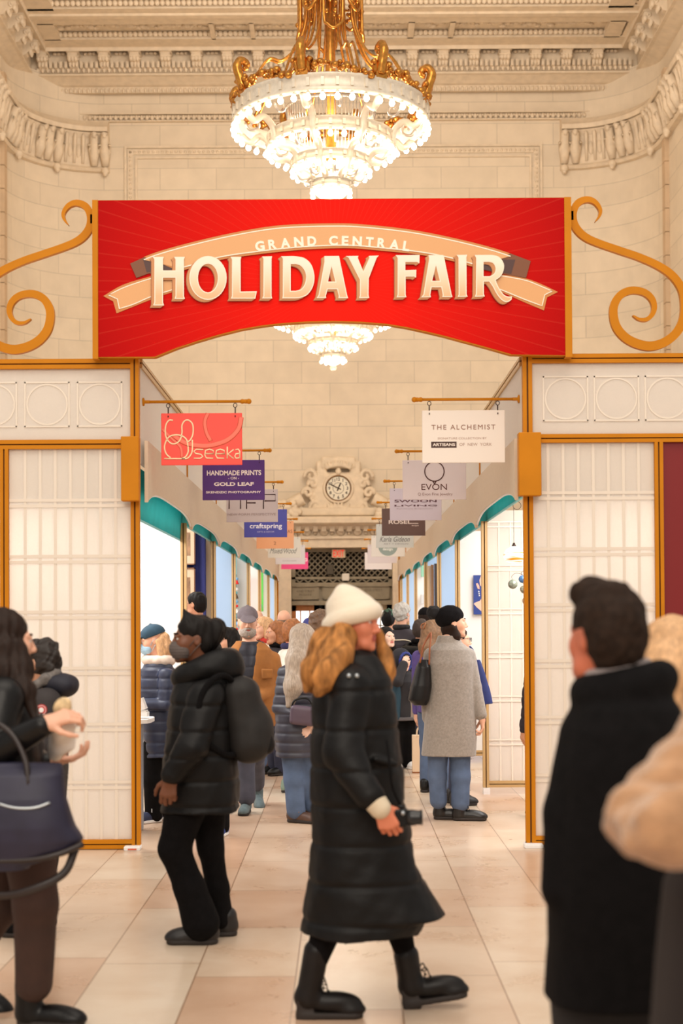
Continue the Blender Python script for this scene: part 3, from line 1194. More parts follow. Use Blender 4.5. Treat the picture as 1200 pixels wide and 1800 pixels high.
def rail(mb, x0, x1, z0, z1, Y=GD, d=.06, groove='H'):
    """gold frame bar with a dark groove along it; cur 0 gold, 1 groove"""
    mb.cur = 0
    if groove == 'H':
        h = (z1 - z0)
        mb.box((x0, Y, z0), (x1, Y + d, z0 + h * .42)); mb.box((x0, Y, z0 + h * .56), (x1, Y + d, z1))
        mb.cur = 1; mb.box((x0, Y + .02, z0 + h * .42), (x1, Y + d, z0 + h * .56))
    else:
        w = x1 - x0
        mb.box((x0, Y, z0), (x0 + w * .40, Y + d, z1)); mb.box((x0 + w * .58, Y, z0), (x1, Y + d, z1))
        mb.cur = 1; mb.box((x0 + w * .40, Y + .02, z0), (x0 + w * .58, Y + d, z1))
    mb.cur = 0


GM = [M_GOLD, M_GOLD_D]


def front(side):
    """front of the booth row facing the camera, one each side of the gate"""
    s = 1 if side == 'right' else -1
    X = lambda px: P(px, 1090, GD).x
    if s > 0:
        e = empty('booth_front', (X(1070), GD, 0), 'white shoji-style booth front with gold frame and red end panel, right of the gate', 'booth front')
        post, outer, pan = (922, 938.5), 1628, (950, 1153)
        stile = [(1153, 1168), (1383, 1398), (1613, 1628)]; upy = (640, 765); my = (765, 780); ty = (624, 640); by = (1472, 1487)
    else:
        e = empty('booth_front', (X(110), GD, 0), 'white shoji-style booth front with gold frame, left of the gate', 'booth front')
        post, outer, pan = (230, 245), -460, (15, 230)
        stile = [(0, 14.5), (-230, -215), (-460, -445)]; upy = (645, 770); my = (770, 786); ty = (628, 645); by = (1474, 1490)
    org = e.location
    L = lambda mb, name, m, par=None: (lambda o: (setattr(o, 'location', -org if par is None else (0, 0, 0)), o)[1])(mb.build(name, m, par or e))
    mb = MB(); rail(mb, X(post[0]), X(post[1]), P(600, 1489, GD).z, zp(ty[0]), groove='V')
    mb.box((min(X(post[0]), X(post[1])) + .005, GD - .012, 0.02), (max(X(post[0]), X(post[1])) - .005, GD + .0, P(600, 1489, GD).z + .01))
    L(mb, 'post', GM)
    x0, x1 = sorted((X(post[0]) if s < 0 else X(post[1]), X(outer)))
    for nm, (a, c) in (('top_rail', ty), ('middle_rail', my), ('bottom_rail', by)):
        mb = MB(); rail(mb, x0, x1, zp(c), zp(a)); L(mb, nm, GM)
    for (a, c) in stile:
        mb = MB(); rail(mb, X(a), X(c), zp(by[0]), zp(my[1]), groove='V'); L(mb, 'stile', GM)
    # upper panel with squares and circles
    mb = MB(); mb.box((x0, GD + .03, zp(upy[1])), (x1, GD + .04, zp(upy[0]))); up = L(mb, 'upper_panel', M_FAB)
    pt = MB()
    zc = zp(707 if s < 0 else 702); r = 36 / 250
    cs = [175 - 93 * j for j in range(7)] if s < 0 else [998 + 90 * j for j in range(7)]
    for c in cs:
        x = X(c)
        pt.lathe([(r - .008, 0), (r - .008, .004), (r + .004, .004), (r + .004, 0)], (x, GD + .03, zc), 36, axis='Y', smooth=False)
        for d in (-1, 1):
            pt.box((x + d * (r + .012) - .006, GD + .024, zc - .16), (x + d * (r + .012) + .006, GD + .03, zc + .16))
            pt.box((x - .16, GD + .024, zc + d * (r + .012) - .006), (x + .16, GD + .03, zc + d * (r + .012) + .006))
    L(pt, 'circle_pattern', M_PAT, up).location = (0, 0, 0)
    # lower panels with a grid
    spans = [(15, 230), (-215, 0), (-445, -230)] if s < 0 else [(938, 1153), (1168, 1383), (1398, 1613)]
    for k, (a, c) in enumerate(spans):
        red = s > 0 and k == 1
        mb = MB(); mb.box((X(a), GD + .03, zp(by[0]) if not red else zp(by[0])), (X(c), GD + .04, zp(my[1])))
        pn = L(mb, 'red_panel' if red else 'lower_panel', mat('deep_red_panel', (122, 6, 8), .5) if red else M_FAB)
        if red:
            tag(pn, 'plain deep red panel'); continue
        g = MB()
        ph = a + 28
        x = X(ph)
        while x < X(c) - .01:
            if x > X(a) + .01: g.box((x - .010, GD + .026, zp(by[0])), (x + .010, GD + .03, zp(my[1])))
            x += 26.6 / 250
        for yy in (876, 975, 1073, 1172, 1271, 1373):
            for d in (0, 10):
                z = zp(yy + d - (8 if s > 0 else 0)); g.box((X(a) + .001, GD + .0235, z - .011), (X(c) - .001, GD + .0255, z + .011))
        L(g, 'grid_pattern', M_PAT, pn).location = (0, 0, 0)
    # boxed end of the valance, foot block
    q = (217, 248, 768, 880) if s < 0 else (911, 950, 765, 875)
    mb = MB(); mb.bbox((X(q[0]), GD - .10, zp(q[3])), (X(q[1]), GD - .005, zp(q[2])), .004); L(mb, 'valance_cap', M_GOLD)
    c = sum(post) / 2
    mb = MB(); mb.bbox((X(c - 16 + s * 3), GD - .07, 0.0), (X(c + 14 + s * 5), GD + .05, .03), .006)
    ft = L(mb, 'foot_block', M_WHITE)
    if s < 0:
        mb = MB(); mb.box((X(226), GD - .074, .008), (X(241), GD - .07, .017)); L(mb, 'stripe', mat('orange_red', (214, 84, 40), .5), ft).location = (0, 0, 0)
    else:
        mb = MB(); mb.tube(catmull([(X(938), GD - .05, .012), (X(926), GD - .04, .012), (X(921), GD, .02), (X(926), GD + .05, .05), (X(931), GD + .07, .09)], 5), .008, 6)
        L(mb, 'cable', mat('black_cable', (24, 22, 22), .5))
    mb = MB(); mb.box((x0, GD + .045, 0.0), (x1, GD + .095, .045)); L(mb, 'base_board', mat('dark_base', (24, 20, 18), .8))
    return e


front('left'); front('right')

# ------------------------------------------------------------------ the banner over the gate
BY = GD - .085
M_RED = mat('banner_red', (204, 10, 8), .8, spec=.15)
nt, b = nodes_of(M_RED)
tc = nt.nodes.new('ShaderNodeTexCoord')
sx = nt.nodes.new('ShaderNodeSeparateXYZ'); nt.links.new(tc.outputs['Object'], sx.inputs[0])
at = nt.nodes.new('ShaderNodeMath'); at.operation = 'ARCTAN2'
nt.links.new(sx.outputs[2], at.inputs[0]); nt.links.new(sx.outputs[0], at.inputs[1])
mu = nt.nodes.new('ShaderNodeMath'); mu.operation = 'MULTIPLY'; mu.inputs[1].default_value = 17.0; nt.links.new(at.outputs[0], mu.inputs[0])
fr = nt.nodes.new('ShaderNodeMath'); fr.operation = 'FRACT'; nt.links.new(mu.outputs[0], fr.inputs[0])
ray = nt.nodes.new('ShaderNodeMapRange'); ray.inputs[1].default_value = .0; ray.inputs[2].default_value = .12; ray.inputs[3].default_value = 1; ray.inputs[4].default_value = 0
nt.links.new(fr.outputs[0], ray.inputs[0])
ln_ = nt.nodes.new('ShaderNodeVectorMath'); ln_.operation = 'LENGTH'; nt.links.new(tc.outputs['Object'], ln_.inputs[0])
rad = nt.nodes.new('ShaderNodeMapRange'); rad.inputs[1].default_value = .15; rad.inputs[2].default_value = 1.75; nt.links.new(ln_.outputs[1], rad.inputs[0])
rp = nt.nodes.new('ShaderNodeValToRGB')
rp.color_ramp.elements[0].color = lin((244, 26, 8)); rp.color_ramp.elements[1].color = lin((172, 3, 5)); rp.color_ramp.elements[0].position = 0
nt.links.new(rad.outputs[0], rp.inputs[0])
mx = nt.nodes.new('ShaderNodeMix'); mx.data_type = 'RGBA'
m2 = nt.nodes.new('ShaderNodeMath'); m2.operation = 'MULTIPLY'; m2.inputs[1].default_value = .10
nt.links.new(ray.outputs[0], m2.inputs[0])
nt.links.new(m2.outputs[0], mx.inputs[0]); nt.links.new(rp.outputs[0], mx.inputs[6]); mx.inputs[7].default_value = lin((255, 120, 90))
nt.links.new(mx.outputs[2], b.inputs['Base Color'])

ban = empty('banner_sign', P(584, 500, BY), 'large red arched banner lettered Holiday Fair spanning the gate between the booth fronts', 'banner')
BO = Vector(ban.location)


def bpx(px, py, dy=0.0):
    q = P(px, py, BY + dy)
    return (q.x - BO.x, q.z - BO.z)


def flat(name, loops_px, m, dy, ext=.0015, off=0.0, parent=None):
    """filled outline drawn in photo pixels on the banner plane"""
    loops = [[bpx(*q) for q in lp] for lp in loops_px]
    me = curve_mesh(name, loops, off, ext)
    a = co_of(me)
    out = np.stack([a[:, 0], dy - a[:, 2], a[:, 1]], 1)
    set_co(me, out)
    return link(name, me, m, parent or ban)


arc = [(272, 628.5), (310, 613), (347, 600.6), (385, 589.5), (422, 580), (460, 573.5), (497, 569.3), (540, 566.5), (585, 565.5), (635, 567), (680, 570.8), (715, 576.5), (748, 583.8), (782, 592), (815, 601), (856, 612), (898, 624)]
board = [(172, 352), (993, 347), (996, 625.5)] + arc[::-1] + [(172, 628.5)]
p_ = flat('board', [board], [M_GOLD], 0.03, .03)
flat('red_face', [[(172.6, 352.6), (992.6, 347.6), (995.4, 624.5), (898, 623)] + [(x, y - 1.6) for x, y in arc[::-1]] + [(172.6, 627.6)]], M_RED, -.001, .0008)
for (a, c, y0, y1) in ((163, 172, 352, 631), (993.3, 1003, 347, 628)):
    q0, q1 = P(a, y1, BY), P(c, y0, BY)
    mb = MB(); mb.box((q0.x - BO.x, -.01, q0.z - BO.z), (q1.x - BO.x, .065, q1.z - BO.z)); mb.build('side_board', M_GOLD, ban)

M_RIB = mat('ribbon_tan', (222, 164, 108), .5)
M_RIBE = mat('ribbon_edge', (200, 128, 60), .5)
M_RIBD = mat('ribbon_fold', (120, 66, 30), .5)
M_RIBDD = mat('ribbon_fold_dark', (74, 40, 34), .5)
M_CREAM = mat('letter_cream', (246, 230, 208), .5)
M_SIDE = mat('letter_side_tan', (204, 138, 84), .5)
M_SIDED = mat('letter_side_shadow', (150, 86, 40), .5)
mface = mat('letter_face', (240, 218, 190), .5)
nt, b = nodes_of(mface)
tc = nt.nodes.new('ShaderNodeTexCoord'); sx = nt.nodes.new('ShaderNodeSeparateXYZ'); nt.links.new(tc.outputs['Object'], sx.inputs[0])
mr = nt.nodes.new('ShaderNodeMapRange'); mr.inputs[1].default_value = -.08; mr.inputs[2].default_value = .14; nt.links.new(sx.outputs[2], mr.inputs[0])
rp = nt.nodes.new('ShaderNodeValToRGB'); rp.color_ramp.elements[0].color = lin((228, 182, 136)); rp.color_ramp.elements[1].color = lin((246, 232, 212))
e2 = rp.color_ramp.elements.new(.45); e2.color = lin((240, 210, 176))
nt.links.new(mr.outputs[0], rp.inputs[0]); nt.links.new(rp.outputs[0], b.inputs['Base Color'])

up = [(229, 463.8), (272.5, 445), (340, 426), (422.5, 407.5), (497.5, 396.5), (591, 393.5), (646, 396), (721, 404.5), (796, 419), (871, 438), (932, 459.5)]
lo = [(924, 489), (875, 480), (830, 469.5), (796, 460), (740, 449), (665, 441), (610, 437), (535, 439.5), (460, 447), (385, 458), (325, 475), (284, 482), (240, 489)]
cm = lambda pts, n=5: [(q.x, q.y) for q in catmull([(x, y, 0) for x, y in pts], n)]
upc, loc_ = cm(up), cm(lo)
# tails behind, then the folds, then the main arc
tailL = cm([(181.8, 520.7), (216, 501), (265, 486), (312, 474)], 4) + cm([(312, 512), (299, 515), (265, 527), (230, 541), (205, 551)], 4) + [(199, 530)]
tailR = cm([(870, 482), (900, 485), (928, 491), (954, 501), (980, 513.5)], 4) + [(961, 523)] + cm([(955.6, 546), (920, 531), (886, 516), (868, 509)], 4)
flat('ribbon_tail', [tailL], M_RIBE, -.0035)
flat('ribbon_tail', [tailR], M_RIBE, -.0035)
inL = cm([(191, 519), (220, 505), (265, 490), (310, 478)], 4) + cm([(310, 508), (299, 511), (265, 522), (235, 535), (210, 543)], 4) + [(206.5, 526)]
inR = cm([(872, 484), (900, 488.5), (926, 494), (950, 503.5), (970, 512)], 4) + [(957, 518.5)] + cm([(952, 538), (920, 526), (886, 512), (870, 506)], 4)
flat('ribbon_tail_face', [inL], M_RIB, -.005); flat('ribbon_tail_face', [inR], M_RIB, -.005)


def pline(name, pts_px, w_px, m, dy, closed=False):
    """a drawn line of constant width on the banner"""
    pts = [Vector((q[0], q[1])) for q in pts_px]
    A, B2 = [], []
    for i, q in enumerate(pts):
        a = pts[i - 1] if (i or closed) else q
        c = pts[(i + 1) % len(pts)] if (i < len(pts) - 1 or closed) else q
        t = (c - a); t = t / (t.length or 1)
        nrm = Vector((-t.y, t.x)) * w_px / 2
        A.append(q + nrm); B2.append(q - nrm)
    lp = [(q.x, q.y) for q in A + B2[::-1]]
    if closed:
        return flat(name, [[(q.x, q.y) for q in A], [(q.x, q.y) for q in B2[::-1]]], m, dy)
    return flat(name, [lp], m, dy)


M_LINE = mat('ribbon_white_line', (250, 236, 216), .5)
pline('ribbon_line', inL[:-1] + [inL[-1]], 1.6, M_LINE, -.0065, True); pline('ribbon_line', inR, 1.6, M_LINE, -.0065, True)
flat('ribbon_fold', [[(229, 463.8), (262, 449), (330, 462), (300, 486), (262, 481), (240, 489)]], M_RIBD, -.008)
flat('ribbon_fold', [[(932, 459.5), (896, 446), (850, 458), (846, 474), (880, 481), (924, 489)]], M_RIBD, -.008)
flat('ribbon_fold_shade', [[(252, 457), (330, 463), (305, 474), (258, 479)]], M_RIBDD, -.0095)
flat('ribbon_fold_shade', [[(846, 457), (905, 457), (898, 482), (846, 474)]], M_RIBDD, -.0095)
main = [q for q in upc if 252 < q[0] < 905]
mlow = [q for q in loc_ if 312 < q[0] < 846]
flat('ribbon_band', [main + mlow], M_RIBE, -.011)
mi = [(x, y + 5) for x, y in main]; ml2 = [(x, y - 5) for x, y in mlow]
flat('ribbon_band_face', [mi + ml2], M_RIB, -.0125)
pline('ribbon_line', mi, 1.8, M_LINE, -.014); pline('ribbon_line', ml2, 1.8, M_LINE, -.014)

# GRAND CENTRAL, letter by letter along the arc
word = 'GRAND CENTRAL'
cxp, cyp, rb_ = 585.0, 1308.0, 875.0
wid = {'G': 19, 'R': 17, 'A': 19.5, 'N': 19, 'D': 18, ' ': 11, 'C': 18, 'E': 14.5, 'T': 16, 'L': 14}
gap = 4.2
tot = sum(wid[c] + gap for c in word) - gap
pos = -tot / 2 - 1
for c in word:
    w = wid[c]
    if c != ' ':
        ang = (pos + w / 2) / rb_
        me = text_mesh('letter', c, .045, 1, 0, .5)
        a = co_of(me); l0, h0 = a.min(0), a.max(0)
        gx = (a[:, 0] - (l0[0] + h0[0]) / 2) / (h0[0] - l0[0]) * (w - 2.5)
        gy = (a[:, 1] - l0[1]) / (h0[1] - l0[1]) * 17.5
        X_ = cxp + (rb_ + gy) * math.sin(ang) + gx * math.cos(ang)
        Y_ = cyp - (rb_ + gy) * math.cos(ang) + gx * math.sin(ang)
        out = np.empty_like(a)
        for i in range(len(a)):
            q = bpx(X_[i], Y_[i]); out[i] = (q[0], -.0155 - a[i, 2] * .002, q[1])
        set_co(me, out); link('letter', me, M_LINE, ban)
    pos += w + gap

def inset(lp, d, hole=False):
    """polygon moved inwards by d pixels (outwards for a hole), with limited corners"""
    ar = sum(lp[i][0] * lp[(i + 1) % len(lp)][1] - lp[(i + 1) % len(lp)][0] * lp[i][1] for i in range(len(lp)))
    sg = (1 if ar > 0 else -1) * (-1 if hole else 1)
    out = []
    n = len(lp)
    for i in range(n):
        p0, p1, p2 = (Vector(lp[j % n]) for j in (i - 1, i, i + 1))
        a, c = (p1 - p0), (p2 - p1)
        if a.length < 1e-6 or c.length < 1e-6: out.append(tuple(p1)); continue
        a.normalize(); c.normalize()
        n1, n2 = Vector((-a.y, a.x)) * sg, Vector((-c.y, c.x)) * sg
        m = n1 + n2
        if m.length < .2: m = n1
        m.normalize()
        q = p1 + m * d / max(.55, m.dot(n1))
        out.append((q.x, q.y))
    return out


# HOLIDAY FAIR in extruded display letters
A_ = lambda pts: [(250 + x / 5.4545, 430 + y / 5.4545) for x, y in pts]
B_ = lambda pts: [(460 + x / 5.4545, 430 + y / 5.4545) for x, y in pts]
C_ = lambda pts: [(680 + x / 5, 430 + y / 5) for x, y in pts]
ell2 = lambda cx, cy, rx, ry, n=32: [(cx + rx * math.cos(2 * PI * k / n), cy + ry * math.sin(2 * PI * k / n)) for k in range(n)]
qc = lambda pts, n=5: cm(pts, n)
LET = [
    ('H', [A_([(105, 125), (210, 125), (203, 150), (203, 255), (322, 255), (322, 150), (308, 125), (412, 125), (403, 150), (403, 500), (412, 528), (313, 528), (322, 500), (322, 325), (203, 325), (203, 560), (212, 590), (108, 590), (120, 560), (120, 150)])]),
    ('O', [A_(ell2(633, 327, 179, 210)), A_(ell2(632, 328, 95, 137))]),
    ('L', [A_([(848, 125), (952, 125), (945, 150), (945, 458), (1100, 455), (1085, 525), (850, 525), (862, 500), (862, 150)])]),
    ('I', [B_([(5, 122), (100, 120), (95, 145), (95, 500), (102, 523), (5, 523), (17, 500), (17, 145)])]),
    ('D', [B_([(185, 120), (300, 118)] + qc([(330, 120), (410, 138), (475, 200), (505, 310), (490, 410), (440, 485), (370, 517), (320, 522)]) + [(198, 522), (203, 500), (203, 140)]), B_([(278, 195)] + qc([(325, 193), (375, 212), (415, 265), (425, 325), (410, 390), (375, 435), (325, 450)]) + [(278, 450)])]),
    ('A', [B_([(600, 118), (740, 117), (745, 140), (818, 495), (828, 520), (733, 520), (738, 500), (722, 435), (632, 435), (613, 500), (618, 518), (526, 520), (545, 490), (600, 175)]), B_([(668, 215), (635, 362), (705, 362)])]),
    ('Y', [B_([(805, 118), (925, 116), (920, 135), (972, 265), (1030, 135), (1025, 116), (1120, 113), (1100, 135), (1025, 330), (1022, 495), (1030, 518), (930, 520), (940, 495), (940, 345), (832, 135)])]),
    ('F', [C_([(75, 100), (285, 98), (283, 172), (262, 160), (160, 160), (160, 232), (256, 228), (253, 297), (238, 288), (162, 288), (162, 445), (169, 468), (83, 470), (92, 445), (92, 125)])]),
    ('A', [C_([(362, 100), (490, 98), (500, 120), (565, 445), (573, 467), (483, 467), (488, 448), (475, 382), (390, 382), (378, 448), (385, 468), (298, 470), (318, 445), (368, 130)]), C_([(428, 190), (395, 325), (462, 325)])]),
    ('I', [C_([(608, 98), (702, 96), (695, 120), (697, 445), (706, 464), (618, 466), (627, 445), (625, 120)])]),
    ('R', [C_([(766, 98), (900, 97)] + qc([(925, 98), (975, 112), (1010, 148), (1025, 195), (1015, 250), (988, 292), (952, 318)]) + qc([(960, 345), (985, 395), (1020, 443), (1055, 462), (1095, 462)]) + qc([(1090, 490), (1065, 508), (1035, 510), (1000, 490), (960, 440), (925, 375), (895, 332)]) + [(848, 332), (848, 440), (856, 462), (768, 465), (778, 440), (780, 125)]), C_([(845, 160)] + qc([(890, 158), (930, 172), (950, 215), (938, 260), (900, 285)]) + [(845, 285)])]),
]
for ch, loops in LET:
    # three stacked layers of print: dark side, tan side, cream outline, toned face
    root_ = None
    sh = lambda dx_, dy_: [[(x + dx_, y + dy_) for x, y in lp] for lp in loops]
    fc = flat('letter', loops, M_CREAM, -.0225)
    for k in range(6):
        t = (6 - k) / 6
        flat('letter_side', sh(-6.3 * t, 4.2 * t), M_SIDE if k > 0 else M_SIDED, -.0165 - k * .0009, .0003, parent=fc)
    flat('letter_face', [inset(lp, 1.7, k > 0) for k, lp in enumerate(loops)], mface, -.0242, .0003, parent=fc)

# ------------------------------------------------------------------ the two flat gold scrolls beside the banner
def scroll(name, mir, label):
    X = (lambda x: 1166 - x) if mir else (lambda x: x)     # the left scroll mirrors the right one
    yo = (lambda y: y + 6) if mir else (lambda y: y)
    path = [(1046, 389), (1054, 378), (1054.5, 367), (1046, 355), (1032, 350), (1016, 356), (1007.5, 372), (1008, 390), (1017, 406), (1032, 418), (1055, 428),
            (1090, 440), (1125, 452), (1158, 467), (1182, 484), (1198, 507), (1203, 533), (1201, 560), (1190, 583), (1170, 600), (1145, 608), (1120, 604), (1098, 592), (1083, 573),
            (1078, 550), (1081, 532), (1092, 517), (1110, 510), (1131, 513), (1145, 524), (1150, 539), (1146, 553), (1136, 561), (1124, 561), (1115, 556), (1112, 554)]
    wd = [1, 5, 6.5, 8.5, 10.5, 12, 13, 13.5, 13.5, 13, 12.5, 12.5, 12.5, 13, 13.5, 14, 14, 14.5, 15, 15.5, 16, 16, 15.5, 15, 14.5, 14, 13.5, 13, 12, 11, 9.5, 8, 7, 5, 3, 1]
    c3 = catmull([(x, y, w) for (x, y), w in zip(path, wd)], 5)
    A, B2 = [], []
    for i, q in enumerate(c3):
        a, c = c3[max(i - 1, 0)], c3[min(i + 1, len(c3) - 1)]
        t = Vector((c.x - a.x, c.y - a.y)); t.normalize()
        nrm = Vector((-t.y, t.x)) * q.z / 2
        A.append((q.x + nrm.x, q.y + nrm.y)); B2.append((q.x - nrm.x, q.y - nrm.y))
    e = empty(name, P(X(1120), yo(615), GD - .01), label, 'scroll ornament')
    o0 = Vector(e.location)
    vs, fs = [], []
    n = len(A)
    for dy in (0, .04):
        for (a, c) in zip(A, B2):
            for q in (a, c):
                w = P(X(q[0]), yo(q[1]), GD - .01); vs.append((w.x - o0.x, dy, w.z - o0.z))
    for i in range(n - 1):
        a, b_, c, d = 2 * i, 2 * i + 1, 2 * i + 3, 2 * i + 2
        k = 2 * n
        fs += [(a, b_, c, d), (a + k, d + k, c + k, b_ + k), (a, d, d + k, a + k), (b_, b_ + k, c + k, c)]
    mb = MB(); mb.add(vs, fs, False); mb.build('scroll', M_GOLD, e)
    # small clip that holds it to the banner's side board
    w0, w1 = P(X(1003), yo(386), GD - .02), P(X(1008), yo(370), GD - .02)
    mb = MB(); mb.box((min(w0.x, w1.x) - o0.x, 0, w0.z - o0.z), (max(w0.x, w1.x) - o0.x, .05, w1.z - o0.z)); mb.build('clip', M_GOLD_D, e)


scroll('scroll_ornament', False, 'gold S-shaped scroll to the right of the red banner, its lower spiral complete')
scroll('scroll_ornament', True, 'gold S-shaped scroll to the left of the red banner, cut by the picture edge')

# ------------------------------------------------------------------ booths along the corridor
BL = 3.03
NB = 7
ZV1, ZV0, ZPK = 2.885, 2.445, 2.555
DIV = {('L', 0): M_WHITE, ('R', 0): M_FAB, ('L', 1): mat('cream_board', (226, 208, 180), .7), ('R', 1): M_WHITE, ('L', 2): M_BLUEW, ('R', 2): M_BLUEW, ('L', 3): mat('grey_board', (206, 204, 200), .7),
       ('R', 3): M_BLUEW, ('L', 4): M_WHITE, ('R', 4): M_WHITE, ('L', 5): M_WHITE, ('R', 5): M_BLUEW, ('L', 6): M_BLUEW, ('R', 6): M_BLUEW}
ORD = ['first', 'second', 'third', 'fourth', 'fifth', 'sixth', 'seventh']
M_POSTC = mat('pale_gold_frame', (196, 160, 108), .5)


def booth(side, i):
    s = -1 if side == 'L' else 1
    xe = XL if s < 0 else XR
    y0, y1 = GD + .10 + i * BL, GD + .10 + (i + 1) * BL
    sd_ = 'left' if s < 0 else 'right'
    extra = {('L', 0): 'white-walled with a counter', ('L', 1): 'with dark blue curtain and framed prints', ('L', 2): 'with a pale blue end wall', ('L', 3): 'with felt ornaments and grey wall',
             ('L', 4): 'with an orange panel', ('L', 5): 'with a green panel', ('L', 6): 'next to the portal', ('R', 0): 'with pendant lamp and glass balls', ('R', 1): 'with a portrait poster',
             ('R', 2): 'with a pale blue end wall', ('R', 3): 'with dark hanging cloths', ('R', 4): 'with small framed notices', ('R', 5): 'pale blue, near the end', ('R', 6): 'next to the portal'}[(side, i)]
    e = empty('market_booth', (xe + s * 1.2, (y0 + y1) / 2, 0), '%s market booth on the %s of the corridor, %s' % (ORD[i], sd_, extra), 'market booth')
    org = Vector(e.location)

    def L(mb, name, m, par=None):
        o = mb.build(name, m, par or e)
        if par is None: o.location = -org
        return o
    X = lambda d: xe + s * d          # d metres away from the corridor edge
    bx = lambda mb, d0, d1, ya, yb, z0, z1: mb.box((min(X(d0), X(d1)), ya, z0), (max(X(d0), X(d1)), yb, z1))
    # upper fascia with top rail
    mb = MB(); bx(mb, .0, .015, y0, y1 - .001, 2.72, Z_TOPR - .06); L(mb, 'fascia', M_FAB)
    mb = MB(); mb.cur = 0; bx(mb, -.012, .045, y0, y1, Z_TOPR - .065, Z_TOPR - .035); bx(mb, -.012, .045, y0, y1, Z_TOPR - .022, Z_TOPR + .0); mb.cur = 1; bx(mb, 0, .045, y0, y1, Z_TOPR - .035, Z_TOPR - .022)
    L(mb, 'top_rail', [M_POSTC, M_GOLD_D])
    mb = MB(); bx(mb, -.01, .05, y1 - .05, y1 - .002, 2.72, Z_TOPR - .001); L(mb, 'upper_post', M_GOLD)
    # scalloped valance hung a little in front of the fascia
    mb = MB()
    n = 40
    vs, fs = [], []
    for k in range(n + 1):
        u = -1 + 2 * k / n
        z = ZV0 + (ZPK - ZV0) * max(0, 1 - abs(u) ** 4) ** .8
        y = y0 + (y1 - y0) * k / n
        for d, zz in ((-.05, z), (-.05, ZV1), (-.025, ZV1), (-.025, z)):
            vs.append((X(d), y, zz))
    for k in range(n):
        for q in range(4):
            fs.append((k * 4 + q, k * 4 + (q + 1) % 4, k * 4 + 4 + (q + 1) % 4, k * 4 + 4 + q))
    fs.append((0, 1, 2, 3)); fs.append((4 * n, 4 * n + 1, 4 * n + 2, 4 * n + 3))
    mb.add(vs, fs, False)
    vl = L(mb, 'valance', M_VAL)
    mb = MB()
    pts = [(X(-.037), y0 + .012 + (BL - .024) / BL * 0 + (y1 - y0) * k / n, (ZV0 + (ZPK - ZV0) * max(0, 1 - abs(-1 + 2 * k / n) ** 4) ** .8)) for k in range(n + 1)]
    mb.tube(pts[1:-1], .010, 6); L(mb, 'valance_piping', M_WHITE, vl).location = (0, 0, 0)
    # teal awning lining sloping up inside the opening
    mb = MB()
    zt0 = 2.345 if (side, i) == ('L', 0) else 2.505
    m_ = 16
    vs, fs = [], []
    for k in range(m_ + 1):
        y = y0 + .02 + (y1 - y0 - .06) * k / m_
        wv = .006 * math.sin(k * 1.9)
        for d, z in ((.060 + wv, zt0 + wv), (.052 + wv * .5, zt0 + .12), (.022, 2.70), (.030, 2.70), (.062 + wv * .5, zt0 + .12), (.070 + wv, zt0 + wv)):
            vs.append((X(d), y, z))
    for k in range(m_):
        for q in range(6):
            fs.append((k * 6 + q, k * 6 + (q + 1) % 6, k * 6 + 6 + (q + 1) % 6, k * 6 + 6 + q))
    fs.append(tuple(range(6))); fs.append(tuple(6 * m_ + q for q in range(6)))
    mb.add(vs, fs, True)
    aw = L(mb, 'awning', M_TEAL)
    mb = MB(); mb.tube([(X(.062), y0 + .02, zt0), (X(.062), y1 - .04, zt0)], .010, 6); L(mb, 'awning_hem', M_TEALP, aw).location = (0, 0, 0)
    # end wall facing the camera: framed panel with gold stile at the corridor edge
    yd = y1 - .06
    st = MB(); rail(st, min(X(0), X(.055)), max(X(0), X(.055)), .06, 2.5, yd - .03, .06, 'V'); L(st, 'corner_stile', [M_POSTC if i else M_POSTC, M_GOLD_D])
    mb = MB(); bx(mb, .055, 2.4, yd - .005, yd + .005, .12, 2.6); pn = L(mb, 'end_panel', DIV[(side, i)])
    if (side, i) == ('R', 0):
        g = MB()
        for k in range(1, 5): bx(g, .055 + k * .107 - .008, .055 + k * .107 + .008, yd - .009, yd - .005, .12, 2.5)
        for k in range(6):
            for d in (0, .045): bx(g, .056, .7, yd - .012, yd - .0095, .45 + k * .4 + d - .008, .45 + k * .4 + d + .008)
        L(g, 'grid_pattern', M_PAT, pn).location = (0, 0, 0)
    mb = MB(); rail(mb, min(X(.055), X(2.4)), max(X(.055), X(2.4)), .06, .12, yd - .02, .04); L(mb, 'bottom_rail', [M_POSTC, M_GOLD_D])
    mb = MB(); bx(mb, .0, .06, yd - .05, yd + .05, 0, .058); L(mb, 'foot_block', M_WHITE)
    # back wall of the booth and the light track under its top
    mb = MB(); bx(mb, 2.4, 2.43, y0, y1, 0, 2.7); L(mb, 'back_wall', M_WHITE)
    # sign bracket: rod with a ball end, fixed to the fascia post
    yr = SIGN_Y(i)
    zr = P(600, 706, 10.2).z
    return e


SIGN_Y = lambda i: 10.2 + BL * i
for i in range(NB):
    for sd_ in 'LR':
        booth(sd_, i)
        s = -1 if sd_ == 'L' else 1
        xe = XL if s < 0 else XR
        yc = GD + .1 + (i + .5) * BL
        l = area_light('booth_light', (xe + s * 1.0, yc - .2, 2.75), (xe + s * 1.05, yc + .3, 0), 1.2, 60 if i == 0 else 34, (1.0, .97, .94), 2.2)

# pale gold end panels where the booth rows stop in front of the portal
for s, xe in ((-1, XL), (1, XR)):
    mb = MB(); mb.box((min(xe, xe + s * .5), GD + .14 + NB * BL, 0), (max(xe, xe + s * .5), GD + .20 + NB * BL, Z_TOPR - .35))
    mb.box((min(xe, xe - s * .03), GD + .13 + NB * BL, 0), (max(xe, xe - s * .03), GD + .2 + NB * BL, Z_TOPR - .35))
    o = mb.build('end_panel', M_GOLD); tag(o, 'plain gold end panel closing the %s booth row before the portal' % ('left' if s < 0 else 'right'), 'panel')

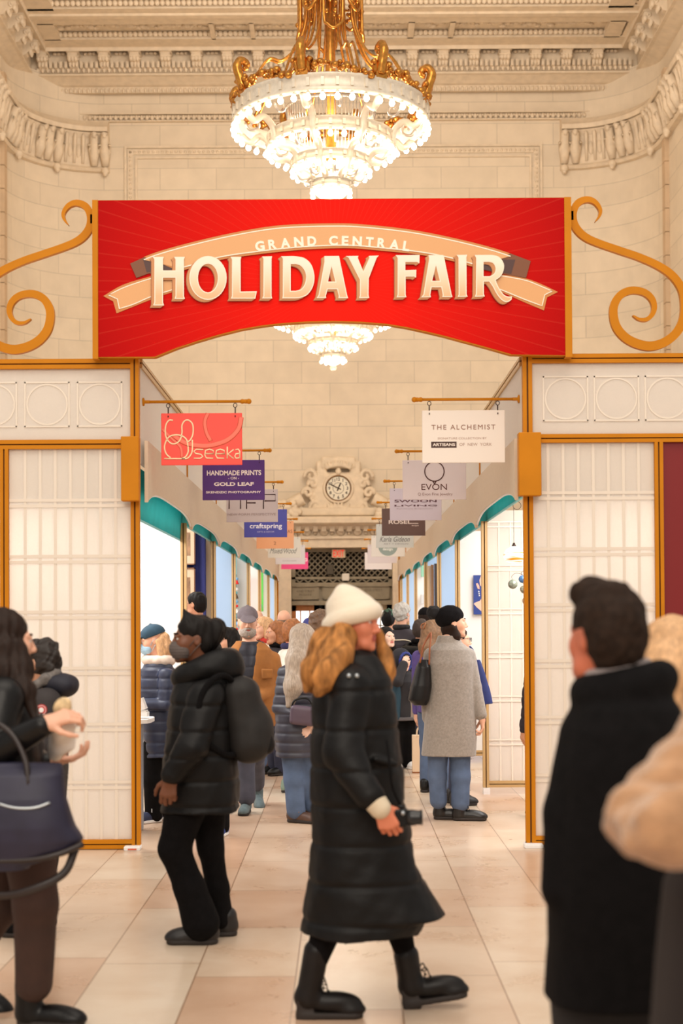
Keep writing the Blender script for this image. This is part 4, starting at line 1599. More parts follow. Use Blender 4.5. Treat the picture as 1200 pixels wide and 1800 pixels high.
# ------------------------------------------------------------------ signs hanging on rods
M_STEEL = mat('dark_hook', (60, 40, 34), .4, .6)


def strokes(e, Y, polylines, w, m, name='lettering'):
    """drawn strokes in photo pixels on the sign plane, w in pixels"""
    mb = MB()
    for pl in polylines:
        pts = []
        for (px, py) in pl:
            q = P(px, py, Y); pts.append((q.x - e.location.x, -.0085, q.z - e.location.z))
        mb.tube(pts, w * Y / F / 2, 6, flat=((0, 1, 0), .12))
    return mb.build(name, m, e)


def hang_sign(Y, x0, x1, y0, y1, rgb, label, side, rod_y, hooks=None, texts=(), fn=None, holes=True):
    """board in pixels x0..x1, y0..y1 at distance Y; rod in the booth's wall above"""
    c = P((x0 + x1) / 2, y0, Y)
    e = empty('hanging_sign', c, label, 'sign', 'shop signs hanging over the corridor')
    a, d = P(x0, y1, Y), P(x1, y0, Y)
    mb = MB(); mb.bbox((a.x - c.x, -.006, a.z - c.z), (d.x - c.x, .006, d.z - c.z), .003)
    mb.build('board', mat('sign_%d_%d_%d' % rgb, rgb, .5), e)
    k = F / Y
    # hooks
    rz = P((x0 + x1) / 2, rod_y, Y).z
    for hx in (x0 + .085 * (x1 - x0), x1 - .085 * (x1 - x0)):
        q = P(hx, y0, Y)
        mb = MB()
        ring = [(q.x - c.x + .013 * math.cos(t * PI / 6), 0, rz - .028 - c.z + .015 * math.sin(t * PI / 6)) for t in range(12)]
        mb.tube(ring, .003, 5, closed=True)
        mb.cyl((q.x - c.x, 0, rz - .04 - c.z), (q.x - c.x, -.002, -.025), .0045, n=6)
        mb.tube([(q.x - c.x, -.009, -.02), (q.x - c.x, -.011, -.028), (q.x - c.x, .011, -.028), (q.x - c.x, .009, -.01)], .004, 5)
        mb.build('hook', M_STEEL, e)
    for t in texts:
        txt, tx0, tx1, ty0, ty1, trgb = t[:6]
        kw = t[6] if len(t) > 6 else {}
        A, D = P(tx0, ty1, Y), P(tx1, ty0, Y)
        text_fit('lettering', txt, A.x, D.x, A.z, D.z, Y - .007, mat('ink_%d_%d_%d' % trgb, trgb, .6), e, org=c, **kw)
    if fn: fn(e, Y)
    # bracket rod with ball finial
    s = -1 if side == 'L' else 1
    xe = XL if s < 0 else XR
    rx = P(x1 + 12 * 10.2 / Y if s < 0 else x0 - 14 * 10.2 / Y, rod_y, Y).x
    r = empty('sign_bracket', (xe, Y, rz), 'gold rod bracket with ball end carrying the %s' % BRK[label], 'bracket', 'gold sign brackets along the corridor')
    mb = MB(); mb.tube([(s * .04, 0, 0), (rx - xe - s * -.06, 0, 0)], .0105, 10); mb.build('rod', M_GOLD, r)
    mb = MB(); q = rx - xe
    mb.tube([(q + s * .06, 0, 0), (q + s * .05, 0, 0), (q + s * .03, 0, 0), (q + s * .018, 0, 0), (q + s * .012, 0, 0)], [.012, .018, .014, .018, .012], 10); mb.ball((q, 0, 0), .02, 10)
    mb.build('finial', M_GOLD, r)
    mb = MB(); mb.lathe([(0, 0), (.03, 0), (.03, .01), (.012, .016), (.012, .05)], (0, 0, 0), 12)
    o = mb.build('wall_plate', M_GOLD, r); o.rotation_euler = (0, -s * PI / 2, 0)
    return e


BRK = {}


def reg(label, short):
    BRK[label] = short
    return label


def seeka(e, Y):
    m = mat('seeka_cream', (252, 224, 180), .5)
    z = lambda pts: [(240 + x / 3.75, 680 + y / 3.75) for x, y in pts]
    cm2 = lambda pts: [(q.x, q.y) for q in catmull([(x, y, 0) for x, y in pts], 5)]
    mb_pl = [cm2(z([(240, 222), (215, 222), (195, 250), (190, 300), (200, 345), (230, 375), (265, 372), (290, 345), (300, 300), (300, 255), (318, 225), (345, 222), (370, 250), (372, 310), (355, 350), (335, 365)])),
             cm2(z([(340, 395), (330, 350), (300, 325), (255, 318), (210, 335), (185, 390), (195, 440), (225, 470)])),
             cm2(z([(340, 395), (340, 430), (325, 460), (300, 475)])), cm2(z([(368, 350), (368, 410), (360, 445), (335, 472), (300, 474)])), z([(182, 474), (320, 474)])]
    strokes(e, Y, mb_pl, 2.6, m, 'logo')
    pale = mat('seeka_swirl', (255, 118, 96), .5)
    mb = MB()
    for pl, w in (([(690, 200), (670, 280), (600, 350), (500, 385), (420, 390), (320, 370), (240, 320)], 9), ([(470, 175), (450, 230), (460, 300), (490, 360)], 7), ([(170, 280), (230, 340), (290, 400), (300, 470)], 5)):
        pts = []
        for (x, y) in cm2(z(pl)):
            q = P(x, y, Y); pts.append((q.x - e.location.x, -.0062, q.z - e.location.z))
        mb.tube(pts, w * Y / F / 2, 6, flat=((0, 1, 0), .04))
    mb.build('swirl_print', pale, e)
    letters = [[(440, 415), (395, 412), (378, 425), (390, 440), (425, 446), (437, 460), (420, 472), (377, 472)],
               [(453, 442), (510, 442), (505, 420), (480, 412), (455, 420), (450, 450), (460, 470), (505, 472)],
               [(525, 442), (582, 442), (577, 420), (552, 412), (527, 420), (522, 450), (532, 470), (577, 472)],
               [(598, 395), (598, 474)], [(640, 414), (602, 443), (640, 474)],
               [(650, 416), (670, 412), (680, 425), (680, 473)], [(680, 440), (655, 442), (648, 458), (656, 472), (680, 468)]]
    strokes(e, Y, [z(pl) for pl in letters], 2.3, m)


def nfp(e, Y):
    m = mat('nfp_ink', (66, 28, 26), .6)
    z = lambda pts: [(240 + x / 3.75, 680 + y / 3.75) for x, y in pts]
    strokes(e, Y, [z([(610, 805), (610, 710), (685, 710), (685, 805)]), z([(725, 805), (725, 710), (812, 710)]), z([(725, 765), (785, 765)]), z([(836, 805), (836, 710), (914, 710), (914, 752), (842, 752)])], 2.0, m, 'logo')


def ring_logo(e, Y):
    m = mat('evon_ink', (72, 28, 20), .6)
    z = lambda pts: [(620 + x / 3.75, 680 + y / 3.75) for x, y in pts]
    pl = [(537 + 64 * math.sin(t), 558 - 64 * math.cos(t)) for t in [0.15 + k * (2 * PI - .3) / 30 for k in range(31)]]
    strokes(e, Y, [z(pl), z([(526, 622), (537, 645), (548, 622)]), z([(530, 622), (537, 640), (544, 622)])], 1.8, m, 'ring_logo')


def tab(px0, py0, px1, py1, rgb, name='label_block'):
    def f(e, Y):
        a, d = P(px0, py1, Y), P(px1, py0, Y)
        mb = MB(); mb.box((a.x - e.location.x, -.0068, a.z - e.location.z), (d.x - e.location.x, -.005, d.z - e.location.z))
        mb.build(name, mat('ink_%d_%d_%d' % rgb, rgb, .6), e)
    return f


def disc(px, py, r, rgb):
    def f(e, Y):
        q = P(px, py, Y); mb = MB()
        mb.lathe([(0, .0068), (r * Y / F, .0068), (r * Y / F, .005)], (q.x - e.location.x, 0, q.z - e.location.z), 36, axis='Y', smooth=False)
        mb.build('disc_print', mat('ink_%d_%d_%d' % rgb, rgb, .6), e)
    return f


SY = [10.2, 13.3, 16.1, 19.3, 22.2, 25.3, 27.9, 30.9]
K = (70, 44, 34)
hang_sign(SY[0], 283.5, 425.3, 726, 818, (248, 76, 62), reg('coral red sign with looping seeka logo, nearest on the left side', 'coral red seeka sign'), 'L', 706, fn=seeka)
hang_sign(SY[1], 356, 464.8, 808.3, 879.5, (84, 44, 124), reg('purple Handmade Prints on Gold Leaf sign, behind the coral red one', 'purple handmade prints sign'), 'L', 792,
          texts=[('HANDMADE', 363.5, 421, 827, 836, (240, 226, 222), dict(bold=.03)), ('PRINTS', 424, 459, 826.5, 835.5, (240, 226, 222), dict(bold=.03)), ('- ON -', 401, 420, 838, 843, (240, 226, 222), dict(bold=.02)), ('GOLD LEAF', 376, 446, 847.5, 854.5, (240, 226, 222), dict(bold=.04)), ('SKENDZIC PHOTOGRAPHY', 362, 458.5, 863, 867.5, (240, 226, 222), dict(bold=.03))])
hang_sign(SY[2], 397.9, 488, 860, 918, (198, 184, 184), reg('pale grey sign with thin NFP letters below the purple sign', 'pale grey NFP sign'), 'L', 847.5, fn=nfp,
          texts=[('NEW FORM PERSPECTIVE', 400, 484.5, 902, 906.5, (150, 128, 124))])
hang_sign(SY[3], 429, 504.2, 895.2, 944.7, (66, 68, 158), reg('royal blue sign reading craftspring in white', 'royal blue craftspring sign'), 'L', 885.5,
          texts=[('craftspring', 439, 495.5, 920, 931.5, (240, 236, 240), dict(bold=.012)), ('GIFTS & DECOR', 452, 482, 933.5, 936.2, (190, 186, 220))])
hang_sign(SY[4], 450.7, 516, 916, 964.5, (238, 170, 122), reg('peach orange sign with brown lettering, behind the royal blue one', 'peach orange sign'), 'L', 912.5,
          texts=[('AS', 505, 513.5, 931, 937, (150, 84, 48)), ('2', 481, 485, 952, 957.5, (150, 84, 48))])
hang_sign(SY[5], 470.7, 528, 944, 980.5, (222, 218, 208), reg('off-white sign with grey script lettering, below the peach one', 'off-white script sign'), 'L', 935.5,
          texts=[('Mixed/Wood', 474, 522, 963, 973, (96, 98, 90), dict(shear=.5))])
hang_sign(SY[6], 484, 536, 958, 992, (212, 208, 212), reg('pale lilac grey sign partly behind the off-white script sign', 'pale lilac grey sign'), 'L', 951,
          texts=[('FOUND MADE', 497, 521, 984.5, 987, (168, 160, 160))])
hang_sign(SY[7], 494, 541.3, 970.7, 1000.5, (226, 70, 132), reg('bright pink sign, farthest on the left side', 'bright pink sign'), 'L', 964,
          texts=[('co', 535.5, 540, 981, 987, (250, 220, 232), dict(bold=.03))])
hang_sign(SY[0], 741.9, 886.7, 721, 814, (238, 226, 214), reg('cream The Alchemist sign, nearest on the right side', 'cream Alchemist sign'), 'R', 702, fn=tab(757.5, 776.5, 802, 787.5, K),
          texts=[('THE ALCHEMIST', 758, 870, 746.5, 755.5, (140, 92, 68), dict(spacing=1.25)), ('SIGNATURE COLLECTION BY', 769, 855, 768.5, 772.5, (190, 160, 144)), ('ARTISANS', 760, 799.5, 779, 784.5, (240, 226, 214), dict(bold=.03)), ('OF  NEW  YORK', 807, 864, 778.5, 784, (176, 146, 130))])
hang_sign(SY[1], 707.5, 818.7, 808.5, 878.7, (220, 208, 210), reg('pale pinkish grey Evon sign with ring logo, below the cream sign', 'pale grey Evon sign'), 'R', 793, fn=ring_logo,
          texts=[('EVON', 740.5, 785, 850.5, 861.5, (84, 40, 32)), ('Q Evon Fine Jewelry', 734, 795, 866, 872.5, (150, 120, 116))])
hang_sign(SY[2], 685, 775.5, 858, 915, (208, 196, 208), reg('pale lilac Swoon Living sign, below the Evon sign', 'pale lilac Swoon Living sign'), 'R', 845.5,
          texts=[('SWOON', 693, 767, 878, 883.5, (92, 52, 64), dict(bold=.02)), ('LIVING', 693, 768, 887, 890.5, (92, 52, 64), dict(bold=.02)), ('Furniture Emporium', 697, 760, 893, 896, (170, 150, 160))])
hang_sign(SY[3], 671, 747, 893.3, 942, (88, 60, 52), reg('dark brown designs sign with pale lettering on the right side', 'dark brown designs sign'), 'R', 883,
          texts=[('ROSEL', 683, 723, 914, 921, (226, 208, 198), dict(bold=.02)), ('designs', 723, 735.5, 922.5, 925.5, (220, 200, 190)), ('_', 722, 735, 919.6, 920.6, (226, 208, 198))])
hang_sign(SY[4], 661, 726.7, 921, 963, (206, 206, 200), reg('pale grey Karla Gideon art and design script sign', 'pale grey script sign'), 'R', 911.5,
          texts=[('Karla Gideon', 667, 720, 943, 952.5, (90, 84, 80), dict(shear=.4)), ('ART + DESIGN', 674, 717, 954.5, 957.5, (150, 146, 142))])
hang_sign(SY[5], 652.5, 711, 941, 978.7, (232, 226, 218), reg('white sign with a grey green disc reading design', 'white disc sign'), 'R', 931.5, fn=disc(681.5, 960, 17, (150, 164, 158)),
          texts=[('design', 672.5, 690, 962.5, 969, (236, 236, 230), dict(bold=.02))])
hang_sign(SY[6], 646, 697, 957, 990, (216, 206, 210), reg('blank pale mauve sign between the disc sign and the farthest sign', 'blank pale mauve sign'), 'R', 948)
hang_sign(SY[7], 641, 688.5, 971, 1001, (226, 218, 218), reg('blank whitish sign, farthest on the right side', 'blank whitish sign'), 'R', 964)

# ------------------------------------------------------------------ goods in the booths
def thing(name, px, py, Y, label, cat, group=None):
    return empty(name, P(px, py, Y), label, cat, group)


def loc(e, px, py, Y):
    q = P(px, py, Y); return np.array(q - Vector(e.location))


# pendant lamp with a streaked glass shade
Yp = 12.6
e = thing('pendant_lamp', 903, 960, Yp, 'glowing glass pendant lamp with orange streaks hanging in the right booth', 'lamp')
m = mat('streaked_glass', (255, 246, 232), .2)
nt, b = nodes_of(m)
tc = nt.nodes.new('ShaderNodeTexCoord'); mp = nt.nodes.new('ShaderNodeMapping'); mp.inputs['Scale'].default_value = (2, 2, 26); mp.inputs['Rotation'].default_value = (.1, .15, 0)
nz = nt.nodes.new('ShaderNodeTexNoise'); nz.inputs['Scale'].default_value = 1.6; nt.links.new(tc.outputs['Object'], mp.inputs[0]); nt.links.new(mp.outputs[0], nz.inputs['Vector'])
rp = nt.nodes.new('ShaderNodeValToRGB'); rp.color_ramp.elements[0].color = lin((222, 120, 30)); rp.color_ramp.elements[0].position = .40; rp.color_ramp.elements[1].color = lin((255, 246, 232)); rp.color_ramp.elements[1].position = .52
nt.links.new(nz.outputs[0], rp.inputs[0]); nt.links.new(rp.outputs[0], b.inputs['Base Color']); nt.links.new(rp.outputs[0], b.inputs['Emission Color']); b.inputs['Emission Strength'].default_value = .75
sc_ = Yp / F
mb = MB(); mb.lathe([(.012, 0), (6 * sc_, -1 * sc_), (14 * sc_, -6 * sc_), (18.5 * sc_, -14 * sc_), (18.5 * sc_, -20 * sc_), (14 * sc_, -27 * sc_), (8 * sc_, -29.5 * sc_), (0, -29.5 * sc_)], (0, 0, 0), 28)
mb.build('lamp_shade', m, e)
mb = MB(); mb.lathe([(0, .03), (.008, .03), (.014, .012), (.022, 0), (.0, -.004)], (0, 0, 0), 12); mb.build('cap', M_STEEL, e)
mb = MB(); mb.cyl((0, 0, .02), (0, 0, .34), .002, n=5)
mb.tube([(.035 * math.sin(t * PI / 9) + .03, 0, .36 + .035 * math.cos(t * PI / 9)) for t in range(18)], .0025, 5, closed=True); mb.build('cord', M_STEEL, e)
balls = [(901, 1027, 8.5, (150, 158, 142), 'grey-green'), (918, 1018, 7, (96, 140, 196), 'blue'), (921, 1036, 7.5, (160, 160, 140), 'silvery'), (925, 1056, 7.5, (196, 170, 140), 'amber')]
for k, (px, py, r, rgb, nm) in enumerate(balls):
    e = thing('glass_ball', px, py, 12.4, '%s blown glass ball hanging in the right booth below the pendant lamp' % nm, 'ornament', 'blown glass balls in the right booth')
    s_ = r * 12.4 / F
    mb = MB(); mb.ball((0, 0, 0), s_, 18); mb.build('ball', mat('glass_' + nm.replace('-', '_'), rgb, .08, .25, var=.35, vscale=30), e)
    mb = MB(); mb.tube(catmull([(0, 0, s_ * .95), (-.01, 0, s_ * 1.6), (.03, .01, s_ * 2.3), (.09, .02, s_ * 2.0)], 5), .0018, 5); mb.build('wire', M_STEEL, e)
# portrait poster in the second right booth: photograph of a woman's neck and earring
Yq = 16.06
e = thing('poster', 842, 1078, Yq, 'portrait poster with dark blue ground showing a pearl earring and bare shoulder', 'poster')
A, D = loc(e, 832, 1080, Yq), loc(e, 862, 1011, Yq)
mb = MB(); mb.box((A[0], -.012, A[2]), (D[0], 0, D[2])); mb.build('print', mat('poster_blue', (34, 60, 138), .5), e)
def poly_on(e, Y, pts, m, name, dy):
    me = curve_mesh(name, [[(loc(e, x, y, Y)[0], loc(e, x, y, Y)[2]) for x, y in pts]], 0, .0006)
    a = co_of(me); set_co(me, np.stack([a[:, 0], dy - a[:, 2], a[:, 1]], 1)); return link(name, me, m, e)
ms_ = mat('poster_skin', (234, 190, 168), .5)
poly_on(e, Yq, [(862, 1011.5), (845, 1011.5), (842, 1020), (843, 1028), (848, 1035), (848, 1048), (843, 1056), (833, 1060), (832.5, 1062), (838, 1068), (845, 1074), (852, 1079), (862, 1079.5)], ms_, 'shoulder_print', -.0135)
poly_on(e, Yq, [(836, 1026), (839, 1025), (842, 1030), (842.5, 1036), (839, 1035)], mat('poster_ear', (240, 180, 160), .5), 'ear_print', -.0145)
mb = MB()
for (x, y) in ((841, 1040), (841.5, 1043.5), (842, 1047)):
    q = loc(e, x, y, Yq); mb.ball((q[0], -.013, q[2]), .009, 8, (1, .4, 1))
mb.build('earring_print', M_WHITE, e)
# framed prints and dark blue curtain in the second left booth
Yf = 15.85
fr_m = mat('brown_frame', (120, 78, 46), .5)
for (y0, y1, lb) in ((920, 993, 'upper brown framed sepia print on the dark blue curtain, second left booth'), (998, 1075, 'lower brown framed sepia print on the dark blue curtain, second left booth')):
    e = thing('framed_print', 325, y1, Yf, lb, 'picture', 'framed prints in the second left booth')
    A, D = loc(e, 300, y1, Yf), loc(e, 343, y0, Yf)
    f = MB(); w = .012
    for (a, c) in (((A[0], A[2]), (D[0], A[2] + w)), ((A[0], D[2] - w), (D[0], D[2])), ((A[0], A[2]), (A[0] + w, D[2])), ((D[0] - w, A[2]), (D[0], D[2]))):
        f.box((a[0], -.02, a[1]), (c[0], .01, c[1]))
    f.build('frame', fr_m, e)
    mb = MB(); mb.box((A[0] + w, -.005, A[2] + w), (D[0] - w, .005, D[2] - w)); mb.build('mount_board', mat('sepia_mount', (214, 190, 160), .7), e)
    h = D[2] - A[2]
    mb = MB(); mb.box((A[0] + .06, -.008, A[2] + h * .22), (D[0] - .055, -.004, D[2] - h * .22)); mb.build('image', mat('sepia_image', (150, 112, 80), .6, var=.5, vscale=14), e)
e = thing('curtain', 352, 1090, Yf + .1, 'dark navy blue curtain behind the framed prints in the second left booth', 'curtain')
x0, x1 = loc(e, 330, 1090, Yf)[0], loc(e, 360, 1090, Yf)[0]
mb = MB(); n = 40; vs, fs = [], []
for k in range(n + 1):
    x = x0 - .5 + (x1 - x0 + .5) * k / n
    for z in (-1.5, 1.0): vs.append((x, .02 * math.sin(k * 1.1), z))
for k in range(n): fs.append((2 * k, 2 * k + 2, 2 * k + 3, 2 * k + 1))
mb.add(vs, fs, True); o = mb.build('cloth', mat('navy_curtain', (46, 50, 108), .9), e)
so = o.modifiers.new('thick', 'SOLIDIFY'); so.thickness = .01
# counter with a round corner and white boxes in the first left booth
e = empty('counter', P(256, 1450, 10.85), 'white round-cornered counter on a grey stand beside the left gate post', 'counter')
e.location.z = 0; e.location.y = 10.85
x0, x1 = P(205, 1260, 10.85).x - e.location.x, P(268.5, 1260, 10.85).x - e.location.x
zc = P(260, 1262, 10.85).z
top = [(x0, -.2), (x1 - .06, -.2), (x1 - .02, -.17), (x1, -.1), (x1, .1), (x1 - .02, .17), (x1 - .06, .2), (x0, .2)]
mb = MB(); mb.prism(top, 'Z', zc - .03, zc); mb.build('counter_top', M_WHITE, e)
mb = MB(); mb.bbox((x0, -.14, 0), (x1 - .09, .14, zc - .03), .01); mb.build('stand', mat('stand_grey', (150, 156, 166), .4), e)
e = empty('paper_stack', P(256, 1259.5, 10.82), 'stack of white cards on the counter by the left gate post', 'cards')
mb = MB(); mb.bbox((-.05, -.06, 0), (.02, .06, .035), .003); mb.bbox((-.045, -.05, .035), (.012, .05, .05), .003)
mb.box((-.05, -.055, .05), (-.005, .055, .14), Matrix.Rotation(-.35, 3, 'Y')); mb.build('cards', M_WHITE, e)
# strips of goods in the farther booths
GOODS = [
    ('hanging_strip', 'orange hanging panel in the fifth left booth', 'panel', 25.0, 434.5, 1008, 440, 1100, (236, 118, 56)),
    ('hanging_strip', 'bright green hanging panel in the sixth left booth', 'panel', 28.1, 455, 1005, 462.5, 1075, (96, 200, 84)),
    ('hanging_strip', 'pale aqua hanging panel behind the ornaments in the fourth left booth', 'panel', 22.05, 408, 980, 416, 1100, (150, 210, 212)),
    ('hanging_cloth', 'dark hanging cloth in the fourth right booth, nearest of the row', 'cloth', 21.9, 763.5, 992, 769, 1090, (52, 42, 38)),
    ('hanging_cloth', 'bronze brown hanging cloth in the fourth right booth', 'cloth', 21.95, 757.5, 994, 762, 1090, (150, 108, 70)),
    ('hanging_cloth', 'sand coloured hanging cloth in the fourth right booth', 'cloth', 22.0, 751, 996, 756.5, 1090, (206, 176, 140)),
    ('notice', 'small framed notice on the white wall of the fifth right booth', 'notice', 25.1, 739, 1045, 746, 1062, (206, 206, 206)),
    ('notice', 'narrow green print on the white wall of the fifth right booth', 'notice', 25.1, 739.5, 994, 745, 1014, (150, 206, 176)),
    ('shelf_box', 'small turquoise box on the green panel of the sixth left booth', 'box', 28.0, 455, 1062, 460, 1069, (40, 170, 186)),
]
for (nm, lb, cat, Y, a, y0, c, y1, rgb) in GOODS:
    e = thing(nm, (a + c) / 2, y1, Y, lb, cat)
    A, D = loc(e, a, y1, Y), loc(e, c, y0, Y)
    mb = MB(); mb.bbox((A[0], -.03, A[2]), (D[0], 0, D[2]), .008)
    if nm == 'hanging_cloth': mb.tube([(A[0], -.015, D[2]), (D[0], -.015, D[2])], .012, 6)
    mb.build('body', mat('goods_%d_%d_%d' % rgb, rgb, .7), e)
cols = [((214, 40, 36), 'red'), ((236, 236, 232), 'white'), ((70, 160, 170), 'teal'), ((88, 70, 52), 'brown'), ((120, 170, 210), 'blue')]
rg = random.Random(11)
k = 0
for y in range(1018, 1108, 8):
    for x in (411, 415.5):
        rgb, nm = cols[(k * 3 + (1 if x > 412 else 0)) % 5]
        e = thing('felt_ornament', x + rg.uniform(-.8, .8), y + rg.uniform(-2, 2), 21.9, 'small coloured felt ornament hanging in the fourth left booth', 'ornament', 'felt ornaments in the fourth left booth')
        mb = MB(); r_ = rg.uniform(.022, .034)
        if k % 3 == 0: mb.lathe([(0, .05), (.012, .045), (.03, -.01), (.034, -.02), (0, -.025)], (0, 0, 0), 10)
        else: mb.ball((0, 0, 0), r_, 10, (1.1, .8, .9))
        mb.build('felt', mat('felt_' + nm, rgb, .9), e)
        mb = MB(); mb.cyl((0, 0, .03), (0, 0, .075), .0025, n=4); mb.build('loop', M_STEEL, e)
        k += 1
# paper shopping bag standing on the corridor floor
e = empty('shopping_bag', P(738, 1357, 14.9), 'cream paper shopping bag with brown base standing on the floor beside the grey coat', 'bag')
e.location.z = 0
w = 27 / 2 * 14.9 / F
hb = (1357 - 1291) * 14.9 / F
mb = MB(); mb.prism([(-w, -.06), (w, -.06), (w, .06), (-w, .06)], 'Z', .012, hb); mb.build('body', mat('cream_paper', (232, 208, 178), .8, bump=.1, bscale=12), e)
mb = MB(); mb.box((-w - .002, -.062, 0), (w + .002, .062, .016)); mb.build('base', mat('brown_paper', (150, 96, 56), .8), e)
mb = MB()
for y in (-.06, .06): mb.tube(catmull([(-w * .4, y, hb - .02), (-w * .35, y, hb + .05), (0, y, hb + .08), (w * .35, y, hb + .05), (w * .4, y, hb - .02)], 4), .005, 5)
mb.build('handle', mat('cream_paper', (232, 208, 178)), e)

# ------------------------------------------------------------------ chandeliers
M_CHG = mat('gilt_metal', (206, 140, 62), .28, .9, var=.25, vscale=25)
M_CHI = mat('ivory_gilt', (240, 226, 204), .4, .25, var=.08, vscale=20)
M_BULB = mat('lit_bulb', (255, 240, 216), .3, emit=9.0, sampled=True)
M_NICK = mat('nickel_rib', (206, 196, 184), .3, .7)


def chandelier():
    D0 = 17.0
    cx = 582
    base = P(cx, 345, D0)
    e = empty('chandelier', base, 'CH', 'chandelier', 'lit bulb chandeliers in the hall')
    Z = lambda py: P(cx, py, D0).z - base.z
    rings = [(1.17, Z(222), Z(192)), (.757, Z(262), Z(241)), (.47, Z(297), Z(282)), (.24, Z(334), Z(320))]
    for k, (R, z0, z1) in enumerate(rings):
        h = z1 - z0
        mb = MB()
        mb.lathe([(R - .06, z0 + .0), (R + .0, z0), (R + .02, z0 + h * .12), (R, z0 + h * .25), (R - .005, z0 + h * .8), (R + .02, z0 + h * .9), (R + .015, z1), (R - .06, z1), (R - .07, z0 + h * .5), (R - .06, z0)], n=64)
        n = [44, 30, 18, 8][k]
        for q in range(n):
            a = 2 * PI * (q + .5) / n
            c, s = math.cos(a), math.sin(a)
            mb.box((R - .01, -.018, z0 + h * .3), (R + .015, .018, z0 + h * .75), Matrix.Rotation(a, 3, 'Z'), (0, 0, 0))
            mb.cyl((R * c * .98, R * s * .98, z0), (R * c * 1.0, R * s * 1.0, z0 - .03), .022, .018, 8)
        mb.build('ring', M_CHI, e)
        bm_ = MB(); r = [.036, .034, .032, .032][k]
        bm_.lathe([(0, -.028 - 2.2 * r), (r * .55, -.028 - 2 * r), (r, -.028 - 1.25 * r), (r * .85, -.028 - .6 * r), (r * .4, -.028), (r * .35, -.02)], n=10)
        bme = bm_.mesh('bulb'); bme.materials.append(M_BULB)
        for q in range(n):
            a = 2 * PI * (q + .5) / n
            o = link('bulb', bme, None, e, (R * math.cos(a), R * math.sin(a), z0))
            o.rotation_euler = (0, 0, a)
    # curved ribs tying the rings together
    for k in range(8):
        a = 2 * PI * (k + .5) / 8 + .12
        f = lambda r, z: (r * math.cos(a), r * math.sin(a), z)
        mb = MB()
        mb.tube(catmull([f(1.14, rings[0][1]), f(1.02, rings[0][1] - .10), f(.90, rings[1][2] + .10), f(.78, rings[1][2]), f(.74, rings[1][1]), f(.66, rings[1][1] - .07), f(.55, rings[2][2] + .06), f(.47, rings[2][2]), f(.44, rings[2][1]), f(.38, rings[2][1] - .08), f(.28, rings[3][2] + .05), f(.22, rings[3][2])], 4), .042, 7)
        mb.build('rib', M_CHI, e)
        # acanthus scroll finial on the top ring
        fb = MB()
        z = rings[0][2]
        fb.box((1.06, -.07, z - .02), (1.19, .07, z + .05), Matrix.Rotation(a, 3, 'Z'), (0, 0, 0))
        fb.tube(catmull([f(1.16, z + .04), f(1.20, z + .16), f(1.24, z + .28), f(1.20, z + .36), f(1.13, z + .35), f(1.12, z + .29), f(1.16, z + .27)], 5), [.06] * 6 + [.055] * 6 + [.05] * 6 + [.045] * 6 + [.03] * 7, 8)
        for u in (-.06, .06):
            fb.tube(catmull([(1.14 * math.cos(a) - u * math.sin(a), 1.14 * math.sin(a) + u * math.cos(a), z + .04), (1.18 * math.cos(a) - 1.4 * u * math.sin(a), 1.18 * math.sin(a) + 1.4 * u * math.cos(a), z + .15), (1.20 * math.cos(a) - 1.9 * u * math.sin(a), 1.20 * math.sin(a) + 1.9 * u * math.cos(a), z + .13)], 4), .035, 6)
        fb.build('finial', M_CHG, e)
    # leafy garland swags on the top ring
    rg2 = random.Random(4)
    mb = MB()
    for k in range(96):
        a = 2 * PI * k / 96
        u = (k % 12) / 12
        z = rings[0][2] + .05 + .05 * math.cos(2 * PI * u) + rg2.uniform(-.02, .02)
        for q in range(3):
            mb.ball((1.14 * math.cos(a) + rg2.uniform(-.05, .05), 1.14 * math.sin(a) + rg2.uniform(-.05, .05), z + rg2.uniform(-.03, .05)), rg2.uniform(.03, .055), 6, (1, 1, .8))
    mb.build('garland', M_CHG, e)
    # inner drum of thin rods
    mb = MB()
    z0, z1 = rings[1][2] + .02, rings[0][2] - .02
    for k in range(72):
        a = 2 * PI * k / 72
        mb.cyl((.50 * math.cos(a), .50 * math.sin(a), z0), (.54 * math.cos(a), .54 * math.sin(a), z1), .006, n=4)
    for z, R in ((z0, .50), (z1, .54)):
        mb.tube([(R * math.cos(t * PI / 18), R * math.sin(t * PI / 18), z) for t in range(36)], .015, 6, closed=True)
    mb.build('rod_drum', M_NICK, e)
    # scroll brackets inside the lower basket
    for k in range(8):
        a = 2 * PI * k / 8 + .12
        f = lambda r, z: (r * math.cos(a), r * math.sin(a), z)
        for (r0, zz) in ((.95, rings[0][1] + .0), (.60, rings[1][1] - .02), (.33, rings[2][1] - .06)):
            mb = MB()
            mb.tube(catmull([f(r0 + .08, zz), f(r0 + .02, zz - .08), f(r0 - .08, zz - .05), f(r0 - .07, zz + .04), f(r0, zz + .04), f(r0, zz - .01)], 4), .018, 6)
            mb.build('scroll_bracket', M_NICK, e)
    # bottom bowl and finial tip
    mb = MB()
    z = rings[3][1]
    mb.lathe([(.20, z), (.19, z - .05), (.13, z - .1), (.06, z - .13), (.05, z - .16), (.075, z - .19), (.05, z - .23), (.015, z - .26), (0, z - .27)], n=28)
    mb.build('bowl', M_CHI, e)
    # central stem, flaring straps and filigree collar, rod to the ceiling
    zt = Z(-40)
